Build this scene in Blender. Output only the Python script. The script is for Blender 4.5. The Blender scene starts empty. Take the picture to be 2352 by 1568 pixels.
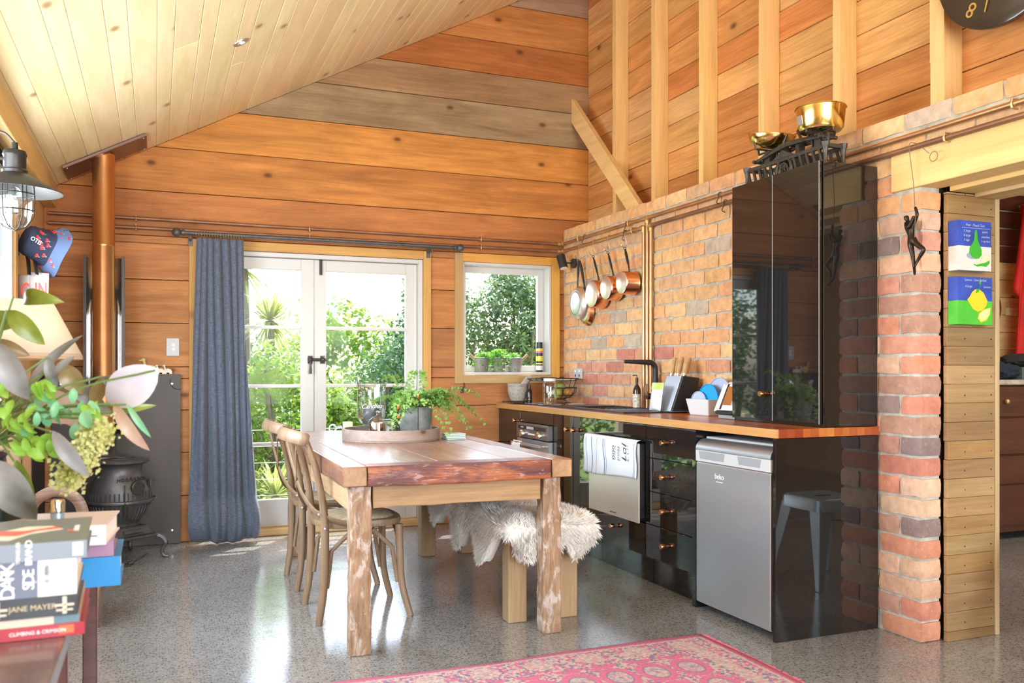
import bpy, bmesh, math, random
from mathutils import Vector, Matrix, noise
random.seed(7)
SC = bpy.context.scene
COL = SC.collection
# ---------------------------------------------------------------- camera
F, CX, HZ, EYE, PSI = 2005.0, 1176.0, 850.0, 1.15, math.radians(22.2)
SN, CS = math.sin(PSI), math.cos(PSI)
cd = bpy.data.cameras.new('camera'); cam = bpy.data.objects.new('camera', cd); COL.objects.link(cam)
cam.location = (0, 0, EYE); cam.rotation_euler = (math.pi/2, 0, -PSI)
cd.sensor_width = 36; cd.lens = 36*F/2352; cd.shift_y = (HZ-784)/2352
cd.clip_start = 0.05; cd.clip_end = 300
cd.dof.use_dof = True; cd.dof.focus_distance = 4.6; cd.dof.aperture_fstop = 9.0
SC.camera = cam
# ---------------------------------------------------------------- world, sun, window and fill lamps, exposure
SC.view_settings.view_transform = 'Standard'; SC.view_settings.look = 'None'
SC.view_settings.exposure = 1.05; SC.view_settings.gamma = 1.0; SC.view_settings.use_curve_mapping = False
w = bpy.data.worlds.new('sky'); SC.world = w; w.use_nodes = True
wn = w.node_tree.nodes; wl = w.node_tree.links
sky = wn.new('ShaderNodeTexSky'); sky.sky_type = 'NISHITA'; sky.sun_disc = False
sky.sun_elevation = math.radians(52); sky.sun_rotation = math.radians(35); sky.air_density = 1.0; sky.dust_density = 2.5
hs = wn.new('ShaderNodeHueSaturation'); hs.inputs['Saturation'].default_value = 1.0
wl.new(sky.outputs[0], hs.inputs['Color']); wl.new(hs.outputs[0], wn['Background'].inputs[0])
wn['Background'].inputs[1].default_value = 0.62
def light(name, kind, loc, rot, energy, color=(1, 1, 1), sx=1, sy=1):
    l = bpy.data.lights.new(name, kind); l.energy = energy; l.color = color
    if kind == 'AREA': l.shape = 'RECTANGLE'; l.size = sx; l.size_y = sy
    o = bpy.data.objects.new(name, l); o.location = loc; o.rotation_euler = rot; COL.objects.link(o); return o
sd = Vector((0.25, 0.36, 0.95)).normalized()
sun = light('sun', 'SUN', (8, 14, 16), (0, 0, 0), 5.0, (1.0, 0.95, 0.86)); sun.data.angle = math.radians(0.6)
sun.rotation_euler = sd.to_track_quat('Z', 'Y').to_euler()
R90 = math.pi/2
# daylight through the left-hand window; the other area lamps are added fill
light('back_fill', 'AREA', (1.3, -2.55, 1.6), (R90+0.50, 0, 0), 175, (0.93, 0.97, 1.0), 3.6, 2.3)  # unseen fill added to brighten the room and ceiling
light('left_window_daylight', 'AREA', (-0.70, 3.6, 1.45), (0, -R90+0.04, 0), 66, (0.84, 0.93, 1.0), 1.1, 2.5)
light('other_room_fill', 'AREA', (5.3, 2.9, 2.55), (0, 0, 0), 22, (1.0, 0.95, 0.85), 1.2, 1.4)  # unseen overhead fill added under the next room's ceiling
SC.cycles.use_denoising = True; SC.cycles.max_bounces = 9; SC.cycles.diffuse_bounces = 6; SC.cycles.glossy_bounces = 5
SC.cycles.transparent_max_bounces = 12; SC.cycles.caustics_reflective = False; SC.cycles.caustics_refractive = False
SC.cycles.sample_clamp_indirect = 6.0; SC.cycles.blur_glossy = 0.5
# ---------------------------------------------------------------- photo-to-room helpers (real distances on real planes)
def ray(x, y):
    u = (x-CX)/F
    return Vector((SN+u*CS, CS-u*SN, (HZ-y)/F))
def onX(x, y, X): d = ray(x, y); return Vector((0, 0, EYE)) + d*(X/d.x)
def onY(x, y, Y): d = ray(x, y); return Vector((0, 0, EYE)) + d*(Y/d.y)
def onZ(x, y, Z): d = ray(x, y); return Vector((0, 0, EYE)) + d*((Z-EYE)/d.z)
def at(x, y, t): return Vector((0, 0, EYE)) + ray(x, y)*t
def ceil_z(X): return 2.637 + 0.527*X
# ---------------------------------------------------------------- mesh helpers
ORIG = {}
class MB:
    def __init__(s): s.v = []; s.f = []; s.fm = []; s.m = 0
    def add(s, vs, fs):
        o = len(s.v); s.v += [Vector(v) for v in vs]; s.f += [[i+o for i in f] for f in fs]; s.fm += [s.m]*len(fs); return s
    def box(s, a, b, M=None):
        x0, y0, z0 = a; x1, y1, z1 = b
        vs = [Vector(p) for p in ((x0,y0,z0),(x1,y0,z0),(x1,y1,z0),(x0,y1,z0),(x0,y0,z1),(x1,y0,z1),(x1,y1,z1),(x0,y1,z1))]
        if M: vs = [M @ v for v in vs]
        return s.add(vs, [(0,3,2,1),(4,5,6,7),(0,1,5,4),(1,2,6,5),(2,3,7,6),(3,0,4,7)])
    def prism(s, poly, ext):
        n = len(poly); ext = Vector(ext); p = [Vector(q) for q in poly]
        return s.add(p+[q+ext for q in p], [list(range(n))[::-1], list(range(n, 2*n))]+[(i, (i+1)%n, n+(i+1)%n, n+i) for i in range(n)])
    def tube(s, path, r, n=8, closed=False, caps=True, flat=None):
        P = [Vector(p) for p in path]; k = len(P); rr = r if isinstance(r, (list, tuple)) else [r]*k
        base = len(s.v); up = None; vs = []
        for i in range(k):
            if closed: t = P[(i+1)%k]-P[i-1]
            else: t = P[min(i+1, k-1)]-P[max(i-1, 0)]
            t = t.normalized() if t.length > 1e-9 else Vector((0, 0, 1))
            if up is None:
                up = Vector((0, 0, 1)) if abs(t.z) < 0.9 else Vector((1, 0, 0))
            up = (up - t*up.dot(t)); up = up.normalized() if up.length > 1e-6 else t.orthogonal().normalized()
            sd_ = t.cross(up)
            fx, fy = flat if flat else (1, 1)
            for j in range(n):
                a = 2*math.pi*j/n
                vs.append(P[i] + sd_*(math.cos(a)*rr[i]*fx) + up*(math.sin(a)*rr[i]*fy))
        fs = []
        for i in range(k if closed else k-1):
            i2 = (i+1)%k
            for j in range(n):
                j2 = (j+1)%n
                fs.append((i*n+j, i*n+j2, i2*n+j2, i2*n+j))
        if caps and not closed: fs += [list(range(n))[::-1], [(k-1)*n+j for j in range(n)]]
        return s.add(vs, fs)
    def lathe(s, prof, n=24, c=(0, 0, 0), M=None, caps=True, sx=1, sy=1):
        vs = []; k = len(prof); c = Vector(c)
        for r, z in prof:
            for j in range(n):
                a = 2*math.pi*j/n; p = Vector((r*math.cos(a)*sx, r*math.sin(a)*sy, z))
                vs.append((M @ p if M else p)+c)
        fs = [(i*n+j, i*n+(j+1)%n, (i+1)*n+(j+1)%n, (i+1)*n+j) for i in range(k-1) for j in range(n)]
        if caps:
            if prof[0][0] > 1e-6: fs.append(list(range(n))[::-1])
            if prof[-1][0] > 1e-6: fs.append([(k-1)*n+j for j in range(n)])
        return s.add(vs, fs)
    def ball(s, c, r, n=12, m=8, sc=(1, 1, 1), M=None):
        prof = [(max(1e-4, r*math.sin(math.pi*i/m)), -r*math.cos(math.pi*i/m)) for i in range(m+1)]
        S = Matrix.Diagonal((*sc, 1)); MM = (M @ S) if M else S
        return s.lathe(prof, n, c, MM, caps=True)
    def grid(s, fn, nu, nv, cu=False):
        vs = [fn(i/(nu if cu else nu-1), j/(nv-1)) for j in range(nv) for i in range(nu)]
        fs = []
        for j in range(nv-1):
            for i in range(nu if cu else nu-1):
                i2 = (i+1)%nu; fs.append((j*nu+i, j*nu+i2, (j+1)*nu+i2, (j+1)*nu+i))
        return s.add(vs, fs)
    def build(s, name, mats, parent=None, smooth=False, bevel=0, seg=1, solid=0, subsurf=0, color=None, fix=True, angle=40, kind=None):
        me = bpy.data.meshes.new(name)
        if parent is not None: og = ORIG.get(parent.name, Vector((0, 0, 0)))
        else:
            lo = Vector([min(v[i] for v in s.v) for i in range(3)]); hi = Vector([max(v[i] for v in s.v) for i in range(3)])
            og = Vector(((lo.x+hi.x)/2, (lo.y+hi.y)/2, lo.z))
        me.from_pydata([v-og for v in s.v], [], s.f)
        if not isinstance(mats, (list, tuple)): mats = [mats]
        for m in mats: me.materials.append(m)
        if len(mats) > 1: me.polygons.foreach_set('material_index', s.fm)
        if fix or bevel:
            bm = bmesh.new(); bm.from_mesh(me)
            if fix: bmesh.ops.recalc_face_normals(bm, faces=bm.faces)
            if bevel:
                ed = [e for e in bm.edges if len(e.link_faces) == 2 and e.calc_face_angle(0) > 0.6]
                bmesh.ops.bevel(bm, geom=ed, offset=bevel, segments=seg, affect='EDGES', profile=0.6, clamp_overlap=True)
            bm.to_mesh(me); bm.free()
        if smooth:
            me.shade_smooth(); me.set_sharp_from_angle(angle=math.radians(angle))
        o = bpy.data.objects.new(name, me); COL.objects.link(o)
        if parent is not None: o.parent = parent
        else: o.location = og
        ORIG[o.name] = og if parent is not None else og
        if solid:
            md = o.modifiers.new('solid', 'SOLIDIFY'); md.thickness = solid; md.offset = 0
        if subsurf:
            md = o.modifiers.new('sub', 'SUBSURF'); md.levels = subsurf; md.render_levels = subsurf
        if color: o.color = (*color, 1)
        if kind: o['kind'] = kind
        return o
def tag(o, label, cat, group=None, kind=None):
    o['label'] = label; o['category'] = cat
    if group: o['group'] = group
    if kind: o['kind'] = kind
    return o
def thing(name, label, cat, loc=(0, 0, 0), group=None, local=False, rz=0):
    o = bpy.data.objects.new(name, None); COL.objects.link(o); o.location = loc; o.rotation_euler = (0, 0, rz)
    o.empty_display_size = 0.05
    ORIG[o.name] = Vector((0, 0, 0)) if local else Vector(loc)
    return tag(o, label, cat, group)
def struct(name, loc=(0, 0, 0)):
    o = bpy.data.objects.new(name, None); COL.objects.link(o); o.location = loc; o['kind'] = 'structure'; ORIG[o.name] = Vector(loc); return o
def copy_tree(o, parent=None):
    c = o.copy(); COL.objects.link(c)
    if parent is not None: c.parent = parent
    for ch in list(o.children): copy_tree(ch, c)
    return c
def basis(right, up, loc):
    r = Vector(right).normalized(); u = Vector(up); u = (u-r*u.dot(r)).normalized(); n = r.cross(u)
    return Matrix(((r.x, u.x, n.x, loc[0]), (r.y, u.y, n.y, loc[1]), (r.z, u.z, n.z, loc[2]), (0, 0, 0, 1)))
def text(name, body, size, right, up, loc, mat, parent, shear=0, width=1.0, align='CENTER', ext=0.0003):
    c = bpy.data.curves.new(name, 'FONT'); c.body = body; c.size = size; c.align_x = align; c.align_y = 'CENTER'; c.shear = shear
    c.extrude = ext; c.resolution_u = 3; c.space_character = width; c.materials.append(mat)
    o = bpy.data.objects.new(name, c); COL.objects.link(o); o.parent = parent
    o.matrix_basis = basis(right, up, Vector(loc)-ORIG.get(parent.name, Vector((0, 0, 0)))); return o
def arc(c, r, a0, a1, n, ax=(1, 0, 0), ay=(0, 0, 1)):
    c = Vector(c); ax = Vector(ax); ay = Vector(ay)
    return [c+ax*(r*math.cos(a0+(a1-a0)*i/n))+ay*(r*math.sin(a0+(a1-a0)*i/n)) for i in range(n+1)]
def bez(pts, n=12):
    P = [Vector(p) for p in pts]; out = []
    P = [P[0]*2-P[1]]+P+[P[-1]*2-P[-2]]
    for i in range(1, len(P)-2):
        for k in range(n if i < len(P)-3 else n+1):
            t = k/n; a, b, c, d = P[i-1], P[i], P[i+1], P[i+2]
            out.append(0.5*((2*b)+(c-a)*t+(2*a-5*b+4*c-d)*t*t+(3*b-a-3*c+d)*t**3))
    return out
# ---------------------------------------------------------------- materials
def newmat(name):
    m = bpy.data.materials.new(name); m.use_nodes = True; return m, m.node_tree, m.node_tree.nodes['Principled BSDF']
def N(nt, t, **k):
    n = nt.nodes.new(t)
    for a, b in k.items(): setattr(n, a, b)
    return n
def L(nt, a, b): nt.links.new(a, b)
def mathn(nt, op, a, b=0.0, c=None):
    n = N(nt, 'ShaderNodeMath', operation=op)
    for i, q in enumerate((a, b) if c is None else (a, b, c)):
        if hasattr(q, 'links'): L(nt, q, n.inputs[i])
        else: n.inputs[i].default_value = q
    return n.outputs[0]
def mixc(nt, fac, a, b, mode='MIX'):
    n = N(nt, 'ShaderNodeMix', data_type='RGBA', blend_type=mode)
    for q, i in ((fac, 0), (a, 6), (b, 7)):
        if hasattr(q, 'links'): L(nt, q, n.inputs[i])
        else: n.inputs[i].default_value = q if i == 0 else (*q, 1)
    return n.outputs[2]
def ramp(nt, fac, stops):
    n = N(nt, 'ShaderNodeValToRGB'); e = n.color_ramp.elements
    while len(e) < len(stops): e.new(0.5)
    for i, (p, c) in enumerate(stops): e[i].position = p; e[i].color = (*c, 1) if len(c) == 3 else c
    L(nt, fac, n.inputs[0]); return n.outputs[0]
def noise_n(nt, vec, scale, detail=4, rough=0.55, dist=0.0):
    n = N(nt, 'ShaderNodeTexNoise'); n.inputs['Scale'].default_value = scale; n.inputs['Detail'].default_value = detail
    n.inputs['Roughness'].default_value = rough; n.inputs['Distortion'].default_value = dist
    if vec is not None: L(nt, vec, n.inputs['Vector'])
    return n.outputs[0]
def voro(nt, vec, scale, feature='F1', out=0):
    n = N(nt, 'ShaderNodeTexVoronoi', feature=feature); n.inputs['Scale'].default_value = scale
    if vec is not None: L(nt, vec, n.inputs['Vector'])
    return n.outputs[out]
def mapping(nt, vec, scale=(1, 1, 1), loc=(0, 0, 0)):
    n = N(nt, 'ShaderNodeMapping'); n.inputs['Scale'].default_value = scale; n.inputs['Location'].default_value = loc
    L(nt, vec, n.inputs['Vector']); return n.outputs[0]
def bumpn(nt, bsdf, h, strength=0.3, dist=0.01):
    n = N(nt, 'ShaderNodeBump'); n.inputs['Strength'].default_value = strength; n.inputs['Distance'].default_value = dist
    L(nt, h, n.inputs['Height']); L(nt, n.outputs[0], bsdf.inputs['Normal'])
def simple(name, rgb, rough=0.5, metal=0.0, bump=0, bscale=60, coat=0, var=0, spec=None, sheen=0, trans=0):
    m, nt, b = newmat(name)
    b.inputs['Base Color'].default_value = (*rgb, 1); b.inputs['Roughness'].default_value = rough; b.inputs['Metallic'].default_value = metal
    if coat: b.inputs['Coat Weight'].default_value = coat; b.inputs['Coat Roughness'].default_value = 0.05
    if spec is not None: b.inputs['Specular IOR Level'].default_value = spec
    if sheen: b.inputs['Sheen Weight'].default_value = sheen
    if trans: b.inputs['Transmission Weight'].default_value = trans
    if bump or var:
        tc = N(nt, 'ShaderNodeTexCoord').outputs['Object']; h = noise_n(nt, tc, bscale, 5)
        if bump: bumpn(nt, b, h, bump, 0.004)
        if var:
            L(nt, ramp(nt, noise_n(nt, tc, bscale*0.35, 5), [(0.3, tuple(c*(1-var) for c in rgb)), (0.7, tuple(min(1, c*(1+var)) for c in rgb))]), b.inputs['Base Color'])
    return m
def wood(name, axis, c1, c2, objcol=False, rough=0.5, knots=0.5, coat=0, gs=1.0, fine=0.35, bump=0.25, knotc=(0.10, 0.035, 0.012), dirt=0.0, spec=0.5, cross=None):
    m, nt, b = newmat(name)
    tc = N(nt, 'ShaderNodeTexCoord').outputs['Object']; oi = N(nt, 'ShaderNodeObjectInfo')
    cmb = N(nt, 'ShaderNodeCombineXYZ')
    for i, k in enumerate((37.0, 91.0, 53.0)): L(nt, mathn(nt, 'MULTIPLY', oi.outputs['Random'], k), cmb.inputs[i])
    va = N(nt, 'ShaderNodeVectorMath', operation='ADD'); L(nt, tc, va.inputs[0]); L(nt, cmb.outputs[0], va.inputs[1]); v = va.outputs[0]
    i = 'xyz'.index(axis)
    def sc(al, cr): s = [cr*gs]*3; s[i] = al*gs; return tuple(s)
    n1 = noise_n(nt, mapping(nt, v, sc(1.0, 9)), 1.0, 6, 0.6, 1.2)
    n2 = noise_n(nt, mapping(nt, v, sc(3.5, 110)), 1.0, 3, 0.6)
    n3 = noise_n(nt, mapping(nt, v, sc(0.8, 2.2)), 1.0, 3)
    fac = mathn(nt, 'ADD', mathn(nt, 'MULTIPLY', n1, 0.75-fine*0.5), mathn(nt, 'ADD', mathn(nt, 'MULTIPLY', n2, fine), mathn(nt, 'MULTIPLY', n3, 0.25-fine*0.5)))
    col = ramp(nt, fac, [(0.34, c1), (0.66, c2)])
    if objcol: col = mixc(nt, 1.0, oi.outputs['Color'], col, 'MULTIPLY')
    if dirt:
        d = ramp(nt, noise_n(nt, mapping(nt, v, sc(1.3, 4.5)), 1.0, 6, 0.65, 0.8), [(0.40, (1, 1, 1)), (0.62, (1-dirt,)*3)])
        col = mixc(nt, 1.0, col, d, 'MULTIPLY')
    if knots:
        sx_ = N(nt, 'ShaderNodeSeparateXYZ'); L(nt, v, sx_.inputs[0]); cx_ = N(nt, 'ShaderNodeCombineXYZ'); L(nt, mathn(nt, 'MULTIPLY', sx_.outputs[i], 2.6*gs), cx_.inputs[0]); L(nt, mathn(nt, 'MULTIPLY', sx_.outputs['xyz'.index(cross or {'x': 'z', 'y': 'z', 'z': 'y'}[axis])], 4.4*gs), cx_.inputs[1]); kv = cx_.outputs[0]
        vo = N(nt, 'ShaderNodeTexVoronoi', voronoi_dimensions='2D'); vo.inputs['Scale'].default_value = 1.0; L(nt, kv, vo.inputs['Vector'])
        sep = N(nt, 'ShaderNodeSeparateColor'); L(nt, vo.outputs['Color'], sep.inputs[0])
        keep = mathn(nt, 'LESS_THAN', sep.outputs[0], knots)
        k = ramp(nt, vo.outputs['Distance'], [(0.03, (1, 1, 1)), (0.075, (0.55, 0.55, 0.55)), (0.09, (0.22, 0.22, 0.22)), (0.17, (0, 0, 0))])
        col = mixc(nt, mathn(nt, 'MULTIPLY', keep, mathn(nt, 'MULTIPLY', k, 0.85)), col, knotc)
    L(nt, col, b.inputs['Base Color']); b.inputs['Roughness'].default_value = rough; b.inputs['Specular IOR Level'].default_value = spec
    if coat: b.inputs['Coat Weight'].default_value = coat; b.inputs['Coat Roughness'].default_value = 0.08
    bumpn(nt, b, fac, bump, 0.006)
    return m
def thin_glass(name, tint=(1, 1, 1), refl=0.10, rough=0.0, gz=0.45):
    m = bpy.data.materials.new(name); m.use_nodes = True; nt = m.node_tree; nt.nodes.remove(nt.nodes['Principled BSDF'])
    out = nt.nodes['Material Output']; t = N(nt, 'ShaderNodeBsdfTransparent'); t.inputs[0].default_value = (*tint, 1)
    g = N(nt, 'ShaderNodeBsdfGlossy'); g.inputs['Roughness'].default_value = rough
    lw = N(nt, 'ShaderNodeLayerWeight'); lw.inputs[0].default_value = 0.35
    f = mathn(nt, 'ADD', mathn(nt, 'MULTIPLY', lw.outputs['Facing'], gz), refl*0.4)
    mx = N(nt, 'ShaderNodeMixShader'); L(nt, f, mx.inputs[0]); L(nt, t.outputs[0], mx.inputs[1]); L(nt, g.outputs[0], mx.inputs[2]); L(nt, mx.outputs[0], out.inputs[0])
    return m
def leafmat(name, c1, c2, rough=0.45, trans=0.35, scale=3.0, back=None):
    m, nt, b = newmat(name)
    tc = N(nt, 'ShaderNodeTexCoord').outputs['Object']
    col = ramp(nt, noise_n(nt, tc, scale, 4), [(0.35, c1), (0.65, c2)])
    if back:
        g = N(nt, 'ShaderNodeNewGeometry'); col = mixc(nt, g.outputs['Backfacing'], col, back)
    L(nt, col, b.inputs['Base Color']); b.inputs['Roughness'].default_value = rough
    tr = N(nt, 'ShaderNodeBsdfTranslucent'); L(nt, col, tr.inputs[0]); mx = N(nt, 'ShaderNodeMixShader'); mx.inputs[0].default_value = trans
    L(nt, b.outputs[0], mx.inputs[1]); L(nt, tr.outputs[0], mx.inputs[2]); L(nt, mx.outputs[0], nt.nodes['Material Output'].inputs[0])
    return m
M = {}
M['wall_x'] = wood('old_boards', 'x', (0.62, 0.55, 0.48), (1.12, 1.12, 1.1), True, 0.62, 0.17, fine=0.3, dirt=0.22, spec=0.3)
M['wall_y'] = wood('stud_wall_boards', 'y', (0.66, 0.58, 0.5), (1.12, 1.12, 1.1), True, 0.6, 0.06, fine=0.4, dirt=0.12, spec=0.3)
M['ceil'] = wood('pale_pine_lining', 'y', (0.84, 0.78, 0.66), (1.02, 1.02, 1.0), True, 0.45, 0.22, fine=0.25, knotc=(0.36, 0.2, 0.08), bump=0.12, cross='x')
M['pine_z'] = wood('pine_stud', 'z', (0.80, 0.76, 0.68), (1.05, 1.05, 1.02), True, 0.6, 0.1, fine=0.4, knotc=(0.3, 0.13, 0.05), spec=0.3)
M['pine_y'] = wood('pine_beam', 'y', (0.80, 0.74, 0.64), (1.05, 1.05, 1.02), True, 0.55, 0.22, fine=0.25, knotc=(0.42, 0.2, 0.06), spec=0.3)
M['pine_x'] = wood('pine_trim', 'x', (0.74, 0.68, 0.6), (1.05, 1.05, 1.02), True, 0.55, 0.05, fine=0.4, spec=0.3)
M['rust_y'] = wood('table_rustic_y', 'y', (0.25, 0.10, 0.06), (0.46, 0.24, 0.15), False, 0.26, 0.15, fine=0.35, dirt=0.5, coat=0.3)
M['table_top'] = wood('table_top', 'y', (0.27, 0.14, 0.10), (0.48, 0.29, 0.22), False, 0.27, 0.06, fine=0.4, dirt=0.25, coat=0.0, bump=0.02, spec=1.0)
def railmat():
    m, nt, b = newmat('table_front_rail'); tc = N(nt, 'ShaderNodeTexCoord').outputs['Object']
    g_ = noise_n(nt, mapping(nt, tc, (2.5, 30, 30)), 1, 6, 0.62, 1.0); col = ramp(nt, g_, [(0.30, (0.11, 0.025, 0.010)), (0.5, (0.34, 0.09, 0.025)), (0.7, (0.50, 0.18, 0.055))])
    p = ramp(nt, noise_n(nt, mapping(nt, tc, (3.2, 9, 11)), 1, 6, 0.65, 0.7), [(0.42, (0, 0, 0)), (0.56, (1, 1, 1))]); col = mixc(nt, mathn(nt, 'MULTIPLY', p, 0.85), col, (0.085, 0.022, 0.028))
    f_ = ramp(nt, noise_n(nt, mapping(nt, tc, (14, 60, 60)), 1, 5, 0.7, 0.5), [(0.58, (0, 0, 0)), (0.64, (1, 1, 1))]); col = mixc(nt, mathn(nt, 'MULTIPLY', f_, 0.5), col, (0.50, 0.40, 0.40))
    L(nt, col, b.inputs['Base Color']); b.inputs['Roughness'].default_value = 0.4; bumpn(nt, b, g_, 0.5, 0.01); return m
M['table_top_x'] = railmat()
M['endgrain'] = wood('table_end_grain', 'y', (0.34, 0.19, 0.09), (0.56, 0.35, 0.18), False, 0.5, 0.5, fine=0.3, gs=1.6, dirt=0.3)
M['apron_x'] = wood('table_apron', 'x', (0.30, 0.17, 0.07), (0.54, 0.35, 0.17), False, 0.55, 0.05, fine=0.45, dirt=0.25)
M['apron_y'] = wood('table_apron_side', 'y', (0.45, 0.26, 0.12), (0.70, 0.48, 0.28), False, 0.55, 0.05, fine=0.4, dirt=0.25)
def wornleg():
    m, nt, b = newmat('worn_leg')
    tc = N(nt, 'ShaderNodeTexCoord').outputs['Object']
    n1 = noise_n(nt, mapping(nt, tc, (40, 40, 6)), 1, 5, 0.6, 1.0)
    base = ramp(nt, n1, [(0.33, (0.21, 0.115, 0.06)), (0.66, (0.40, 0.26, 0.155))])
    p = ramp(nt, noise_n(nt, mapping(nt, tc, (26, 26, 11)), 1, 6, 0.62, 0.6), [(0.50, (0, 0, 0)), (0.60, (1, 1, 1))])
    col = mixc(nt, mathn(nt, 'MULTIPLY', p, 0.7), base, (0.58, 0.53, 0.48))
    L(nt, col, b.inputs['Base Color']); b.inputs['Roughness'].default_value = 0.6; bumpn(nt, b, n1, 0.5, 0.01); return m
M['worn'] = wornleg()
M['bench'] = wood('bench_pine', 'z', (0.30, 0.185, 0.085), (0.46, 0.31, 0.165), False, 0.55, 0.04, fine=0.5)
M['chairwood'] = wood('chair_bentwood', 'z', (0.18, 0.112, 0.065), (0.32, 0.215, 0.13), False, 0.42, 0.0, fine=0.5, gs=1.5)
M['floor'] = None
def concrete():
    m, nt, b = newmat('polished_concrete')
    tc = N(nt, 'ShaderNodeTexCoord').outputs['Object']
    big = ramp(nt, noise_n(nt, tc, 1.6, 5), [(0.3, (0.20, 0.197, 0.19)), (0.7, (0.305, 0.30, 0.29))])
    vo = N(nt, 'ShaderNodeTexVoronoi'); vo.inputs['Scale'].default_value = 85; L(nt, tc, vo.inputs['Vector'])
    sep = N(nt, 'ShaderNodeSeparateColor'); L(nt, vo.outputs['Color'], sep.inputs[0])
    mk = ramp(nt, vo.outputs['Distance'], [(0.32, (1, 1, 1)), (0.42, (0, 0, 0))])
    dark = mathn(nt, 'MULTIPLY', mathn(nt, 'LESS_THAN', sep.outputs[0], 0.34), mk)
    lite = mathn(nt, 'MULTIPLY', mathn(nt, 'GREATER_THAN', sep.outputs[0], 0.74), mk)
    v2 = N(nt, 'ShaderNodeTexVoronoi'); v2.inputs['Scale'].default_value = 190; L(nt, tc, v2.inputs['Vector'])
    s2 = N(nt, 'ShaderNodeSeparateColor'); L(nt, v2.outputs['Color'], s2.inputs[0])
    c = mixc(nt, mathn(nt, 'MULTIPLY', dark, 0.8), big, (0.060, 0.056, 0.05))
    c = mixc(nt, mathn(nt, 'MULTIPLY', lite, 0.7), c, (0.38, 0.355, 0.30))
    c = mixc(nt, mathn(nt, 'MULTIPLY', mathn(nt, 'LESS_THAN', s2.outputs[1], 0.22), 0.6), c, (0.09, 0.08, 0.07))
    L(nt, c, b.inputs['Base Color'])
    L(nt, ramp(nt, noise_n(nt, tc, 7, 4), [(0.3, (0.10,)*3), (0.7, (0.17,)*3)]), b.inputs['Roughness'])
    b.inputs['IOR'].default_value = 2.1; b.inputs['Specular IOR Level'].default_value = 0.5
    bumpn(nt, b, noise_n(nt, tc, 60, 3), 0.05, 0.004); return m
M['floor'] = concrete()
def brickmat():
    m, nt, b = newmat('old_brick')
    tc = N(nt, 'ShaderNodeTexCoord').outputs['Object']; oi = N(nt, 'ShaderNodeObjectInfo')
    n1 = noise_n(nt, tc, 22, 6, 0.65); col = mixc(nt, 1.0, oi.outputs['Color'], ramp(nt, n1, [(0.3, (0.80, 0.77, 0.75)), (0.7, (1.15, 1.15, 1.14))]), 'MULTIPLY')
    st = ramp(nt, noise_n(nt, tc, 9, 5, 0.6), [(0.56, (0, 0, 0)), (0.72, (1, 1, 1))])
    col = mixc(nt, mathn(nt, 'MULTIPLY', st, 0.28), col, (0.22, 0.14, 0.10))
    fl = ramp(nt, noise_n(nt, tc, 55, 4, 0.7), [(0.60, (0, 0, 0)), (0.68, (1, 1, 1))])
    col = mixc(nt, mathn(nt, 'MULTIPLY', fl, 0.35), col, (0.66, 0.55, 0.46))
    L(nt, col, b.inputs['Base Color']); b.inputs['Roughness'].default_value = 0.85; b.inputs['Specular IOR Level'].default_value = 0.25
    bumpn(nt, b, noise_n(nt, tc, 45, 6, 0.7), 0.55, 0.006); return m
M['brick'] = brickmat()
M['mortar'] = simple('mortar', (0.50, 0.48, 0.42), 0.9, 0, 0.7, 60, var=0.25)
M['dark'] = simple('dark_gap', (0.03, 0.02, 0.014), 0.9)
M['white'] = simple('white_paint', (0.62, 0.61, 0.59), 0.35, bump=0.05, bscale=20)
M['glass'] = thin_glass('window_glass', (0.97, 0.98, 0.98), 0.01, 0.0, 0.15)
M['clear'] = thin_glass('clear_glass', (0.94, 0.96, 0.96), 0.2, 0.0, 0.5)
def glossblack():
    m, nt, b = newmat('gloss_black_panel')
    b.inputs['Base Color'].default_value = (0.012, 0.011, 0.011, 1); b.inputs['Roughness'].default_value = 0.025
    b.inputs['IOR'].default_value = 1.8; b.inputs['Specular IOR Level'].default_value = 0.5; return m
M['gloss'] = glossblack()
M['matblack'] = simple('matt_black', (0.018, 0.018, 0.02), 0.45)
M['oldcopper'] = simple('aged_copper_pipe', (0.30, 0.15, 0.085), 0.5, 0.6, var=0.3, bscale=14)
M['copper'] = simple('copper_pipe', (0.60, 0.34, 0.18), 0.36, 0.85, var=0.25, bscale=14)  # brighter copy of the aged copper; light on these lengths sits in its colour
M['copperflue'] = simple('copper_flue', (0.58, 0.28, 0.11), 0.30, 0.85, var=0.22, bscale=9)
M['copperbright'] = simple('bright_copper', (0.93, 0.45, 0.24), 0.2, 1.0)
M['panbase'] = simple('brushed_pan_base', (0.86, 0.82, 0.78), 0.32, 0.9)
M['brass'] = simple('polished_brass', (0.78, 0.58, 0.20), 0.16, 1.0, bump=0.03, bscale=25)
M['brassfit'] = simple('brass_fitting', (0.60, 0.42, 0.18), 0.45, 0.8)
M['steel'] = simple('brushed_steel', (0.66, 0.70, 0.76), 0.26, 0.82)
M['steelmid'] = simple('satin_silver', (0.50, 0.52, 0.55), 0.33, 0.85)
M['chrome'] = simple('chrome', (0.8, 0.8, 0.8), 0.1, 1.0)
M['iron'] = simple('cast_iron', (0.10, 0.095, 0.095), 0.46, 0.5, 0.25, 90, var=0.2)
M['irongrey'] = simple('aged_iron', (0.072, 0.064, 0.054), 0.5, 0.6, 0.3, 80, var=0.25)
M['sheet'] = simple('blackened_steel_sheet', (0.047, 0.035, 0.028), 0.45, 0.3, 0.0, 4, var=0.35)
M['curtain'] = None
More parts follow.
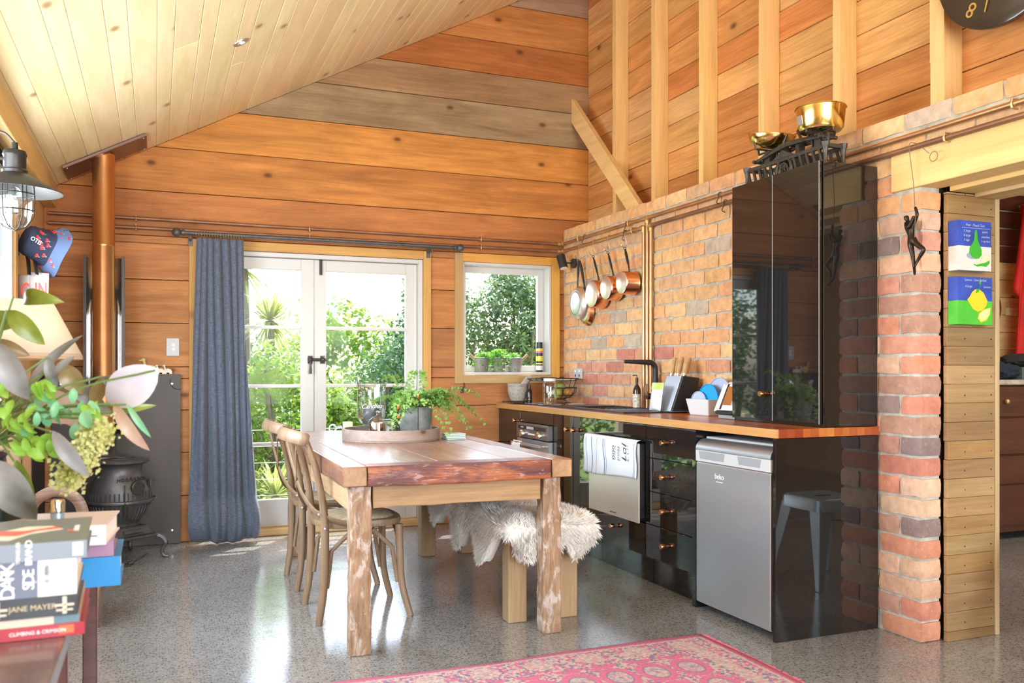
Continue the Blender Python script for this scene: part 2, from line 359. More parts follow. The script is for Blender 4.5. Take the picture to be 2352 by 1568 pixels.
def curtainmat():
    m, nt, b = newmat('blue_grey_linen')
    tc = N(nt, 'ShaderNodeTexCoord').outputs['Object']
    a = noise_n(nt, mapping(nt, tc, (300, 300, 25)), 1, 3); c = noise_n(nt, mapping(nt, tc, (40, 40, 260)), 1, 3)
    col = ramp(nt, mathn(nt, 'MULTIPLY', mathn(nt, 'ADD', a, c), 0.5), [(0.35, (0.075, 0.095, 0.145)), (0.65, (0.19, 0.22, 0.28))])
    L(nt, col, b.inputs['Base Color']); b.inputs['Roughness'].default_value = 0.95; b.inputs['Sheen Weight'].default_value = 0.25; b.inputs['Specular IOR Level'].default_value = 0.1
    bumpn(nt, b, a, 0.2, 0.003)
    tr = N(nt, 'ShaderNodeBsdfTranslucent'); L(nt, col, tr.inputs[0]); mx = N(nt, 'ShaderNodeMixShader'); mx.inputs[0].default_value = 0.12
    L(nt, b.outputs[0], mx.inputs[1]); L(nt, tr.outputs[0], mx.inputs[2]); L(nt, mx.outputs[0], nt.nodes['Material Output'].inputs[0]); return m
M['curtain'] = curtainmat()
M['wool'] = simple('sheepskin_wool', (0.86, 0.85, 0.82), 0.9, sheen=0.5, spec=0.1)
M['hide'] = simple('sheepskin_hide', (0.42, 0.22, 0.15), 0.8)
M['cane'] = simple('woven_rattan', (0.58, 0.46, 0.29), 0.6, 0, 0.7, 140, var=0.3)
M['stone'] = simple('granite', (0.36, 0.33, 0.29), 0.8, 0, 0.4, 160, var=0.25)
M['potgrey'] = simple('grey_cement_pot', (0.20, 0.215, 0.215), 0.7, 0, 0.3, 40, var=0.3)
M['galv'] = simple('galvanised_tin', (0.34, 0.34, 0.33), 0.5, 0.5, 0.1, 30, var=0.2)
M['soil'] = simple('soil', (0.05, 0.035, 0.022), 0.95, 0, 0.8, 90)
M['fern'] = leafmat('fern_leaf', (0.20, 0.42, 0.08), (0.42, 0.64, 0.20), 0.5, 0.4, 8)
M['stem'] = simple('green_stem', (0.12, 0.20, 0.06), 0.6)
M['bark'] = simple('bark', (0.20, 0.15, 0.11), 0.9, 0, 0.8, 18, var=0.3)
M['black'] = simple('black_plastic', (0.015, 0.015, 0.017), 0.35)
M['whiteplastic'] = simple('white_plastic', (0.82, 0.83, 0.84), 0.35)
M['greyplate'] = simple('grey_plastic_plate', (0.50, 0.50, 0.50), 0.4)
M['paper'] = simple('paper', (0.82, 0.80, 0.74), 0.8)
M['whiteink'] = simple('white_print', (0.85, 0.85, 0.85), 0.7)
M['blackink'] = simple('dark_print', (0.02, 0.02, 0.02), 0.7)
M['tan'] = wood('worktop_edge', 'y', (0.52, 0.30, 0.13), (0.70, 0.45, 0.22), True, 0.32, 0.0, fine=0.4, coat=0.2)
M['mahog'] = wood('dark_mahogany', 'x', (0.045, 0.012, 0.010), (0.11, 0.032, 0.024), False, 0.32, 0.0, fine=0.4, coat=0.25)
M['mahog_y'] = wood('mahogany_top', 'y', (0.06, 0.022, 0.014), (0.16, 0.07, 0.04), False, 0.25, 0.0, fine=0.4, coat=0.3)
M['brownwood'] = wood('brown_rustic', 'x', (0.14, 0.08, 0.055), (0.34, 0.22, 0.16), False, 0.45, 0.0, fine=0.5)
def rgb(name, c, rough=0.6, metal=0): return simple(name, c, rough, metal)
# ================================================================ STRUCTURE
YB, XL, XB, XR = 6.25, -0.66, 2.985, 3.21      # end wall, left wall, brick face, board face behind the studs
fl = MB().box((-0.8, -2.8, -0.15), (7.2, 6.47, 0)).build('floor', M['floor'], fix=False); fl['kind'] = 'structure'
def sh(c, a=0.10):
    k = 1+random.uniform(-a, a); return tuple(min(1, max(0, q*k*(1+random.uniform(-0.03, 0.03)))) for q in c)
ORA, GRY, TAN_, DKB = (0.70, 0.30, 0.080), (0.42, 0.27, 0.15), (0.62, 0.28, 0.10), (0.55, 0.20, 0.055)
PALE, PINE = (0.84, 0.60, 0.30), (0.80, 0.54, 0.22)
# ---- end wall: wide horizontal boards
wb = struct('wall_back', (0, YB, 0))
seams = [0.0, 0.31, 0.60, 0.884, 1.173, 1.463, 1.75, 2.04, 2.339, 2.632, 2.916, 3.19, 3.42, 3.67, 3.965, 4.40]
LOW = (0.54, 0.235, 0.088)
cols = [LOW, LOW, LOW, LOW, LOW, (0.60, 0.26, 0.085), TAN_, (0.60, 0.24, 0.075), ORA, (0.74, 0.34, 0.08), (0.42, 0.29, 0.17), (0.40, 0.25, 0.13), DKB, (0.62, 0.26, 0.075), (0.42, 0.28, 0.18), (0.33, 0.21, 0.14)]
DX0, DX1, DZ = 0.262, 1.838, 1.97
WX0, WX1, WZ0, WZ1 = 2.145, 2.885, 1.114, 1.971
def wall_piece(x0, x1, z0, z1, c):
    g = 0.0022; z0 += g; z1 -= g
    poly = []
    for x, z in ((x0, z0), (x1, z0), (x1, z1), (x0, z1)): poly.append((x, z))
    # clip below the sloping ceiling
    out = []
    for i in range(4):
        a, b = poly[i], poly[(i+1) % 4]; da, db = ceil_z(a[0])-a[1], ceil_z(b[0])-b[1]
        if da >= 0: out.append(a)
        if da*db < 0: t = da/(da-db); out.append((a[0]+(b[0]-a[0])*t, a[1]+(b[1]-a[1])*t))
    if len(out) < 3: return
    j = random.uniform(-0.002, 0.002)
    MB().prism([(x, YB+j, z) for x, z in out], (0, 0.026-j, 0)).build('plank', M['wall_x'], wb, bevel=0.002, color=c)
for i in range(15):
    z0, z1, c = seams[i], seams[i+1], cols[i]
    holes = []
    if z0 < DZ+0.02: holes.append((DX0-0.02, DX1+0.02, -1, DZ+0.02))
    if z1 > WZ0-0.02 and z0 < WZ1: holes.append((WX0-0.02, WX1+0.02, WZ0-0.02, WZ1+0.02))
    zs = sorted({z0, z1} | {h[k] for h in holes for k in (2, 3) if z0 < h[k] < z1})
    cc = sh(c, 0.06)
    for a, b in zip(zs[:-1], zs[1:]):
        segs = [(XL, XR+0.02)]
        for h in holes:
            if h[2] < (a+b)/2 < h[3]:
                segs = [s2 for s in segs for s2 in ((s[0], min(s[1], h[0])), (max(s[0], h[1]), s[1])) if s2[1]-s2[0] > 0.01]
        for s in segs: wall_piece(s[0], s[1], a, b, sh(cc, 0.05) if len(segs) > 1 else cc)
bk = MB()
for x0, x1, z0, z1 in ((-0.8, DX0-0.02, 0, 2.5), (DX1+0.02, WX0-0.02, 0, 2.5), (WX1+0.02, 3.5, 0, 2.5), (DX0-0.02, DX1+0.02, DZ+0.02, 2.5), (WX0-0.02, WX1+0.02, 0, WZ0-0.02), (WX0-0.02, WX1+0.02, WZ1+0.02, 2.5), (-0.8, 3.5, 2.5, 4.6)):
    bk.box((x0, YB+0.027, z0), (x1, YB+0.20, z1))
bk.build('wall_backing', M['dark'], wb)
# ---- ceiling boards
ce = struct('ceiling', (0, 0, 2.0))
sl = Vector((1, 0, 0.527)).normalized(); nr = Vector((0.527, 0, -1)).normalized()
x = XL-0.02; k = 0
while x < 3.4:
    wd = (0.115, 0.076)[k % 2]+random.uniform(-0.006, 0.006); a, b = x+0.0004, x+wd-0.0004
    yj = random.choice([None, None, random.uniform(1.0, 5.2)]); ys = [-2.6, YB+0.0]
    if yj: ys = [-2.6, yj, YB]
    for y0, y1 in zip(ys[:-1], ys[1:]):
        pa, pb = Vector((a, y0+0.001, ceil_z(a))), Vector((b, y0+0.001, ceil_z(b)))
        MB().prism([pa, pb, pb-nr*0.02, pa-nr*0.02], (0, y1-y0-0.002, 0)).build('plank', M['ceil'], ce, bevel=0.0032, color=sh((0.97, 0.83, 0.52), 0.07))
    x += wd; k += 1
p0, p1 = Vector((-0.8, -2.7, ceil_z(-0.8)+0.045)), Vector((3.5, -2.7, ceil_z(3.5)+0.045))
MB().prism([p0, p1, p1+Vector((0, 0, 0.12)), p0+Vector((0, 0, 0.12))], (0, 9.2, 0)).build('ceiling_deck', M['dark'], ce)
# ---- right wall: boards behind studs, brick in front of them
wr = struct('wall_right', (3.0, 3.0, 0))
z = 2.12; r = 0
sty = [5.605, 5.066, 4.507, 3.93, 3.354, 2.743, 2.15, 1.55]
while z < 4.4:
    h = random.choice((0.155, 0.17, 0.185)); y = YB; br = []
    cut = sorted(random.sample(sty[:6], 2))
    ys = [1.2]+cut+[YB-0.003]
    for y0, y1 in zip(ys[:-1], ys[1:]):
        MB().box((XR+random.uniform(-0.002, 0.002), y0+0.001, z+0.002), (XR+0.025, y1-0.001, z+h-0.0025)).build('plank', M['wall_y'], wr, bevel=0.002, color=sh(random.choice([(0.76, 0.38, 0.13), (0.80, 0.45, 0.17), (0.66, 0.28, 0.09), (0.80, 0.50, 0.22)]), 0.08))
    z += h
MB().box((XR+0.026, -2.6, 1.95), (XR+0.2, YB+0.2, 4.6)).build('wall_backing', M['dark'], wr)
MB().box((XR-0.03, -2.6, 2.27), (XR+0.02, 1.2, 4.5)).build('board_lining', M['pine_y'], wr, color=(0.72, 0.42, 0.16))
for i, yy in enumerate(sty):
    wd = 0.048 if i != 5 else 0.075
    m = MB(); n = 9
    zt = ceil_z(3.11)
    zs = [2.255+(zt-2.255)*q/n for q in range(n+1)]
    for q in range(n):
        m.box((3.105+random.uniform(-0.0015, 0.0015), yy, zs[q]), (XR-0.001, yy+wd+(random.uniform(-0.004, 0.003) if i in (0, 3, 5) else 0), zs[q+1]))
    m.build('stud', M['pine_z'], wr, bevel=0.0, color=sh(((0.82, 0.56, 0.24) if i < 5 else (0.80, 0.55, 0.25)), 0.06))
MB().prism([(3.06, 6.248, 3.305), (3.06, 6.248, 3.115), (3.06, 5.36, 2.262), (3.06, 5.18, 2.262)], (0.043, 0, 0)).build('brace', M['pine_y'], wr, bevel=0.002, color=(0.88, 0.62, 0.30))
# bricks
PAL_U = [(0.80, 0.44, 0.20), (0.82, 0.50, 0.24), (0.76, 0.38, 0.17), (0.84, 0.60, 0.33), (0.72, 0.34, 0.18), (0.80, 0.50, 0.28), (0.66, 0.44, 0.28)]
PAL_L = [(0.66, 0.29, 0.19), (0.70, 0.35, 0.22), (0.60, 0.25, 0.18), (0.74, 0.46, 0.31), (0.66, 0.31, 0.23), (0.50, 0.28, 0.21), (0.30, 0.22, 0.21), (0.74, 0.50, 0.36)]
def brick(y0, y1, z0, z1, c, end=False):
    m = MB(); x0 = XB+random.uniform(-0.0025, 0.0025); x1 = XB+0.11
    j = lambda s=0.004: random.uniform(-s, s)
    ny, nz = 4, 3
    def pt(u, v, xx, e=1):
        edge = (u in (0, 1)) or (v in (0, 1)); cor = (u in (0, 1)) and (v in (0, 1))
        return Vector((xx+(0.0028 if edge else 0)+(0.0025 if cor else 0)+j(0.001), y0+(y1-y0)*u+(j(0.0022) if edge else 0)+(0.003 if cor and u == 0 else -0.003 if cor else 0), z0+(z1-z0)*v+(j(0.003) if edge else 0)))
    V = [pt(i/ny, k/nz, x0) for k in range(nz+1) for i in range(ny+1)]
    W = nyv = ny+1
    fs = [(k*W+i, k*W+i+1, (k+1)*W+i+1, (k+1)*W+i) for k in range(nz) for i in range(ny)]
    rim = [i for i in range(W)]+[k*W+ny for k in range(1, nz+1)]+[nz*W+i for i in range(ny-1, -1, -1)]+[k*W for k in range(nz-1, 0, -1)]
    nb = len(V); V += [Vector((x1, V[q].y, V[q].z)) for q in rim]; n = len(rim)
    fs += [(rim[i], rim[(i+1) % n], nb+(i+1) % n, nb+i) for i in range(n)]; fs.append([nb+i for i in range(n)])
    m.add(V, fs); return m.build('brick', M['brick'], wr, smooth=True, angle=50, color=c)
PZ, PY = 0.087, 0.24
PAL_U = [tuple(0.5*a+0.5*b for a, b in zip(c, (0.78, 0.46, 0.235))) for c in PAL_U]
for k in range(26):
    z0 = k*PZ+0.005; z1 = z0+0.0745
    off = (0.0, 0.115)[k % 2]
    lo = 2.752
    if k >= 24: lo = 1.05
    elif k >= 22: lo = 2.912
    hi = 6.235 if z0 > 0.86 else 2.995
    y = lo; first = True
    if k >= 24: y = lo - off
    while y < hi-0.02:
        ln = 0.228+random.uniform(-0.012, 0.012)
        if first and k < 24 and off and k < 22: ln = 0.112
        if first and k in (22, 23): ln = (0.085, 0.2)[k-22]
        y1 = min(y+ln, hi)
        c = random.choice(PAL_U if (z0 > 1.28 and y > 2.99) or z0 > 1.75 else PAL_L if y < 3.2 else PAL_L[:5]+PAL_U[:6])
        if random.random() < 0.035 and z0 > 1.2: c = (0.56, 0.46, 0.36)
        if y1-y > 0.025: brick(y, y1, z0, z1, sh(c, 0.08))
        y = y1+0.0125; first = False
mo = MB()
mo.box((XB+0.0095, 2.763, 0.0), (XB+0.112, 6.25, 1.925)); mo.box((XB+0.0095, 2.92, 1.925), (XB+0.112, 6.25, 2.252)); mo.box((XB+0.0095, 0.9, 2.086), (XB+0.112, 2.92, 2.252))
mo.build('mortar', M['mortar'], wr)
MB().box((XB-0.012, -2.6, 1.925), (XB+0.115, 2.906, 2.084)).build('lintel', M['pine_y'], wr, bevel=0.003, color=(0.90, 0.66, 0.30))
MB().box((XB+0.006, -2.6, 2.09), (XB+0.112, 0.9, 2.255)).build('brick_top_courses', M['brick'], wr, color=(0.66, 0.33, 0.16), kind='stuff')
MB().box((XB+0.12, -2.6, 2.10), (XR+0.19, 2.72, 2.24)).build('lintel_core', M['dark'], wr)
MB().box((XB+0.113, 2.78, 0), (3.37, 6.25, 2.1)).build('wall_core', M['dark'], wr)
# ---- doorway lining to the next room
dj = struct('trim_1', (3.25, 2.73, 0))
zz = 0.0; q = 0
while zz < 1.90:
    h = 0.042 if q == 0 else 0.0805+random.uniform(-0.001, 0.001); h = min(h, 1.905-zz)
    xl = 3.0985+random.choice((0, 0, 0.002, 0.006 if 9 < q < 13 else 0))
    MB().box((xl, 2.722+random.uniform(-0.0015, 0.001), zz+0.0008), (3.376, 2.742, zz+h-0.0008)).build('plank', M['jamb'] if 'jamb' in M else M.setdefault('jamb', wood('jamb_boards', 'x', (0.66, 0.58, 0.48), (1.1, 1.1, 1.06), True, 0.55, 0.05, fine=0.3, dirt=0.12)), dj, bevel=0.0008, color=sh(random.choice([(0.42, 0.26, 0.115), (0.48, 0.325, 0.17), (0.38, 0.245, 0.125), (0.45, 0.29, 0.14)]), 0.07))
    if q > 0:
        for xx in (3.20, 3.356):
            MB().lathe([(0.0001, 0), (0.003, 0), (0.003, 0.002), (0.0001, 0.002)], 8, (xx, 2.7225, zz+h*0.4), Matrix.Rotation(R90, 4, 'X')).build('nail', M['irongrey'], dj)
    zz += h; q += 1
MB().box((3.378, 2.716, 0), (3.402, 2.79, 1.93)).build('corner_strip', M['pine_z'], dj, bevel=0.002, color=(0.60, 0.46, 0.28))
MB().box((3.109, -2.6, 1.907), (3.25, 2.72, 1.95)).build('head_board', M['pine_y'], dj, bevel=0.002, color=(0.80, 0.58, 0.24))
MB().box((3.255, -2.6, 1.892), (3.40, 2.72, 1.945)).build('head_board', M['pine_y'], dj, bevel=0.002, color=(0.66, 0.48, 0.26))
MB().box((3.101, -2.6, 1.95), (3.40, 2.74, 2.085)).build('head_core', M['dark'], dj)
# ---- left wall with its window
wlft = struct('wall_left', (XL, 2, 0))
LW = (2.30, 4.90, 0.95, 2.08)  # unseen near part of the window added to match the left lamp
for i in range(9):
    z0, z1 = i*0.275, min((i+1)*0.275, 2.30)
    if z0 > 2.29: break
    segs = [(-2.6, YB)]
    if z1 > LW[2] and z0 < LW[3]: segs = [(-2.6, LW[0]), (LW[1], YB)]
    for s in segs: MB().box((XL-0.025, s[0], z0+0.002), (XL+random.uniform(-0.001, 0.001), s[1], z1-0.002)).build('plank', M['pine_y'], wlft, bevel=0.002, color=sh((0.76, 0.52, 0.24), 0.06))
MB().box((XL-0.12, -2.6, 0), (XL-0.026, LW[0], 2.4)).box((XL-0.12, LW[1], 0), (XL-0.026, YB+0.2, 2.4)).box((XL-0.12, LW[0], 0), (XL-0.026, LW[1], LW[2])).box((XL-0.12, LW[0], LW[3]), (XL-0.026, LW[1], 2.4)).build('wall_backing', M['dark'], wlft)
MB().box((XL+0.001, -2.6, 2.185), (XL+0.075, YB-0.002, 2.325)).build('top_plate', M['pine_y'], wlft, bevel=0.003, color=(0.80, 0.55, 0.24))
w2 = struct('window_2', (XL, 4.1, LW[2]))
m = MB(); f = 0.055; X0, X1 = XL-0.09, XL+0.012
m.box((X0, LW[0], LW[2]), (X1, LW[0]+f, LW[3])); m.box((X0, LW[1]-f, LW[2]), (X1, LW[1], LW[3])); m.box((X0, LW[0]+f, LW[2]), (X1, LW[1]-f, LW[2]+f)); m.box((X0, LW[0]+f, LW[3]-f), (X1, LW[1]-f, LW[3])); m.box((X0+0.02, 3.60, LW[2]+f), (X1-0.02, 3.64, LW[3]-f))
m.build('window_frame', M['white'], w2)
MB().box((XL-0.05, LW[0]+f, LW[2]+f), (XL-0.045, 3.60, LW[3]-f)).build('pane', M['glass'], w2); MB().box((XL-0.05, 3.64, LW[2]+f), (XL-0.045, LW[1]-f, LW[3]-f)).build('pane', M['glass'], w2)
for a, b in (((XL+0.002, LW[1], LW[2]-0.08), (XL+0.022, LW[1]+0.08, LW[3]+0.08)), ((XL+0.002, LW[0]-0.08, LW[2]-0.08), (XL+0.022, LW[0], LW[3]+0.08)), ((XL+0.002, LW[0], LW[2]-0.08), (XL+0.03, LW[1], LW[2]))):
    MB().box(a, b).build('window_trim', M['pine_z'], w2, bevel=0.002, color=(0.70, 0.44, 0.17))
# ---- wall behind the camera; its unseen glazing is added to frame the fill lamp
wf = struct('wall_front', (1.3, -2.65, 0))
MB().box((-0.8, -2.75, 0), (-0.55, -2.6, 4.4)).box((3.15, -2.75, 0), (3.4, -2.6, 4.5)).box((-0.55, -2.75, 2.95), (3.15, -2.6, 4.4)).box((-0.55, -2.75, 0), (3.15, -2.6, 0.55)).build('board_lining', M['pine_x'], wf, color=(0.72, 0.40, 0.15))
m = MB()
for xx in (-0.55, 0.66, 1.88, 3.09): m.box((xx, -2.72, 0.55), (xx+0.06, -2.62, 2.95))
m.box((-0.55, -2.72, 0.55), (3.15, -2.62, 0.61)); m.box((-0.55, -2.72, 2.89), (3.15, -2.62, 2.95)); m.build('window_frame', M['white'], wf)
MB().box((3.4, -2.75, 0), (7.2, -2.6, 3)).build('board_lining', M['pine_x'], wf, color=(0.72, 0.48, 0.2))
# ---- next room
wo = struct('wall_other_room', (5, 4.6, 0))
zz = 0; q = 0
while zz < 2.6:
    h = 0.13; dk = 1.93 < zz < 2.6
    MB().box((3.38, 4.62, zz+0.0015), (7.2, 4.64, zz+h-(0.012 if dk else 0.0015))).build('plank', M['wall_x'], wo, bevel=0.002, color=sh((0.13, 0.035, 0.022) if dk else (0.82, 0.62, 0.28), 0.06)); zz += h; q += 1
MB().box((3.38, 4.645, 0), (7.2, 4.75, 2.7)).build('wall_backing', M['pine_x'], wo, color=(0.8, 0.62, 0.35))
MB().box((7.1, -2.6, 0), (7.2, 4.62, 2.6)).build('wall_side_lining', M['pine_z'], wo, color=(0.78, 0.55, 0.26))
MB().box((3.41, -2.6, 2.6), (7.2, 4.62, 2.66)).build('ceiling_lining', M['pine_x'], wo, color=(0.72, 0.46, 0.2))
# ---- glazed double door in the end wall
d1 = struct('door_1', (1.05, YB, 0))
def member(x0, x1, z0, z1, y0=YB+0.05, y1=YB+0.092, nm='rail', mat=None): return MB().box((x0, y0, z0), (x1, y1, z1)).build(nm, mat or M['white'], d1, bevel=0.003)
member(DX0, DX0+0.032, 0.05, DZ, YB+0.004, YB+0.14, 'door_jamb'); member(DX1-0.032, DX1, 0.05, DZ, YB+0.004, YB+0.14, 'door_jamb'); member(DX0+0.032, DX1-0.032, DZ-0.03, DZ, YB+0.004, YB+0.14, 'door_head')
MX = 1.047
for (xa, xb, ga, gb) in ((DX0+0.034, MX-0.002, 0.375, 0.955), (MX+0.002, DX1-0.034, 1.132, 1.7185)):
    member(xa, ga, 0.055, 1.937, nm='stile'); member(gb, xb, 0.055, 1.937, nm='stile')
    for z0, z1 in ((1.859, 1.937), (1.44, 1.463), (1.028, 1.05), (0.622, 0.644), (0.055, 0.245)): member(ga, gb, z0, z1, nm='rail')
    for z0, z1 in ((0.245, 0.622), (0.644, 1.028), (1.05, 1.44), (1.463, 1.859)):
        MB().box((ga, YB+0.069, z0), (gb, YB+0.073, z1)).build('pane', M['glass'], d1)
MB().box((DX0-0.01, YB-0.005, 0.0), (DX1+0.01, YB+0.17, 0.05)).build('door_sill', M['pine_x'], d1, bevel=0.004, color=(0.80, 0.56, 0.28))
for a, b, mm in (((DX0-0.055, YB-0.02, 0), (DX0-0.001, YB+0.003, DZ+0.062), 'pine_z'), ((DX1+0.001, YB-0.02, 0), (DX1+0.056, YB+0.003, DZ+0.062), 'pine_z'), ((DX0, YB-0.02, DZ+0.002), (DX1, YB+0.003, DZ+0.062), 'pine_x')):
    MB().box(a, b).build('door_trim', M[mm], d1, bevel=0.002, color=(0.66, 0.37, 0.12))
# door furniture: turning latch at mid height and a sliding bolt at the top
iron = M['irongrey']; m = MB(); p = Vector((1.075, YB+0.046, 1.225))
for dx in (-0.058, 0.03):
    m.box((p.x+dx-0.016, YB+0.036, p.z-0.028), (p.x+dx+0.016, YB+0.05, p.z+0.028))
m.tube([(p.x-0.07, YB+0.024, p.z), (p.x+0.052, YB+0.024, p.z)], 0.011, 10); m.ball((p.x+0.03, YB+0.022, p.z), 0.022, 12, 8); m.ball((p.x-0.058, YB+0.022, p.z), 0.02, 12, 8)
m.tube([(p.x-0.058, YB+0.02, p.z), (p.x-0.06, YB+0.012, p.z-0.04), (p.x-0.062, YB+0.012, p.z-0.10)], [0.009, 0.007, 0.011], 8); m.build('latch', iron, d1, smooth=True)
m = MB(); m.box((1.083, YB+0.042, 1.83), (1.103, YB+0.05, 1.955)); m.tube([(1.093, YB+0.036, 1.84), (1.093, YB+0.036, 1.95)], 0.006, 8); m.build('bolt', iron, d1)
# ---- kitchen window
w1 = struct('window_1', (2.5, YB, 1.1))
Y0, Y1 = YB+0.002, YB+0.16
for a, b in (((WX0, Y0, WZ0), (WX0+0.018, Y1, WZ1)), ((WX1-0.018, Y0, WZ0), (WX1, Y1, WZ1)), ((WX0+0.018, Y0, WZ1-0.018), (WX1-0.018, Y1, WZ1)), ((WX0+0.018, Y0, WZ0), (WX1-0.018, Y1, WZ0+0.022))):
    MB().box(a, b).build('window_lining', M['white'], w1, bevel=0.002)
s = 0.05; a0, a1, b0, b1 = WX0+0.018, WX1-0.018, WZ0+0.022, WZ1-0.018; ya, yb = YB+0.11, YB+0.15
for a, b in (((a0, ya, b0), (a0+s, yb, b1)), ((a1-s, ya, b0), (a1, yb, b1)), ((a0+s, ya, b1-s), (a1-s, yb, b1)), ((a0+s, ya, b0), (a1-s, yb, b0+s))):
    MB().box(a, b).build('sash', M['white'], w1, bevel=0.003)
MB().box((a0+s, ya+0.018, b0+s), (a1-s, ya+0.022, b1-s)).build('pane', M['glass'], w1)
t = 0.064
for a, b, mm, c in (((WX0-t, YB-0.022, WZ0-t), (WX0-0.0005, YB+0.003, WZ1+t), 'pine_z', (0.52, 0.34, 0.16)), ((WX1+0.0005, YB-0.022, WZ0-t), (WX1+t, YB+0.003, WZ1+t), 'pine_z', (0.74, 0.42, 0.10)), ((WX0, YB-0.022, WZ1+0.0005), (WX1, YB+0.003, WZ1+t), 'pine_x', (0.72, 0.38, 0.09)), ((WX0, YB-0.022, WZ0-t), (WX1, YB+0.003, WZ0-0.0005), 'pine_x', (0.52, 0.36, 0.18))):
    MB().box(a, b).build('window_trim', M[mm], w1, bevel=0.002, color=c)
# ---- ground outside
gm, nt, b = newmat('grass_and_gravel'); tc = N(nt, 'ShaderNodeTexCoord').outputs['Object']
col = ramp(nt, noise_n(nt, tc, 1.4, 6), [(0.36, (0.34, 0.42, 0.14)), (0.6, (0.26, 0.42, 0.08))]); L(nt, col, b.inputs['Base Color']); b.inputs['Roughness'].default_value = 0.95; bumpn(nt, b, noise_n(nt, tc, 25, 6), 0.8, 0.05)
g = MB().box((-14, 6.47, -0.42), (24, 40, -0.30)).build('ground', gm); g['kind'] = 'structure'
g = MB().box((-3.0, 6.47, -0.30), (4.6, 8.0, -0.06)).build('floor_outside_terrace', simple('pale_gravel', (0.50, 0.46, 0.38), 0.9, 0, 0.8, 50, var=0.3)); g['kind'] = 'structure'
# ================================================================ KITCHEN RUN
XF = 2.44
def knob(p, parent):
    m = MB(); RX = Matrix.Rotation(-R90, 4, 'Y')
    m.lathe([(0.0001, -0.001), (0.007, -0.001), (0.007, 0.012), (0.0125, 0.014), (0.0135, 0.016), (0.0135, 0.038), (0.0125, 0.04), (0.0001, 0.04)], 20, p, RX)
    return m.build('knob', M['copperbright'], parent, smooth=True)
def unit(name, label, y0, y1, zt=0.86, zb=0.15, bt=0.86):
    t = thing(name, label, 'cabinet', (2.7, (y0+y1)/2, 0), 'base cabinets under the worktop')
    MB().box((XF+0.022, y0+0.002, zb), (2.972, y1-0.002, bt)).build('body', M['matblack'], t)
    MB().box((XF+0.05, y0+0.002, 0.0), (XF+0.066, y1-0.002, zb)).build('kickboard', M['gloss'], t)
    return t
def front(nm, t, y0, y1, z0, z1): return MB().box((XF, y0+0.0015, z0+0.0015), (XF+0.018, y1-0.0015, z1-0.0015)).build(nm, M['gloss'], t, bevel=0.0012)
t = unit('base_cabinet', 'gloss black one-door base cabinet against the boarded end wall', 5.82, 6.243); d = front('door', t, 5.82, 6.243, 0.15, 0.86); knob((XF, 5.868, 0.785), d)
# oven
t = thing('built_in_oven', 'brushed steel built-in oven with two dials under the wooden worktop', 'oven', (2.7, 5.53, 0))
MB().box((XF+0.022, 5.25, 0.15), (2.972, 5.818, 0.86)).build('housing', M['matblack'], t); MB().box((XF+0.05, 5.25, 0), (XF+0.066, 5.818, 0.15)).build('kickboard', M['gloss'], t)
front('filler_panel', t, 5.25, 5.818, 0.782, 0.86); front('lower_panel', t, 5.25, 5.818, 0.15, 0.20)
cp = MB().box((2.405, 5.262, 0.678), (XF+0.02, 5.806, 0.778)).build('control_panel', simple('dark_steel_fascia', (0.26, 0.25, 0.25), 0.3, 0.85), t, bevel=0.002)
MB().box((2.4035, 5.30, 0.736), (2.4055, 5.775, 0.762)).build('display_strip', M['black'], cp); MB().box((2.4028, 5.50, 0.740), (2.4038, 5.62, 0.758)).build('display', M['greyplate'], cp)
text('clock_digits', '12:00 AM', 0.012, (0, -1, 0), (0, 0, 1), (2.4028, 5.70, 0.749), M['whiteink'], cp); MB().box((2.4035, 5.48, 0.702), (2.4055, 5.60, 0.712)).build('maker_plate', M['whiteink'], cp)
for y in (5.68, 5.39):
    MB().lathe([(0.0001, 0), (0.026, 0), (0.024, 0.022), (0.021, 0.026), (0.0001, 0.027)], 20, (2.405, y, 0.705), Matrix.Rotation(-R90, 4, 'Y')).build('dial', M['chrome'], t, smooth=True)
od = MB().box((2.41, 5.262, 0.20), (XF+0.02, 5.806, 0.670)).build('door', M['steelmid'], t, bevel=0.002)
MB().box((2.4075, 5.31, 0.25), (2.411, 5.76, 0.60)).build('door_glass', M['gloss'], od)
m = MB(); m.box((2.355, 5.30, 0.628), (2.372, 5.77, 0.65))
for y in (5.32, 5.73): m.box((2.37, y, 0.632), (2.412, y+0.02, 0.646))
m.build('handle', M['steel'], od, bevel=0.003)
m = MB(); m.grid(lambda u, v: Vector((2.349-0.003*math.sin(9*u), 5.765-0.15*u, 0.654-0.19*v)) if v > 0.01 else Vector((2.365, 5.765-0.15*u, 0.6565)), 8, 9)
o = m.build('oven_cloth', simple('white_cotton', (0.82, 0.80, 0.78), 0.9), None, smooth=True, solid=0.003, fix=False); tag(o, 'small white cloth with pink edge hung over the oven handle', 'cloth')
MB().box((2.3435, 5.755, 0.47), (2.3455, 5.765, 0.65)).build('pink_hem', rgb('pink_cotton', (0.8, 0.25, 0.4)), o)
t = unit('base_cabinet', 'gloss black narrow base cabinet between oven and mirror-bright cabinet door', 4.957, 5.247, bt=0.70); d = front('door', t, 4.957, 5.247, 0.15, 0.86); knob((XF, 5.0, 0.775), d)
t = unit('base_cabinet', 'gloss black base cabinet mirroring the garden just left of the striped towel', 4.665, 4.953); d = front('door', t, 4.665, 4.953, 0.15, 0.86); knob((XF, 4.905, 0.775), d)
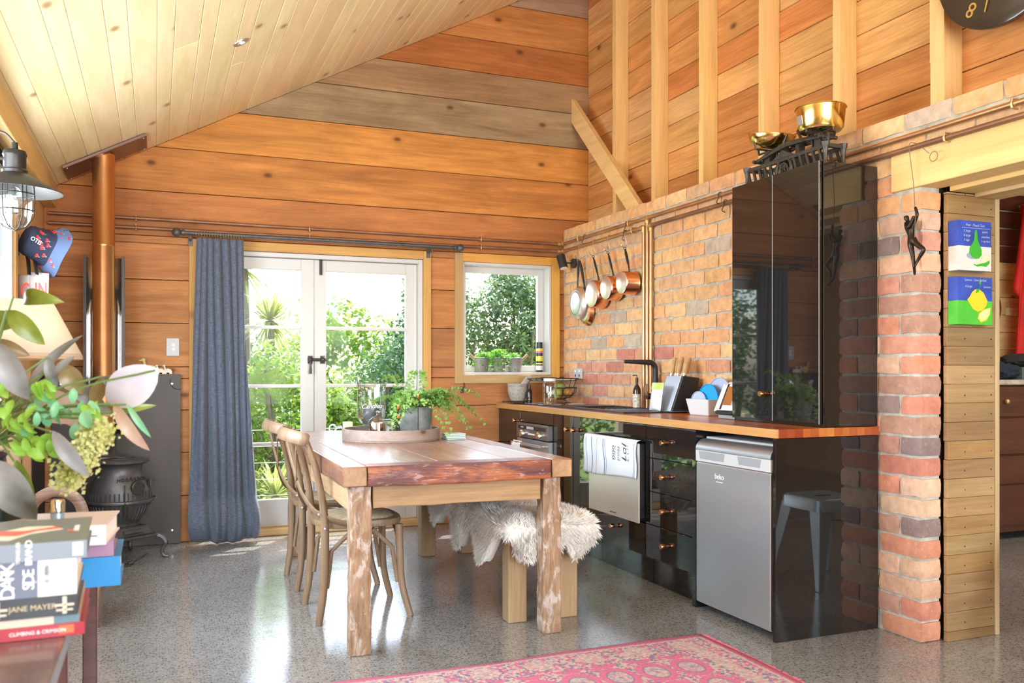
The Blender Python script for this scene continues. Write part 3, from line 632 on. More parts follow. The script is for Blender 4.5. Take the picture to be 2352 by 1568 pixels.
# dish drawer with a drawer under it
t = unit('base_cabinet', 'gloss black base cabinet housing the silver dish drawer', 4.077, 4.663)
front('top_panel', t, 4.077, 4.663, 0.762, 0.86); d = front('drawer', t, 4.077, 4.663, 0.15, 0.325); knob((XF, 4.40, 0.262), d)
t = thing('dish_drawer', 'silver dish drawer front standing slightly open below the towel', 'dishwasher', (2.43, 4.37, 0.33))
MB().box((2.398, 4.082, 0.328), (2.408, 4.66, 0.755)).build('front_panel', simple('pale_satin_steel', (0.80, 0.79, 0.76), 0.28, 0.45), t, bevel=0.001)
MB().box((2.4085, 4.10, 0.35), (2.46, 4.645, 0.748)).build('tub', M['matblack'], t)
for k in range(4): MB().box((2.41, 4.088, 0.36+k*0.02), (2.455, 4.099, 0.37+k*0.02)).build('runner', M['black'], t)
text('maker_name', 'FISHER & PAYKEL', 0.010, (0, -1, 0), (0, 0, 1), (2.3975, 4.36, 0.347), M['iron'], t)
# tea towel draped over the dish drawer
def towel(u, v):
    y = 4.70-0.615*u; s = 0.02*math.sin(5.2*u+1)+0.006*math.sin(23*u)
    if v < 0.15: a = v/0.15*math.pi/2; return Vector((2.415-0.026*math.sin(a), y, 0.760+0.012*math.cos(a)))
    q = (v-0.15)/0.85
    return Vector((2.389-0.004*math.sin(19*u+3*q)-0.006*q*abs(s)*20, y+0.006*math.sin(7*q), 0.760-0.205*q-0.012*math.sin(4*u+1)*q))
m = MB(); m.grid(towel, 50, 24); tw = m.build('tea_towel', simple('towel_linen', (0.78, 0.82, 0.88), 0.95, bump=0.2, bscale=200), None, smooth=True, solid=0.003, fix=False)
tag(tw, 'pale blue striped tea towel with printed letters draped over the silver drawer', 'towel')
blue = rgb('towel_blue', (0.16, 0.27, 0.45), 0.9)
for u0, wd in ((0.06, 0.006), (0.155, 0.012), (0.26, 0.004), (0.40, 0.014), (0.435, 0.006), (0.955, 0.006), (0.975, 0.004)):
    m = MB(); m.grid(lambda u, v: towel(u0+u*wd, 0.16+0.84*v)+Vector((-0.0024, 0, 0)), 3, 20); m.build('stripe', blue, tw, fix=False)
text('lettering', 'Lol', 0.075, (0, 0, 1), (0, 1, 0), (2.372, 4.19, 0.695), M['blackink'], tw, shear=0.3)
text('lettering', 'EMPIRE', 0.026, (0, 0, 1), (0, 1, 0), (2.373, 4.255, 0.69), M['blackink'], tw)
text('lettering', 'ooo', 0.05, (0, 0, 1), (0, 1, 0), (2.374, 4.32, 0.69), M['blackink'], tw)
# four drawers
t = unit('drawer_cabinet', 'gloss black bank of four drawers with copper knobs beside the fridge', 3.618, 4.075)
for z0, z1 in ((0.684, 0.86), (0.506, 0.684), (0.329, 0.506), (0.15, 0.329)):
    d = front('drawer', t, 3.618, 4.075, z0, z1); knob((XF, 3.865, z0+(z1-z0)*0.52), d)
o = MB().box((2.425, 3.583, 0), (2.97, 3.613, 0.86)).build('gable_panel', M['gloss'], None); tag(o, 'slim gloss black upright panel between drawers and fridge', 'panel')
o = MB().box((2.419, 2.986, 0.0), (2.982, 3.004, 0.860)).build('end_panel', M['gloss'], None, bevel=0.001); tag(o, 'wide gloss black end panel closing the kitchen run beside brick pier', 'panel')
# fridge
t = thing('fridge', 'silver under-counter fridge beneath the end of the wooden worktop', 'fridge', (2.7, 3.3, 0))
MB().box((2.475, 3.022, 0.03), (2.96, 3.57, 0.83)).build('body', M['greyplate'], t, bevel=0.004)
for y in (3.06, 3.53): MB().lathe([(0.018, 0), (0.018, 0.032)], 12, (2.52, y, 0)).build('foot', M['black'], t)
prof = [(2.47, 0.035), (2.424, 0.035), (2.420, 0.045), (2.420, 0.705), (2.424, 0.712), (2.47, 0.712)]
dr = MB().prism([(x, 3.022, z) for x, z in prof], (0, 0.55, 0)).build('door', M['steel'], t, bevel=0.003)
MB().prism([(x, 3.020, z) for x, z in ((2.47, 0.7135), (2.418, 0.7135), (2.417, 0.768), (2.47, 0.768))], (0, 0.554, 0)).build('handle_strip', M['greyplate'], dr, bevel=0.002)
for y0, y1 in ((3.08, 3.245), (3.34, 3.545)): MB().prism([(2.4163, y0+0.01, 0.727), (2.4163, y1-0.01, 0.727), (2.4163, y1, 0.764), (2.4163, y0, 0.764)], (0.001, 0, 0)).build('grip_recess_shade', rgb('grip_shadow_grey', (0.27, 0.29, 0.31), 0.5), dr)  # recess shade painted as flat grey patches on the strip
cap = [(2.47, 0.7695), (2.418, 0.7695)]+[(2.418+0.062*(1-math.cos(a)), 0.772+0.05*math.sin(a)) for a in [i*math.pi/2/8 for i in range(9)]]+[(2.55, 0.828), (2.55, 0.80)]
MB().prism([(x, 3.020, z) for x, z in cap], (0, 0.554, 0)).build('door_cap', M['steelmid'], dr, smooth=True, angle=30)
text('maker_badge', 'beko', 0.036, (0, -1, 0), (0, 0, 1), (2.4192, 3.385, 0.655), M['whiteink'], dr); MB().box((2.4192, 3.36, 0.629), (2.4202, 3.41, 0.632)).build('badge_line', M['whiteink'], dr)
# worktop: oiled staves glued side by side
t = thing('worktop', 'oiled butcher-block wooden worktop along the brick wall', 'worktop', (2.7, 4.6, 0.862))
stc = [(0.84, 0.70, 0.50), (0.42, 0.14, 0.09), (0.50, 0.17, 0.10), (0.44, 0.13, 0.08), (0.72, 0.30, 0.14), (0.56, 0.22, 0.13), (0.80, 0.44, 0.22), (0.86, 0.52, 0.26), (0.66, 0.26, 0.13), (0.74, 0.36, 0.17), (0.60, 0.24, 0.13), (0.70, 0.34, 0.17), (0.56, 0.22, 0.12), (0.50, 0.19, 0.11)]
SX0, SX1, SY0, SY1 = 2.515, 2.92, 4.40, 5.44
xs = [2.417, 2.430]+[2.430+0.0426*(i+1) for i in range(13)]
for i in range(14):
    x0, x1 = xs[i], xs[i+1]; x1 = min(x1, 2.983); segs = [(2.98, 6.246)]
    if x1 > SX0+0.012 and x0 < SX1-0.012: segs = [(2.98, SY0+0.012), (SY1-0.012, 6.246)]
    for a, b in segs: MB().box((x0+0.0002, a, 0.8625), (x1-0.0002, b, 0.90)).build('stave', M['tan'], t, bevel=0.0006, color=sh(stc[i], 0.04))
# sink
t = thing('sink', 'black composite sink with drainer set into the wooden worktop', 'sink', (2.72, 4.9, 0.9))
blk = simple('black_composite', (0.022, 0.022, 0.024), 0.3); bx0, bx1, by0, by1 = 2.575, 2.885, 4.97, 5.235
m = MB(); m.box((2.50, by0-0.55, 0.8985), (bx0, 5.45, 0.909)); m.box((bx1, by0-0.55, 0.8985), (2.93, 5.45, 0.909)); m.box((bx0, by1, 0.8985), (bx1, 5.45, 0.909)); m.box((bx0, by0-0.02, 0.8985), (bx1, by0, 0.909)); m.box((bx0, 4.39, 0.8985), (bx1, 4.44, 0.909)); m.build('rim', blk, t)
MB().box((bx0, 4.44, 0.892), (bx1, by0-0.02, 0.901)).build('drainer', blk, t)
for k in range(7): MB().box((bx0+0.03+k*0.04, 4.46, 0.901), (bx0+0.04+k*0.04, by0-0.05, 0.905)).build('drainer_rib', blk, t, bevel=0.001)
m = MB(); m.box((bx0-0.006, by0-0.006, 0.72), (bx1+0.006, by1+0.006, 0.728)); m.box((bx0-0.006, by0-0.006, 0.72), (bx0, by1+0.006, 0.8985)); m.box((bx1, by0-0.006, 0.72), (bx1+0.006, by1+0.006, 0.8985)); m.box((bx0, by0-0.006, 0.72), (bx1, by0, 0.8985)); m.box((bx0, by1, 0.72), (bx1, by1+0.006, 0.8985)); m.build('bowl', blk, t)
# hob
t = thing('hob', 'black glass hob let into the far end of the worktop', 'hob', (2.71, 5.82, 0.9))
MB().box((2.50, 5.54, 0.9005), (2.93, 6.10, 0.906)).build('glass_plate', M['gloss'], t, bevel=0.0015)
for x, y, r in ((2.61, 5.68, 0.085), (2.61, 5.95, 0.07), (2.82, 5.68, 0.07), (2.82, 5.95, 0.085)):
    MB().tube(arc((x, y, 0.9062), r, 0, 2*math.pi, 32, (1, 0, 0), (0, 1, 0))[:-1], 0.0012, 4, closed=True).build('zone_ring', M['greyplate'], t)
# tap
t = thing('mixer_tap', 'tall black mixer tap standing behind the sink', 'tap', (2.945, 4.80, 0.9))
m = MB(); py = 4.80; m.lathe([(0.026, 0.9005), (0.026, 0.925), (0.02, 0.93), (0.02, 1.10)], 18, (2.945, py, 0)); m.tube([(2.945, py, 1.09)]+arc((2.90, py, 1.155), 0.045, 0, R90, 6)+[(2.73, py+0.02, 1.205)], [0.017]*8+[0.011], 12, flat=(1, 1)); m.build('spout', M['matblack'], t, smooth=True)
m = MB(); m.tube([(2.945, py, 0.985), (2.885, py+0.005, 0.985)], 0.02, 14); m.build('valve', M['matblack'], t, smooth=True)
m = MB(); m.tube([(2.888, py+0.005, 0.99), (2.878, py+0.01, 1.02), (2.885, py+0.01, 1.065)], [0.012, 0.009, 0.006], 8); m.build('lever', simple('bronze_lever', (0.2, 0.12, 0.08), 0.35, 0.7), t, smooth=True)
# ---------------------------------------------------------------- tall wall cupboard on the worktop
t = thing('wall_cupboard', 'tall gloss black two-door cupboard standing on the worktop', 'cupboard', (2.82, 3.3, 0.9))
MB().box((2.68, 2.992, 0.902), (2.984, 3.612, 2.058)).build('body', M['gloss'], t, bevel=0.0015)
for y0, y1 in ((3.31, 3.614), (3.0, 3.307)):
    d = MB().box((2.660, y0, 0.915), (2.6775, y1, 2.058)).build('door', M['gloss'], t, bevel=0.0012)
    if y0 > 3.2: knob((2.66, 3.352, 1.04), d)
for yy in (3.3085, 2.9985): MB().box((2.6595, yy-0.0012, 0.915), (2.6605, yy+0.0012, 2.058)).build('edge_strip', M['greyplate'], t)
# ---------------------------------------------------------------- things on the worktop
t = thing('mortar', 'grey granite mortar on a low metal trivet by the window', 'mortar', (2.52, 6.06, 0.9))
m = MB(); R = 0.078; m.lathe([(0.0001, 0.922), (0.052, 0.922), (0.056, 0.932), (0.068, 0.96), (0.078, 1.0), (0.076, 1.028), (0.079, 1.032), (0.079, 1.05), (0.064, 1.05), (0.058, 1.0), (0.03, 0.96), (0.0001, 0.955)], 28, (2.52, 6.06, 0)); m.build('bowl', M['stone'], t, smooth=True)
m = MB(); m.tube([(2.43, 6.0, 0.915), (2.60, 6.0, 0.915), (2.60, 6.14, 0.915), (2.43, 6.14, 0.915)], 0.005, 6, closed=True)
for x, y in ((2.43, 6.0), (2.60, 6.0), (2.60, 6.14), (2.43, 6.14)): m.tube([(x, y, 0.9005), (x, y, 0.915)], 0.006, 6)
for y in (6.04, 6.10): m.tube([(2.43, y, 0.915), (2.60, y, 0.915)], 0.006, 6)
m.build('trivet', M['irongrey'], t)
o = MB().tube([(2.50, 6.06, 0.975), (2.53, 6.05, 1.01), (2.60, 6.045, 1.085), (2.616, 6.045, 1.10)], [0.022, 0.017, 0.024, 0.016], 14).build('pestle', M['stone'], None, smooth=True); tag(o, 'grey stone pestle leaning in the mortar', 'pestle')
def bottle(name, label, cat, p, r, h, mat, neck=0.35, capm='black'):
    t = thing(name, label, cat, p); m = MB(); z = p[2]+0.0005
    m.lathe([(0.0001, 0), (r*0.95, 0), (r, 0.005), (r, h*0.60), (r*0.85, h*0.68), (r*neck, h*0.78), (r*neck, h*0.82)], 20, (p[0], p[1], z)); m.build('body', mat, t, smooth=True)
    MB().lathe([(r*neck*1.15, h*0.82), (r*neck*1.15, h), (0.0001, h)], 16, (p[0], p[1], z)).build('cap', M[capm], t, smooth=True, angle=30); return t
t = bottle('dropper_bottle', 'small black bottle standing beside the granite mortar', 'bottle', (2.575, 5.97, 0.9), 0.021, 0.142, simple('black_glass', (0.01, 0.01, 0.012), 0.15), 0.5)
text('label_print', 'OIL', 0.012, (0.9, -0.4, 0), (0, 0, 1), (2.566, 5.9515, 0.935), M['whiteink'], t)
t = thing('glass_jar', 'clear glass preserving jar a quarter full of brown grains', 'jar', (2.60, 5.66, 0.906))
m = MB(); pr = [(0.0001, 0.907), (0.044, 0.907), (0.05, 0.913), (0.052, 0.94), (0.052, 1.03), (0.049, 1.055), (0.041, 1.07), (0.041, 1.075)]; m.lathe(pr, 28, (2.60, 5.66, 0)); m.build('glass_body', M['clear'], t, smooth=True, fix=False)
MB().lathe([(0.0001, 1.092), (0.043, 1.092), (0.044, 1.089), (0.044, 1.072)], 28, (2.60, 5.66, 0)).build('lid', rgb('frosted_lid', (0.75, 0.75, 0.74), 0.3), t, smooth=True, angle=30)
m = MB()
for k in range(420):
    a = random.uniform(0, 6.28); rr = 0.046*math.sqrt(random.random()); z = random.uniform(0.911, 0.949)
    m.ball((2.60+rr*math.cos(a), 5.66+rr*math.sin(a), z), 0.0045, 5, 3, (1, 0.7, 0.8))
m.build('grains', simple('brown_grain', (0.42, 0.25, 0.10), 0.7), t, kind='stuff')
text('embossed_name', 'Ball', 0.034, (0.927, -0.375, 0.15), (-0.1, 0, 1), (2.5822, 5.6095, 0.99), rgb('embossed_glass', (0.7, 0.74, 0.76), 0.2), t, shear=0.3)
# wire fruit stand
t = thing('wire_fruit_stand', 'two-tier dark wire fruit stand in the worktop corner', 'fruit stand', (2.80, 5.92, 0.9))
m = MB(); c = Vector((2.80, 5.92, 0))
def ring(r, z, rr=0.003): m.tube(arc((c.x, c.y, z), r, 0, 2*math.pi, 28, (1, 0, 0), (0, 1, 0))[:-1], rr, 5, closed=True)
ring(0.085, 0.905, 0.004); ring(0.04, 0.935); ring(0.13, 1.02, 0.004); ring(0.10, 0.965)
for k in range(14):
    a = k*2*math.pi/14; e = Vector((math.cos(a), math.sin(a), 0)); m.tube([c+e*0.03+Vector((0, 0, 0.934)), c+e*0.085+Vector((0, 0, 0.95)), c+e*0.118+Vector((0, 0, 0.985)), c+e*0.13+Vector((0, 0, 1.02))], 0.0022, 4)
for k in range(4):
    a = k*R90+0.5; e = Vector((math.cos(a), math.sin(a), 0)); m.tube([c+e*0.085+Vector((0, 0, 0.905)), c+e*0.05+Vector((0, 0, 0.935))], 0.003, 5); m.tube([c+e*0.128+Vector((0, 0, 1.02)), c+e*0.15+Vector((0, 0, 1.075))], 0.003, 5)
m.build('lower_basket', M['irongrey'], t)
m = MB(); c = Vector((2.76, 5.95, 0)); ring(0.19, 1.088, 0.004); ring(0.165, 1.072, 0.003)
for k in range(9): x = -0.15+k*0.0375; yy = math.sqrt(max(0, 0.165**2-x*x)); m.tube([(c.x+x, c.y-yy, 1.072), (c.x+x, c.y+yy, 1.072)], 0.002, 4)
for k in range(16): a = k*2*math.pi/16; e = Vector((math.cos(a), math.sin(a), 0)); m.tube([c+e*0.165+Vector((0, 0, 1.072)), c+e*0.19+Vector((0, 0, 1.088))], 0.002, 4)
m.build('upper_tray', M['irongrey'], t)
for nm, lab, cat, p, r, col, scl in (('pear_fruit', 'green pear lying at front of the wire fruit stand', 'pear', (2.755, 5.865, 0.985), 0.036, (0.35, 0.42, 0.08), (1, 1, 1.25)), ('lemon_fruit', 'yellow lemon low in the wire fruit stand', 'lemon', (2.79, 5.985, 0.972), 0.032, (0.80, 0.62, 0.05), (1.2, 1, 1)), ('apple_fruit', 'reddish-yellow apple at back of the wire fruit stand', 'apple', (2.855, 5.90, 0.985), 0.038, (0.60, 0.28, 0.08), (1, 1, 0.9)), ('mango_fruit', 'green mango on top in the wire fruit stand', 'mango', (2.80, 5.915, 1.03), 0.035, (0.28, 0.36, 0.10), (1.3, 1, 0.9))):
    o = MB().ball(p, r, 16, 10, scl).build(nm, simple(nm+'_skin', col, 0.45, var=0.2, bscale=30), None, smooth=True); tag(o, lab, cat, 'fruit in the wire stand')
    MB().tube([(p[0], p[1], p[2]+r*scl[2]*0.9), (p[0]+0.004, p[1], p[2]+r*scl[2]*1.25)], 0.002, 5).build('stalk', M['bark'], o)
o = MB().lathe([(0.0001, 1.0755), (0.055, 1.0755), (0.062, 1.09), (0.06, 1.098), (0.0001, 1.098)], 24, (2.70, 5.90, 0)).build('black_tin', M['black'], None, smooth=True, angle=30); tag(o, 'flat round black tin on the wire stand tray', 'tin')
o = MB().prism([(2.74, 5.84, 1.0755), (2.90, 5.86, 1.0755), (2.90, 6.04, 1.0755), (2.75, 6.02, 1.0755)], (0, 0, 0.012)).build('folded_papers', M['paper'], None); tag(o, 'folded white papers lying on the wire stand tray', 'papers')
# soap
t = bottle('soap_bottle', 'brown soap bottle with floral label behind the sink', 'bottle', (2.90, 4.955, 0.9), 0.026, 0.20, simple('brown_glass', (0.05, 0.018, 0.01), 0.15), 0.32)
MB().lathe([(0.0265, 0.908), (0.0265, 0.995)], 20, (2.90, 4.955, 0), caps=False).build('label', simple('floral_label', (0.72, 0.62, 0.52), 0.6, var=0.5, bscale=260), t)
m = MB(); m.tube([(2.90, 4.955, 1.095), (2.90, 4.955, 1.118), (2.875, 4.965, 1.116)], 0.004, 6); m.build('pump', M['black'], t)
# knife block
t = thing('knife_block', 'slanted steel knife block with wooden-handled knives', 'knife block', (2.85, 4.41, 0.9))
V0, V1 = Vector((2.80, 4.40, 0.912)), Vector((2.815, 4.53, 0.912))
def kb(y0, y1, mat, nm):
    m = MB(); m.prism([(2.775, y0, 0.911), (2.93, y0, 0.911), (2.95, y0-0.02, 1.105), (2.84, y0-0.02, 1.118)], (0, y1-y0, 0)); return m.build(nm, mat, t, bevel=0.002)
kb(4.34, 4.362, M['matblack'], 'side_panel'); kb(4.364, 4.518, M['steelmid'], 'block')
m = MB(); m.box((2.77, 4.335, 0.9095), (2.935, 4.52, 0.9125)); m.build('base', M['steel'], t)
for k, (dy, dx, hh) in enumerate(((4.50, 0.0, 0.115), (4.465, 0.008, 0.11), (4.43, 0.0, 0.12), (4.405, 0.035, 0.115), (4.38, 0.012, 0.085))):
    kn = thing('kitchen_knife', ['wood-handled kitchen knife in the block, nearest the packet', 'wood-handled kitchen knife in the block, next inward from the packet end', 'tallest wood-handled kitchen knife in the middle of the block', 'wood-handled kitchen knife standing furthest back in the block', 'shortest wood-handled kitchen knife by the black side of the block'][k], 'knife', (2.87+dx, dy-0.018, 1.10), 'knives in the block')
    b0 = Vector((2.862+dx, dy-0.018, 1.112)); dirv = Vector((0.16, -0.10, 1)).normalized()
    MB().tube([b0, b0+dirv*0.018], [0.010, 0.011], 8, flat=(0.6, 1)).build('bolster', M['chrome'], kn, smooth=True)
    MB().tube([b0+dirv*0.018, b0+dirv*(hh*0.5), b0+dirv*(hh*0.9), b0+dirv*hh], [0.014, 0.0165, 0.018, 0.012], 10, flat=(0.7, 1)).build('handle', simple('oak_handle_%d' % k, (0.55, 0.33, 0.15), 0.5, var=0.15, bscale=40), kn, smooth=True)
t = thing('food_packet', 'white food packet with green top leaning on the knife block', 'packet', (2.74, 4.46, 0.9))
m = MB(); m.grid(lambda u, v: Vector((2.752+0.032*v+0.02*math.sin(math.pi*u)*(-1)*math.sin(math.pi*min(1, v*1.05))**0.6, 4.555-0.125*u+0.012*v, 0.910+0.165*v)), 9, 11); m.build('bag', rgb('packet_film', (0.80, 0.83, 0.80), 0.3), t, smooth=True, solid=0.004, fix=False)
m = MB(); m.grid(lambda u, v: Vector((2.7475+0.032*(0.76+0.22*v)-0.02*math.sin(math.pi*u)*math.sin(math.pi*(0.76+0.2*v))**0.6, 4.555-0.125*u+0.012, 0.910+0.165*(0.76+0.22*v))), 9, 4); m.build('green_band', rgb('lime_print', (0.50, 0.72, 0.12), 0.4), t, smooth=True, fix=False)
# tub of lids
t = thing('storage_tub', 'white plastic tub full of container lids on the worktop', 'tub', (2.86, 4.08, 0.9))
m = MB(); a0, a1 = (2.775, 2.955), (4.005, 4.19)
def frust(x0, x1, y0, y1, z0, x2, x3, y2, y3, z1): return [(x0, y0, z0), (x1, y0, z0), (x1, y1, z0), (x0, y1, z0), (x2, y2, z1), (x3, y2, z1), (x3, y3, z1), (x2, y3, z1)]
FQ = [(0,3,2,1),(0,1,5,4),(1,2,6,5),(2,3,7,6),(3,0,4,7)]
m.add(frust(2.788, 2.945, 4.0, 4.178, 0.9012, 2.772, 2.96, 3.982, 4.196, 0.99), FQ); m.build('tub_body', rgb('tub_plastic', (0.68, 0.70, 0.72), 0.35), t, solid=0.003, bevel=0.006, seg=2, fix=False)
for k, (lab, y, x, r, tilt, col, tr) in enumerate((('deep blue round lid at the sink end of the white tub', 4.168, 2.845, 0.060, 0.25, (0.05, 0.18, 0.50), 0), ('translucent round lid second in the white tub', 4.148, 2.830, 0.064, 0.2, (0.42, 0.50, 0.72), 1), ('bright blue round lid in the middle of the white tub', 4.098, 2.860, 0.085, 0.12, (0.01, 0.36, 0.85), 0), ('large translucent oval lid beside the toaster', 4.070, 2.915, 0.104, 0.10, (0.48, 0.54, 0.76), 1))):
    Mx = Matrix.Rotation(-R90, 4, 'Y') @ Matrix.Rotation(tilt+0.15, 4, 'X')
    o = MB().lathe([(0.0001, 0.001), (r*0.86, 0.001), (r*0.88, -0.003), (r*0.97, -0.003), (r, 0.0), (r, 0.009), (r*0.96, 0.009), (r*0.94, 0.004), (0.0001, 0.004)], 28, (x, y, 0.906+r*0.98), Mx, sy=0.82).build('container_lid', rgb('lid_plastic_%d' % k, col, 0.3), None, smooth=True, angle=30)
    tag(o, lab, 'lid', 'lids in the white tub')
# toaster
t = thing('toaster', 'white and chrome slot toaster beside the tall black cupboard', 'toaster', (2.77, 3.72, 0.9))
def tprof(k=0.0): return [(2.68-k, 0.945), (2.69-k, 0.975), (2.735-k*0.4, 1.075), (2.76, 1.09), (2.86, 1.09), (2.885, 1.07), (2.90, 0.945)]
MB().prism([(x, 3.635, z) for x, z in tprof()], (0, 0.135, 0)).build('body', M['whiteplastic'], t, bevel=0.004)
MB().prism([(x, 3.7715, z) for x, z in ((2.672, 0.94), (2.735, 1.078), (2.752, 1.078), (2.752, 0.94))], (0, 0.016, 0)).build('end_trim', M['whiteplastic'], t, bevel=0.002)
MB().prism([(x, 3.7715, z) for x, z in ((2.754, 0.935), (2.754, 1.08), (2.88, 1.08), (2.895, 0.935))], (0, 0.012, 0)).build('end_plate', M['chrome'], t, bevel=0.002)
MB().prism([(2.6875, 3.66, 0.972), (2.731, 3.66, 1.066), (2.731, 3.735, 1.066), (2.6875, 3.735, 0.972)], (-0.004, 0, 0.001)).build('side_plate', M['chrome'], t, bevel=0.001); MB().prism([(2.678, 3.736, 0.950), (2.736, 3.736, 1.078), (2.736, 3.745, 1.078), (2.678, 3.745, 0.950)], (-0.004, 0, 0.001)).build('black_band', M['black'], t)
MB().box((2.675, 3.64, 0.925), (2.90, 3.78, 0.9435)).build('black_skirt', M['black'], t, bevel=0.003); MB().box((2.69, 3.64, 0.9005), (2.895, 3.775, 0.9245)).build('base', M['steelmid'], t, bevel=0.004)
MB().box((2.775, 3.65, 1.0905), (2.80, 3.76, 1.0945)).build('slot', M['black'], t); MB().box((2.825, 3.65, 1.0905), (2.85, 3.76, 1.0945)).build('slot', M['black'], t)
MB().box((2.80, 3.784, 1.03), (2.83, 3.805, 1.045)).build('lever', M['black'], t, bevel=0.003)
# ---------------------------------------------------------------- scales on top of the cupboard
t = thing('balance_scales', 'antique cast iron balance scales on top of the black cupboard', 'scales', (2.79, 3.32, 2.058))
z0 = 2.060; ya, yb = 3.60, 3.05
for xx in (2.735, 2.835):
    m = MB(); m.box((xx, yb, z0), (xx+0.012, ya, z0+0.016)); m.box((xx, yb, z0+0.075), (xx+0.012, ya, z0+0.092))
    for k in range(13):
        y = ya-0.02-k*0.042
        if 0.2 < abs(y-3.325)*1 and False: pass
        if abs(y-3.325) > 0.05: m.prism([(xx+0.002, y, z0+0.014), (xx+0.002, y-0.014, z0+0.014), (xx+0.002, y+0.006, z0+0.078), (xx+0.002, y+0.02, z0+0.078)], (0.008, 0, 0))
    m.tube(arc((xx+0.006, 3.325, z0+0.016), 0.055, 0, math.pi, 10, (0, 1, 0), (0, 0, 1.5)), 0.008, 6); m.tube(arc((xx+0.006, 3.325, z0+0.02), 0.03, 0, math.pi, 8, (0, 1, 0), (0, 0, 1.5)), 0.006, 6)
    for k in range(6): a = k*math.pi/3; m.tube([(xx+0.006, 3.325, z0+0.045), (xx+0.006, 3.325+0.022*math.cos(a), z0+0.045+0.022*math.sin(a))], 0.004, 5)
    m.prism([(xx-0.003, 3.25, z0+0.09), (xx-0.003, 3.40, z0+0.09), (xx-0.003, 3.325, z0+0.125)], (0.018, 0, 0)); m.build('pierced_side', M['irongrey'], t)
m = MB()
for y in (ya, yb):
    for xx in (2.733, 2.833): m.tube(bez([(xx+0.008, y, z0), (xx+0.008, y, z0+0.03), (xx+0.008, y, z0+0.06), (xx+0.008, y, z0+0.1)], 3), [0.016, 0.013, 0.010, 0.009, 0.009, 0.009, 0.011, 0.013, 0.018, 0.020], 8)
    m.box((2.735, y-0.008, z0+0.078), (2.847, y+0.008, z0+0.095))
m.box((2.735, yb, z0), (2.847, ya, z0+0.006)); m.build('base', M['irongrey'], t)
m = MB()
for xx in (2.755, 2.825):
    m.tube([(xx, 3.56, z0+0.118), (xx, 3.40, z0+0.145), (xx, 3.325, z0+0.155), (xx, 3.22, z0+0.15), (xx, 3.08, z0+0.135)], [0.007, 0.011, 0.013, 0.011, 0.007], 6)
for y, zz in ((3.55, 0.12), (3.325, 0.155), (3.09, 0.137)): m.tube([(2.74, y, z0+zz), (2.84, y, z0+zz)], 0.009, 8)
m.ball((2.79, 3.10, z0+0.137), 0.02, 10, 6); m.build('beam', M['irongrey'], t, smooth=True)
m = MB()
for y in (3.38, 3.27): m.box((2.772, y-0.012, z0+0.0), (2.808, y+0.012, z0+0.17))
m.tube([(2.79, 3.40, z0+0.165), (2.79, 3.36, z0+0.215)], 0.006, 6); m.tube([(2.79, 3.26, z0+0.165), (2.79, 3.29, z0+0.215)], 0.006, 6); m.build('pointer_post', M['irongrey'], t)
def cradle(y, zb, r):
    m = MB(); 
    for a in (0, R90): 
        e = Vector((math.cos(a), math.sin(a), 0)); c = Vector((2.79, y, zb)); m.tube([c-e*(r*1.03)+Vector((0, 0, 0.06)), c-e*(r*0.9), c, c+e*(r*0.9), c+e*(r*1.03)+Vector((0, 0, 0.06))], 0.006, 5)
    m.box((2.77, y-0.02, zb-0.07), (2.81, y+0.02, zb-0.002))
    for dy in (-0.05, 0.05): m.tube([(2.79, y, zb-0.01), (2.79, y+dy, zb-0.015), (2.79, y+dy, zb-0.075)], 0.007, 5)
    return m.build('pan_cradle', M['irongrey'], t)
cradle(3.485, z0+0.165, 0.095); cradle(3.135, z0+0.165, 0.09)
Mt = Matrix.Rotation(0.16, 4, 'X')
o = MB().lathe([(0.0001, 0), (0.06, 0.002), (0.088, 0.02), (0.112, 0.058), (0.117, 0.062), (0.118, 0.058), (0.093, 0.016), (0.062, -0.003), (0.0001, -0.005)], 40, (2.79, 3.485, z0+0.178), Mt).build('shallow_brass_pan', M['brass'], None, smooth=True, angle=60); tag(o, 'shallow polished brass pan resting on the lower end of the scales', 'scale pan', 'brass scale pans')
o = MB().lathe([(0.0001, 0.002), (0.09, 0.002), (0.096, 0.012), (0.106, 0.098), (0.112, 0.101), (0.113, 0.097), (0.109, 0.096), (0.099, 0.008), (0.09, -0.004), (0.0001, -0.004)], 40, (2.79, 3.135, z0+0.176)).build('deep_brass_pan', M['brass'], None, smooth=True, angle=50); tag(o, 'deep polished brass pan riding high on the scales', 'scale pan', 'brass scale pans')
m = MB(); m.prism([(2.692, 3.165, z0+0.193), (2.692, 3.135, z0+0.193), (2.684, 3.135, z0+0.233), (2.684, 3.165, z0+0.233)], (-0.004, 0, 0)); m.build('lead_plate', M['steelmid'], o)
# ---------------------------------------------------------------- copper pipes
def pipe(path, label, r=0.0115, nm='copper_pipe', mt='copper'):
    o = MB().tube(path, r, 12).build(nm, M[mt], None, smooth=True); return tag(o, label, 'pipe')
PXW = 2.955
o1 = pipe([(PXW, 6.205, 2.140), (PXW, 1.0, 2.142)], 'upper copper pipe running the length of the brick wall')
o2 = pipe([(PXW, 6.205, 2.083), (PXW, 4.99, 2.085)], 'lower copper pipe holding the hanging pans')
o3 = pipe([(PXW, 4.87, 2.085), (PXW, 1.0, 2.092)], 'lower copper pipe over the doorway beam', mt='oldcopper')
o4 = pipe([(-0.63, 6.215, 2.145), (2.93, 6.215, 2.140)], 'upper copper pipe across the boarded end wall', mt='oldcopper')
o5 = pipe([(-0.63, 6.215, 2.083), (2.93, 6.215, 2.083)], 'lower copper pipe across the boarded end wall', mt='oldcopper')
o6 = pipe([(PXW+0.008, 4.975, 2.078), (PXW+0.008, 4.975, 0.9005)], 'vertical copper pipe nearest the hanging saucepans')
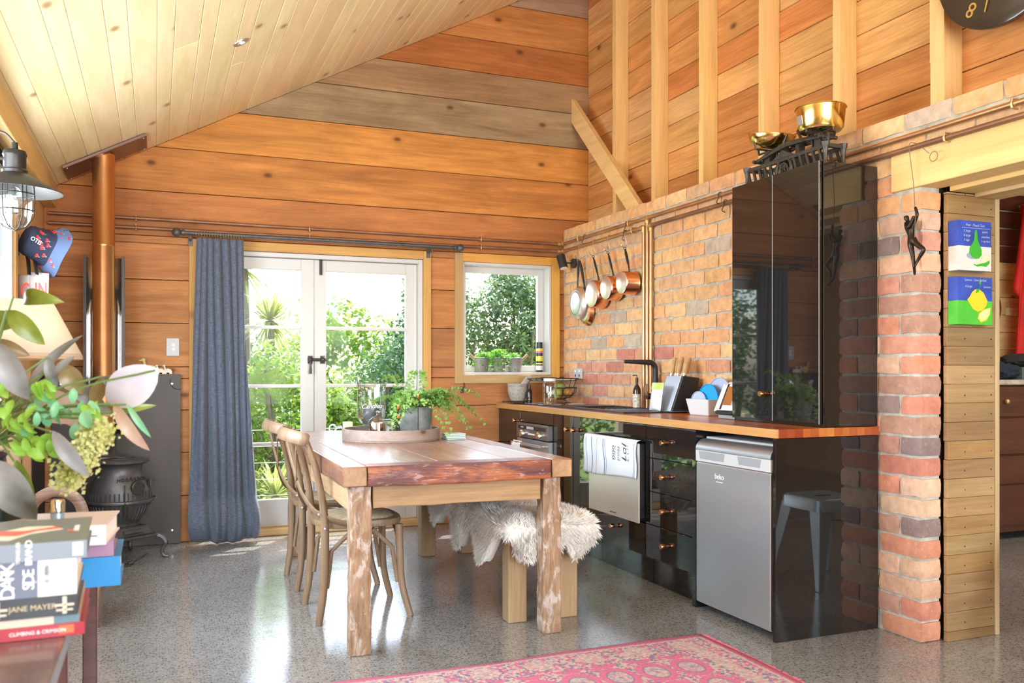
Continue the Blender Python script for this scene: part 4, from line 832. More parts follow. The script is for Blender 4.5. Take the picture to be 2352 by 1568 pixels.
o7 = pipe([(PXW+0.008, 4.93, 2.133), (PXW+0.008, 4.93, 0.9005)], 'middle vertical copper pipe behind the tap')
o8 = pipe([(PXW+0.008, 4.885, 2.078), (PXW+0.008, 4.885, 0.9005)], 'vertical copper pipe nearest the knife block')
def fit(pts, parent): 
    m = MB()
    for a, b in pts: m.tube([a, b], 0.0155, 10)
    m.build('fitting', M['brassfit'], parent, smooth=True)
fit([((PXW, 6.215, 2.140), (PXW, 6.17, 2.140)), ((2.92, 6.215, 2.140), (2.965, 6.215, 2.140))], o1); fit([((PXW, 6.215, 2.083), (PXW, 6.17, 2.083)), ((2.92, 6.215, 2.083), (2.965, 6.215, 2.083))], o2)
fit([((PXW, 4.955, 2.140), (PXW, 4.905, 2.140)), ((PXW+0.006, 4.93, 2.14), (PXW+0.006, 4.93, 2.105))], o7)
fit([((PXW, 5.0, 2.085), (PXW, 4.97, 2.085)), ((PXW+0.006, 4.975, 2.09), (PXW+0.006, 4.975, 2.05))], o6); fit([((PXW, 4.86, 2.085), (PXW, 4.89, 2.085)), ((PXW+0.006, 4.885, 2.09), (PXW+0.006, 4.885, 2.05))], o8)
def clip(p, parent, wall):
    m = MB(); e = Vector((1, 0, 0)) if wall == 'x' else Vector((0, 1, 0))
    m.tube([Vector(p)-e*0.012+Vector((0, 0, 0.016)), Vector(p)+e*0.02+Vector((0, 0, 0.018))], 0.004, 6); m.tube([Vector(p)-e*0.012-Vector((0, 0, 0.016)), Vector(p)+e*0.02-Vector((0, 0, 0.018))], 0.004, 6); m.tube([Vector(p)-e*0.012+Vector((0, 0, 0.016)), Vector(p)-e*0.016, Vector(p)-e*0.012-Vector((0, 0, 0.016))], 0.004, 6)
    m.build('clip', M['brassfit'], parent)
for x in (-0.12, 1.0, 2.28): clip((x, 6.215, 2.144), o4, 'y'); clip((x, 6.215, 2.083), o5, 'y')
for y in (5.9, 5.15, 2.3): clip((PXW, y, 2.141), o1, 'x')
clip((PXW, 5.1, 2.085), o2, 'x'); clip((PXW, 2.6, 2.09), o3, 'x')
# ---------------------------------------------------------------- hooks and pans
hookpx = ((1333, 0), (1366, 1), (1400, 2), (1439, 3)); HY = []
labs = ['pale steel hook holding both frying pans', 'pale steel hook above the first copper saucepan', 'pale steel hook above the middle copper saucepan', 'pale steel hook above the last copper saucepan']
for (px, k) in hookpx:
    y = onX(px, 560, PXW).y; HY.append(y)
    p = bez([(PXW+0.012, y, 2.075), (PXW, y, 2.0995), (PXW-0.0145, y, 2.085), (PXW-0.018, y-0.01, 2.05), (PXW-0.008, y-0.022, 1.995), (PXW-0.022, y-0.022, 1.978), (PXW-0.045, y-0.016, 1.99), (PXW-0.05, y-0.012, 2.01)], 5)
    o = MB().tube(p, 0.0028, 6).build('pan_hook', M['chrome'], None, smooth=True); tag(o, labs[k], 'hook', 'hooks on the copper pipe')
def hook_s(y, z, lab):
    p = bez([(PXW-0.006, y, z-0.055), (PXW-0.028, y, z-0.045), (PXW-0.016, y, z-0.02), (PXW-0.0155, y, z+0.006), (PXW, y, z+0.016), (PXW+0.014, y, z+0.004)], 5)
    o = MB().tube(p, 0.0024, 6).build('spare_hook', M['irongrey'], None, smooth=True); tag(o, lab, 'hook')
hook_s(5.80, 2.141, 'small empty dark hook on upper pipe nearest the corner'); hook_s(5.17, 2.141, 'small empty dark hook on upper pipe left of the tee'); hook_s(5.20, 2.085, 'small empty dark hook on lower pipe left of the elbows'); hook_s(4.12, 2.141, 'small empty dark hook on upper pipe near the tall cupboard'); hook_s(4.07, 2.088, 'small empty dark hook on lower pipe near the tall cupboard')
def saucepan(k, px, py, rpx, lab):
    c = onX(px, py, 2.862); t0 = c.x/ray(px, py).x; r = rpx/F*t0; dep = 0.098
    t = thing('copper_saucepan', lab, 'saucepan', c, 'copper saucepans on the wall'); MX_ = Matrix.Rotation(R90, 4, 'Y')
    MB().lathe([(r*0.94, 0.004), (r, 0.012), (r, dep), (r*1.03, dep+0.003), (r*0.97, dep+0.002), (r*0.96, 0.016)], 32, c, MX_, caps=False).build('pan_body', M['copperbright'], t, smooth=True)
    MB().lathe([(0.0001, 0), (r*0.86, 0), (r*0.95, 0.005), (r*0.9, 0.01), (0.0001, 0.01)], 32, c, MX_).build('base_plate', M['panbase'], t, smooth=True)
    top = c+Vector((dep-0.03, 0.0, r)); hk = Vector((PXW-0.026, HY[k]-0.022, 1.979))
    m = MB()
    for dy in (-0.008, 0.008): m.tube([top+Vector((0, dy, -0.01)), top+(hk-top)*0.3+Vector((0, dy*0.6, 0))], 0.003, 6)
    m.build('handle_wire', M['irongrey'], t)
    MB().tube([top+(hk-top)*0.25, top+(hk-top)*0.4, top+(hk-top)*0.7, top+(hk-top)*0.92], [0.006, 0.0095, 0.0105, 0.006], 10, flat=(0.7, 1)).build('handle', M['matblack'], t, smooth=True)
    p = top+(hk-top)*0.95; m = MB(); m.tube(arc(p+Vector((0, 0, 0.0)), 0.009, 0, 2*math.pi, 12, (1, 0, 0), (0, 0, 1))[:-1], 0.0022, 5, closed=True); m.build('hanging_loop', M['irongrey'], t)
saucepan(1, 1357, 675, 32, 'copper saucepan hanging next to the frying pans'); saucepan(2, 1390, 661, 28.5, 'copper saucepan hanging in the middle of the three'); saucepan(3, 1426, 649, 27, 'copper saucepan hanging closest to the vertical pipes')
for k, (px, py, rpx, X, lab) in enumerate(((1321, 696, 39, 2.90, 'worn steel frying pan hanging in front of another frying pan'), (1341, 714, 34, 2.945, 'copper-rimmed frying pan hanging behind the worn frying pan'))):
    c = onX(px, py, X); r = rpx/F*c.x/ray(px, py).x; MX_ = Matrix.Rotation(R90, 4, 'Y')
    t = thing('frying_pan', lab, 'frying pan', c, 'frying pans on one hook')
    MB().lathe([(r*0.70, 0.0), (r*0.86, 0.006), (r*0.97, 0.026), (r, 0.031), (r*0.96, 0.031), (r*0.82, 0.011), (r*0.66, 0.007), (0.0001, 0.006)], 36, c, MX_, caps=False).build('pan_body', M['panbase'] if k == 0 else M['copperbright'], t, smooth=True)
    MB().lathe([(0.0001, -0.002), (r*0.62, -0.002), (r*0.66, 0.0), (r*0.70, 0.003)], 36, c, MX_, caps=False).build('base_plate', M['steelmid'] if k == 0 else M['panbase'], t, smooth=True)
    top = c+Vector((0.02, 0, r*0.97)); hk = Vector((PXW-0.026+0.01*k, HY[0]-0.022+0.0*k, 1.985))
    m = MB()
    for dy in (-0.008, 0.008): m.tube([top+Vector((0, dy, -0.012)), top+(hk-top)*0.32+Vector((0, dy*0.6, 0))], 0.003, 6)
    m.build('handle_wire', M['irongrey'], t); MB().tube([top+(hk-top)*0.28, top+(hk-top)*0.5, top+(hk-top)*0.75, top+(hk-top)*0.95], [0.006, 0.0105, 0.011, 0.006], 10, flat=(0.7, 1)).build('handle', M['matblack'], t, smooth=True)
# spotlight and socket on the brick
t = thing('wall_spotlight', 'small black wall spotlight fixed to the brick near the corner', 'spotlight', (2.975, 6.03, 1.97))
MB().lathe([(0.0001, 0), (0.036, 0), (0.038, 0.02), (0.0001, 0.022)], 20, (2.984, 6.03, 1.97), Matrix.Rotation(-R90, 4, 'Y')).build('wall_plate', M['irongrey'], t, smooth=True, angle=30)
MB().tube([(2.962, 6.03, 1.97), (2.90, 6.03, 1.972)], 0.006, 8).build('arm', M['irongrey'], t)
ax = Vector((0.12, -0.30, -0.95)).normalized(); c = Vector((2.875, 6.03, 1.975))
MB().tube([c-ax*0.055, c+ax*0.05], 0.034, 20).build('lamp_body', M['matblack'], t, smooth=True, angle=30); MB().tube([c+ax*0.0502, c+ax*0.0535], 0.028, 20).build('lens', rgb('lamp_lens', (0.9, 0.88, 0.82), 0.3), t)
t = thing('brick_socket', 'grey double power socket on the brick above the hob', 'socket', (2.982, 5.97, 1.12))
MB().box((2.972, 5.90, 1.082), (2.988, 6.035, 1.165)).build('plate', M['greyplate'], t, bevel=0.003)
for y in (6.0, 5.935): MB().box((2.970, y-0.012, 1.135), (2.973, y+0.012, 1.152)).build('rocker', M['whiteplastic'], t); MB().box((2.9705, y-0.006, 1.10), (2.9725, y+0.006, 1.12)).build('pin_holes', M['blackink'], t)
# ================================================================ DINING TABLE, BENCH, CHAIRS
t = thing('dining_table', 'large rustic timber dining table in the middle of the room', 'table', (1.205, 4.52, 0), local=True, rz=math.radians(-1.1))
ZT, ZB = 0.765, 0.683
def rough_bar(a, b, n, j, mat, nm, ax=0, bv=0.005):
    """a plank with slightly wandering edges"""
    m = MB(); x0, y0, z0 = a; x1, y1, z1 = b; rings = []
    for i in range(n+1):
        q = i/n; jj = lambda: random.uniform(-j, j)
        if ax == 2: z = z0+(z1-z0)*q; rings.append([(x0+jj(), y0+jj(), z), (x1+jj(), y0+jj(), z), (x1+jj(), y1+jj(), z), (x0+jj(), y1+jj(), z)])
        elif ax == 1: y = y0+(y1-y0)*q; rings.append([(x0+jj(), y, z0+jj()), (x1+jj(), y, z0+jj()), (x1+jj()*0.3, y, z1), (x0+jj()*0.3, y, z1)])
        else: x = x0+(x1-x0)*q; rings.append([(x, y0+jj(), z0+jj()), (x, y1+jj(), z0+jj()), (x, y1+jj()*0.3, z1), (x, y0+jj()*0.3, z1)])
    vs = [v for r in rings for v in r]; fs = [(0, 1, 2, 3), (4*n+3, 4*n+2, 4*n+1, 4*n)]
    for i in range(n):
        for k in range(4): fs.append((4*i+k, 4*i+(k+1) % 4, 4*i+4+(k+1) % 4, 4*i+4+k))
    m.add(vs, fs); return m.build(nm, mat, t, bevel=bv, seg=2)
for x0, x1 in ((-0.5, -0.402), (0.402, 0.5)):
    rough_bar((x0, -1.08, ZB), (x1, 1.08, ZT), 14, 0.004, M['rust_y'], 'side_rail', 1)
    MB().box((x0+0.005, -1.0835, ZB+0.006), (x1-0.005, -1.079, ZT-0.006)).build('end_grain', M['endgrain'], t)
for y0, y1 in ((-1.08, -0.97), (0.97, 1.08)): rough_bar((-0.4005, y0, ZB), (0.4005, y1, ZT), 8, 0.003, M['table_top_x'], 'end_rail', 0)
for k in range(5): xa = -0.4005+k*0.1602; rough_bar((xa+0.0006, -0.969, ZB+0.03), (xa+0.1596, 0.969, ZT-0.0004*(k % 2)), 2, 0.0, M['table_top'], 'top_plank', 1, 0.0016)
rough_bar((-0.37, -1.035, 0.590), (0.37, -0.985, ZB-0.001), 6, 0.003, M['apron_x'], 'apron', 0); rough_bar((-0.37, 0.985, 0.590), (0.37, 1.035, ZB-0.001), 6, 0.003, M['apron_x'], 'apron', 0)
rough_bar((-0.455, -0.965, 0.575), (-0.41, 0.965, ZB-0.001), 10, 0.004, M['apron_y'], 'apron', 1); rough_bar((0.41, -0.965, 0.575), (0.455, 0.965, ZB-0.001), 10, 0.004, M['apron_y'], 'apron', 1)
for sx in (-1, 1):
    for sy in (-1, 1):
        xa, xb = sorted((sx*0.378, sx*0.462)); ya_, yb_ = sorted((sy*1.045, sy*0.968))
        rough_bar((xa, ya_, 0), (xb, yb_, ZB-0.001), 16, 0.0028, M['worn'], 'leg', 2)
# bench
bt = thing('timber_bench', 'thick-legged timber bench between table and kitchen', 'bench', (1.672, 4.47, 0), local=True, rz=math.radians(-1.3))
for sy in (-1, 1):
    for sx in (-1, 1):
        MB().box((sx*0.127-0.045, sy*0.76-0.043, 0), (sx*0.127+0.045, sy*0.76+0.043, 0.392)).build('leg', M['bench'], bt, bevel=0.004)
for x0, x1 in ((-0.178, -0.003), (0.003, 0.178)): MB().box((x0, -0.84, 0.393), (x1, 0.84, 0.44)).build('seat_plank', M['bench_y'] if 'bench_y' in M else M.setdefault('bench_y', wood('bench_plank', 'y', (0.40, 0.24, 0.11), (0.60, 0.40, 0.20), False, 0.55, 0.05)), bt, bevel=0.004)
for sy in (-1, 1): MB().box((-0.08, sy*0.76-0.02, 0.33), (0.08, sy*0.76+0.02, 0.392)).build('cross_rail', M['bench_y'], bt)
# sheepskin
def pelt(u, v):
    """u across (-1..1), v along (0 near .. 1 far), in bench space"""
    s = 2*u-1; L0, L1 = -1.0, 0.42
    y = L0+(L1-L0)*v
    g_ = lambda c, k: math.exp(-abs((v-c)/k)**2.6)
    if s < 0: wv = 0.245+0.155*g_(0.27, 0.085)+0.15*g_(0.53, 0.075)+0.11*g_(0.85, 0.08)
    else: wv = 0.245+0.085*g_(0.22, 0.11)+0.12*g_(0.80, 0.10)
    endf = (1-abs(2*v-1)**6)**0.5 if abs(2*v-1) < 1 else 0
    d = s*wv*(0.45+0.55*endf); hb = 0.160; r = 0.045
    y -= 0.05*math.cos(7.5*s)*max(0, 1-v/0.22)
    if abs(d) <= hb: x, z = d, 0.462
    else:
        e = abs(d)-hb; a = min(e/r, R90); x = math.copysign(hb+r*math.sin(a), d); z = 0.462-r*(1-math.cos(a))
        if e > r*R90: z -= e-r*R90; x += math.copysign((e-r*R90)*0.12, d)
    yb_ = -0.85
    if y < yb_: e = yb_-y; a = min(e/0.04, 1.2); y = yb_-0.04*math.sin(a)*1.5; z -= 0.04*(1-math.cos(a))+max(0, e-0.048)*0.9
    z += 0.008*math.sin(9*u+6*v)*math.sin(11*v)
    return Vector((x, y, z))
m = MB(); m.grid(pelt, 41, 49)
sk = m.build('sheepskin', M['wool'], None, smooth=True, solid=0.040, fix=True)
og = Vector(sk.location); sk.data.transform(Matrix.Translation(og)); rot = Matrix.Rotation(math.radians(-1.3), 4, 'Z'); sk.data.transform(rot); sk.location = bt.location; ORIG[sk.name] = Vector((0, 0, 0))
tag(sk, 'fluffy white sheepskin thrown over the near half of the bench', 'sheepskin')
m = MB(); rnd = random.Random(3)
for k in range(52000):
    u, v = rnd.random(), rnd.random(); p = pelt(u, v); e = 0.01
    du = pelt(min(1, u+e), v)-pelt(max(0, u-e), v); dv = pelt(u, min(1, v+e))-pelt(u, max(0, v-e)); n = du.cross(dv)
    if n.length < 1e-9: continue
    n.normalize(); hangs = p.z < 0.44
    fl = noise.noise_vector(p*9)*0.7; dr = (n*0.42+Vector((fl.x, fl.y, fl.z*0.6))+Vector((0, 0, -0.55 if hangs else 0.0))+Vector((rnd.uniform(-.25, .25), rnd.uniform(-.25, .25), rnd.uniform(-.2, .2)))).normalized()
    ln = rnd.uniform(0.024, 0.040); sdv = dr.orthogonal().normalized()*0.0021; b0 = p+n*0.017
    m.add([b0-sdv, b0+sdv, b0+dr*ln*0.6+sdv*0.7+n*0.002, b0+dr*ln], [(0, 1, 2), (0, 2, 3)])
m.v = [rot @ v for v in m.v]; m.build('fleece', M['wool'], sk, fix=False, kind='stuff')
# bentwood chairs
def make_chair():
    t = thing('bentwood_chair', 'cross-back bentwood chair nearest the camera, pushed under the table', 'chair', (0, 0, 0), 'bentwood chairs on the left of the table', local=True)
    W = M['chairwood']
    def sup(r, n=40):
        out = []
        for i in range(n):
            a = 2*math.pi*i/n; c, s = math.cos(a), math.sin(a); k = (abs(c)**3.2+abs(s)**3.2)**(-1/3.2); out.append((r*k*c, r*k*s*(0.98+0.05*c)))
        return out
    m = MB(); rr = [(0.190, 0.425), (0.203, 0.430), (0.206, 0.445), (0.202, 0.458), (0.176, 0.462), (0.172, 0.456)]
    vs = [(x, y, z) for r, z in rr for x, y in sup(r)]; n = 40
    fs = [(i*n+j, i*n+(j+1) % n, (i+1)*n+(j+1) % n, (i+1)*n+j) for i in range(5) for j in range(n)]+[list(range(n))[::-1]]
    m.add(vs, fs); m.build('seat_frame', W, t, smooth=True)
    m = MB(); vs = [(x, y, z) for r, z in ((0.175, 0.459), (0.165, 0.468), (0.13, 0.475), (0.07, 0.479), (0.0005, 0.480)) for x, y in sup(r)]
    m.add(vs, [(i*n+j, i*n+(j+1) % n, (i+1)*n+(j+1) % n, (i+1)*n+j) for i in range(4) for j in range(n)]); m.build('seat_pad', M['cane'], t, smooth=True)
    for s in (-1, 1):
        MB().tube(bez([(-0.205, s*0.195, 0.0), (-0.183, s*0.192, 0.16), (-0.176, s*0.188, 0.36), (-0.182, s*0.185, 0.52), (-0.215, s*0.18, 0.70), (-0.272, s*0.172, 0.865)], 6), [0.0155+0.004*math.sin(math.pi*min(1, i/22)) for i in range(31)], 12).build('rear_leg', W, t, smooth=True)
        MB().tube(bez([(0.172, s*0.168, 0.43), (0.176, s*0.172, 0.30), (0.185, s*0.178, 0.15), (0.222, s*0.19, 0.0)], 7), [0.0195-0.0002*i for i in range(22)], 12).build('leg', W, t, smooth=True)
        MB().tube(bez([(-0.300, s*0.150, 0.80), (-0.285, s*0.06, 0.70), (-0.262, -s*0.06, 0.585), (-0.205, -s*0.17, 0.50), (-0.09, -s*0.212, 0.455), (0.03, -s*0.210, 0.435)], 6), 0.016, 8, flat=(0.22, 1)).build('cross_strap', W, t, smooth=True)
        bts = MB()
        for q in ((-0.205, s*0.205, 0.50), (-0.178, s*0.207, 0.435), (0.03, s*0.214, 0.435), (-0.258, s*0.19, 0.815)): bts.ball(q, 0.007, 8, 5, (1, 0.5, 1))
        bts.build('bolts', M['steel'], t, smooth=True)
        # curved braces below the seat
        MB().tube([(0.165, s*0.172, 0.16)]+[(0.165-0.12*math.sin(a), s*0.172, 0.30+0.115*(1-math.cos(a)) if False else 0.30+0.115*math.sin(a)*1.0) for a in [i*R90/7 for i in range(1, 8)]], 0.0105, 8).build('brace', W, t, smooth=True)
        MB().tube([(-0.165, s*0.178, 0.16)]+[(-0.165+0.12*math.sin(a)**1.2, s*0.178, 0.30+0.115*math.sin(a)) for a in [i*R90/7 for i in range(1, 8)]], 0.0105, 8).build('brace', W, t, smooth=True)
        MB().tube([(0.178, s*0.16, 0.16)]+[(0.175, s*(0.16-0.13*(1-math.cos(a))), 0.30+0.115*math.sin(a)) for a in [i*R90/7 for i in range(1, 8)]], 0.0105, 8).build('brace', W, t, smooth=True)
    MB().tube(bez([(-0.250, -0.195, 0.835), (-0.285, -0.19, 0.845), (-0.325, -0.12, 0.855), (-0.348, 0.0, 0.86), (-0.325, 0.12, 0.855), (-0.285, 0.19, 0.845), (-0.250, 0.195, 0.835)], 6), [0.020, 0.026]+[0.030]*33+[0.026, 0.020], 14, flat=(0.34, 1)).build('top_rail', W, t, smooth=True)
    return t
ch = make_chair(); ch.location = (0.885, 4.165, 0)
c2 = copy_tree(ch); c2.location = (0.885, 4.82, 0); c2['label'] = 'cross-back bentwood chair further along, nearer the glazed doors'
# ---------------------------------------------------------------- things on the table
TZ = 0.7655
t = thing('round_tray', 'round wooden tray with upright rim in the middle of the table', 'tray', (1.215, 4.76, TZ))
MB().lathe([(0.0001, 0.0), (0.268, 0.0), (0.268, 0.010), (0.0001, 0.010)], 64, (1.215, 4.76, TZ)).build('base', wood('tray_wood', 'x', (0.20, 0.15, 0.12), (0.40, 0.31, 0.25), False, 0.6, 0.2), t, smooth=True, angle=30)
MB().lathe([(0.256, 0.010), (0.270, 0.010), (0.270, 0.064), (0.256, 0.064), (0.256, 0.010)], 64, (1.215, 4.76, TZ), caps=False).build('rim', wood('tray_rim', 'x', (0.24, 0.18, 0.15), (0.42, 0.33, 0.28), False, 0.6, 0.3, gs=1.5), t, smooth=True, angle=30)
TY = TZ+0.0105
t = thing('fern_pot', 'lush green maidenhair fern in a grey cement pot on the tray', 'potted plant', (1.335, 4.70, TY))
pc = Vector((1.335, 4.70, TY)); MB().lathe([(0.0001, 0), (0.062, 0), (0.078, 0.03), (0.092, 0.09), (0.094, 0.14), (0.092, 0.172), (0.085, 0.172), (0.086, 0.14), (0.0001, 0.135)], 36, pc).build('pot', M['potgrey'], t, smooth=True, angle=60)
MB().lathe([(0.085, 0.15), (0.04, 0.158), (0.0001, 0.16)], 20, pc, caps=False).build('soil', M['soil'], t)
rnd = random.Random(11)
def frond(par, base, d, length, droop, up, nl, lw, mat, name='frond', spread=0.045):
    d = Vector((d[0], d[1], 0)).normalized(); pts = []
    for i in range(13):
        q = i/12; pts.append(base+d*(length*(q*0.55+0.45*q*q))+Vector((0, 0, up*math.sin(q*1.9)-droop*q*q*q)))
    m = MB(); m.m = 0; m.tube(pts, [0.0016-0.0001*i for i in range(13)], 4)
    side = d.cross(Vector((0, 0, 1)))
    m.m = 1
    for i in range(nl):
        q = 0.15+0.85*i/nl; f = q*12; k = min(11, int(f)); p = pts[k].lerp(pts[k+1], f-k); tg = (pts[k+1]-pts[k]).normalized()
        sp = spread*(math.sin(math.pi*min(1, q*0.92+0.1))**0.7)
        for sg in (-1, 1):
            nlf = 3 if sp > 0.02 else 2
            for j in range(nlf):
                c = p+side*(sg*sp*(j+0.6)/nlf)+tg*(sp*0.35*(j+0.5)/nlf)+Vector((rnd.uniform(-.005, .005), rnd.uniform(-.005, .005), rnd.uniform(-.007, .004)))
                a = Vector((rnd.uniform(-1, 1), rnd.uniform(-1, 1), rnd.uniform(-0.7, 0.7))).normalized(); w2 = lw*rnd.uniform(0.7, 1.2)
                o2 = (side*sg+tg*0.5+Vector((0, 0, rnd.uniform(-0.5, 0.3)))).normalized(); pr = o2.cross(a).normalized()
                m.add([c, c+o2*w2*0.8+pr*w2*0.55, c+o2*w2*1.15, c+o2*w2*0.8-pr*w2*0.55], [(0, 1, 2, 3)])
    return m.build(name, [M['stem'], mat], par, fix=False)
for k in range(40):
    a = rnd.uniform(0, 6.28); ln = rnd.uniform(0.10, 0.22)*(0.55 if math.cos(a) < -0.2 else 1)
    frond(t, pc+Vector((0.04*math.cos(a), 0.04*math.sin(a), 0.158)), (math.cos(a), math.sin(a)), ln, rnd.uniform(0.02, 0.12), rnd.uniform(0.05, 0.13), 13, 0.018, M['fern'])
for a, ln, dr, up in ((-0.25, 0.36, 0.20, 0.10), (-0.5, 0.33, 0.06, 0.14), (0.15, 0.34, 0.16, 0.12), (-1.2, 0.26, 0.24, 0.10), (2.7, 0.19, 0.05, 0.09), (2.1, 0.20, 0.03, 0.20), (3.7, 0.15, 0.24, 0.08), (1.2, 0.2, 0.0, 0.21), (4.0, 0.2, 0.2, 0.1), (-0.8, 0.30, 0.20, 0.09)):
    frond(t, pc+Vector((0.05*math.cos(a), 0.05*math.sin(a), 0.158)), (math.cos(a), math.sin(a)), ln, dr, up, 18, 0.018, M['fern'], spread=0.045)
t = thing('hurricane_lamp', 'tall clear glass hurricane candle holder on the tray', 'candle holder', (1.135, 4.90, TY))
hc = Vector((1.135, 4.90, TY)); MB().lathe([(0.0001, 0.004), (0.045, 0.004), (0.048, 0.012), (0.020, 0.03), (0.018, 0.045), (0.035, 0.055), (0.060, 0.075), (0.078, 0.11), (0.082, 0.17), (0.079, 0.24), (0.083, 0.285), (0.090, 0.305), (0.088, 0.306), (0.081, 0.286), (0.0765, 0.24), (0.0795, 0.17), (0.074, 0.11), (0.056, 0.078), (0.03, 0.062), (0.0001, 0.058)], 36, hc).build('glass_bowl', M['clear'], t, smooth=True, fix=False)
text('lettering', 'Candles', 0.036, (0.98, -0.1, 0.02), (0, 0, 1), hc+Vector((-0.018, -0.0845, 0.172)), M['whiteink'], t, shear=0.35)
o = MB().lathe([(0.0001, 0.0), (0.044, 0.0), (0.046, 0.004), (0.046, 0.098), (0.044, 0.102), (0.03, 0.099), (0.0001, 0.098)], 28, hc+Vector((0, 0, 0.068))).build('pillar_candle', simple('grey_wax', (0.13, 0.13, 0.14), 0.5), None, smooth=True, angle=40); tag(o, 'thick dark grey pillar candle inside the hurricane glass', 'candle')
MB().tube([hc+Vector((0, 0, 0.165)), hc+Vector((0.002, 0, 0.177))], 0.0015, 5).build('wick', M['black'], o)
t = thing('glass_cloche', 'small glass bell cloche over a copper candle on the tray', 'cloche', (1.10, 4.60, TY))
gc = Vector((1.10, 4.60, TY)); MB().lathe([(0.050, 0.012), (0.050, 0.09), (0.046, 0.107), (0.03, 0.122), (0.012, 0.129), (0.008, 0.134), (0.007, 0.140), (0.012, 0.148), (0.011, 0.156), (0.0001, 0.158)], 32, gc).build('glass_dome', M['clear'], t, smooth=True, fix=False)
MB().lathe([(0.0001, 0.0), (0.058, 0.0), (0.060, 0.005), (0.058, 0.011), (0.0001, 0.011)], 32, gc).build('stand', M['clear'], t, smooth=True, fix=False)
o = MB().lathe([(0.0001, 0.012), (0.040, 0.012), (0.042, 0.015), (0.042, 0.090), (0.038, 0.092), (0.036, 0.085), (0.0001, 0.083)], 28, gc).build('copper_candle', simple('copper_tumbler', (0.80, 0.52, 0.38), 0.22, 1.0), None, smooth=True, angle=40); tag(o, 'shiny copper tumbler candle under the small cloche', 'candle')
t = thing('candlestick', 'slim black triple candlestick with three brass cups on the tray', 'candlestick', (1.275, 4.60, TY))
m = MB(); k0 = Vector((1.205, 4.555, TY)); m.lathe([(0.0001, 0.0), (0.040, 0.0), (0.040, 0.004), (0.0001, 0.005)], 24, k0)
cups = [(k0+Vector((-0.004, -0.012, 0)), 0.112), (k0+Vector((0.0, 0.010, 0)), 0.160), (k0+Vector((0.108, 0.005, 0)), 0.218)]
for c, h in cups: m.tube([c, c+Vector((0, 0, h))], 0.0028, 8)
m.tube([k0+Vector((0, 0, 0.004)), k0+Vector((0.108, 0.005, 0.004))], 0.0035, 6); m.build('stems', M['matblack'], t, smooth=True, angle=40)
for c, h in cups: MB().lathe([(0.0001, h-0.004), (0.006, h-0.002), (0.0115, h+0.006), (0.0115, h+0.027), (0.0095, h+0.027), (0.009, h+0.012), (0.0001, h+0.011)], 18, c).build('candle_cup', simple('brushed_bronze', (0.60, 0.32, 0.12), 0.3, 1.0), t, smooth=True, angle=40)
t = thing('coaster_pack', 'low stack of pale mint coasters beside the tray', 'coasters', (1.535, 4.66, TZ))
for k in range(4): MB().box((1.49, 4.60, TZ+k*0.0085), (1.60, 4.71, TZ+k*0.0085+0.0065), Matrix.Translation((1.545, 4.655, 0)) @ Matrix.Rotation(random.uniform(-0.06, 0.06), 4, 'Z') @ Matrix.Translation((-1.545, -4.655, 0))).build('coaster', rgb('mint_tile_%d' % k, (0.58, 0.74, 0.68), 0.3), t, bevel=0.001)
o = MB().box((1.165, 4.915, TY), (1.265, 4.985, TY+0.085)).build('tea_box', rgb('white_card', (0.78, 0.78, 0.77), 0.6), None, bevel=0.001); tag(o, 'small white box with black top edge behind the cloche', 'box'); MB().box((1.164, 4.914, TY+0.0852), (1.266, 4.986, TY+0.09)).build('black_edge', M['black'], o)
# ================================================================ CURTAIN AND ROD
CY = 6.115
t = thing('curtain_rod', 'black metal curtain rod with ball finials above the glazed doors', 'curtain rod', (1.1, CY, 2.05))
RZ = 2.052
MB().tube([(0.165, CY, RZ), (2.045, CY, RZ)], 0.0145, 14).build('pole', M['iron'], t, smooth=True)
for x, s in ((0.165, -1), (2.045, 1)): MB().tube([(x-s*0.01, CY, RZ), (x, CY, RZ), (x+s*0.012, CY, RZ)], [0.019, 0.021, 0.015], 12).ball((x+s*0.038, CY, RZ), 0.030, 16, 10).build('finial', M['iron'], t, smooth=True)
for x in (0.215, 1.87): MB().tube([(x, YB-0.022, RZ-0.03), (x, CY, RZ-0.03), (x, CY, RZ-0.018)], 0.008, 8).box((x-0.014, YB-0.026, RZ-0.07), (x+0.014, YB-0.0205, RZ+0.0)).build('bracket', M['iron'], t)
def cur(u, v):
    xt = 0.248+0.292*u; xm = 0.232+0.345*u; xb = 0.185+0.475*u
    q = v; xx = xt*(1-q)**1.5+xm*(1-(1-q)**1.5-(q**2.6))+xb*q**2.6
    amp = 0.030-0.006*q; ph = 2*math.pi*(7.6*u+0.45*math.sin(5*u+2.6*q)+0.25*q)
    ph2 = 2*math.pi*(3.8*u+0.2)
    y = CY+amp*math.sin(ph)*(1-0.55*q)+0.034*math.sin(ph2)*q*(1-0.35*q)
    xx += 0.010*math.cos(ph)*(1-q)
    z = RZ-0.032-(RZ-0.045)*q
    b = max(0, (q-0.86)/0.14)
    y -= 0.075*math.sin(math.pi*min(1, b))**0.8+0.015*b+0.03*max(0, q-0.5)
    xx += 0.012*math.sin(9*u)*b; z += 0.012*b*math.sin(7*u+1)+0.004*b
    if b > 0: xx += (0.5-u)*0.10*max(0, b-0.45)**1.3
    return Vector((xx, y, max(z, 0.008)))
m = MB(); m.grid(cur, 130, 90)
for k in range(1): pass
t = thing('curtain', 'long blue-grey linen curtain drawn to the side of the glazed doors', 'curtain', (0.4, CY, 0.0))
m.build('curtain_cloth', M['curtain'], t, smooth=True, solid=0.006, fix=True, angle=80)
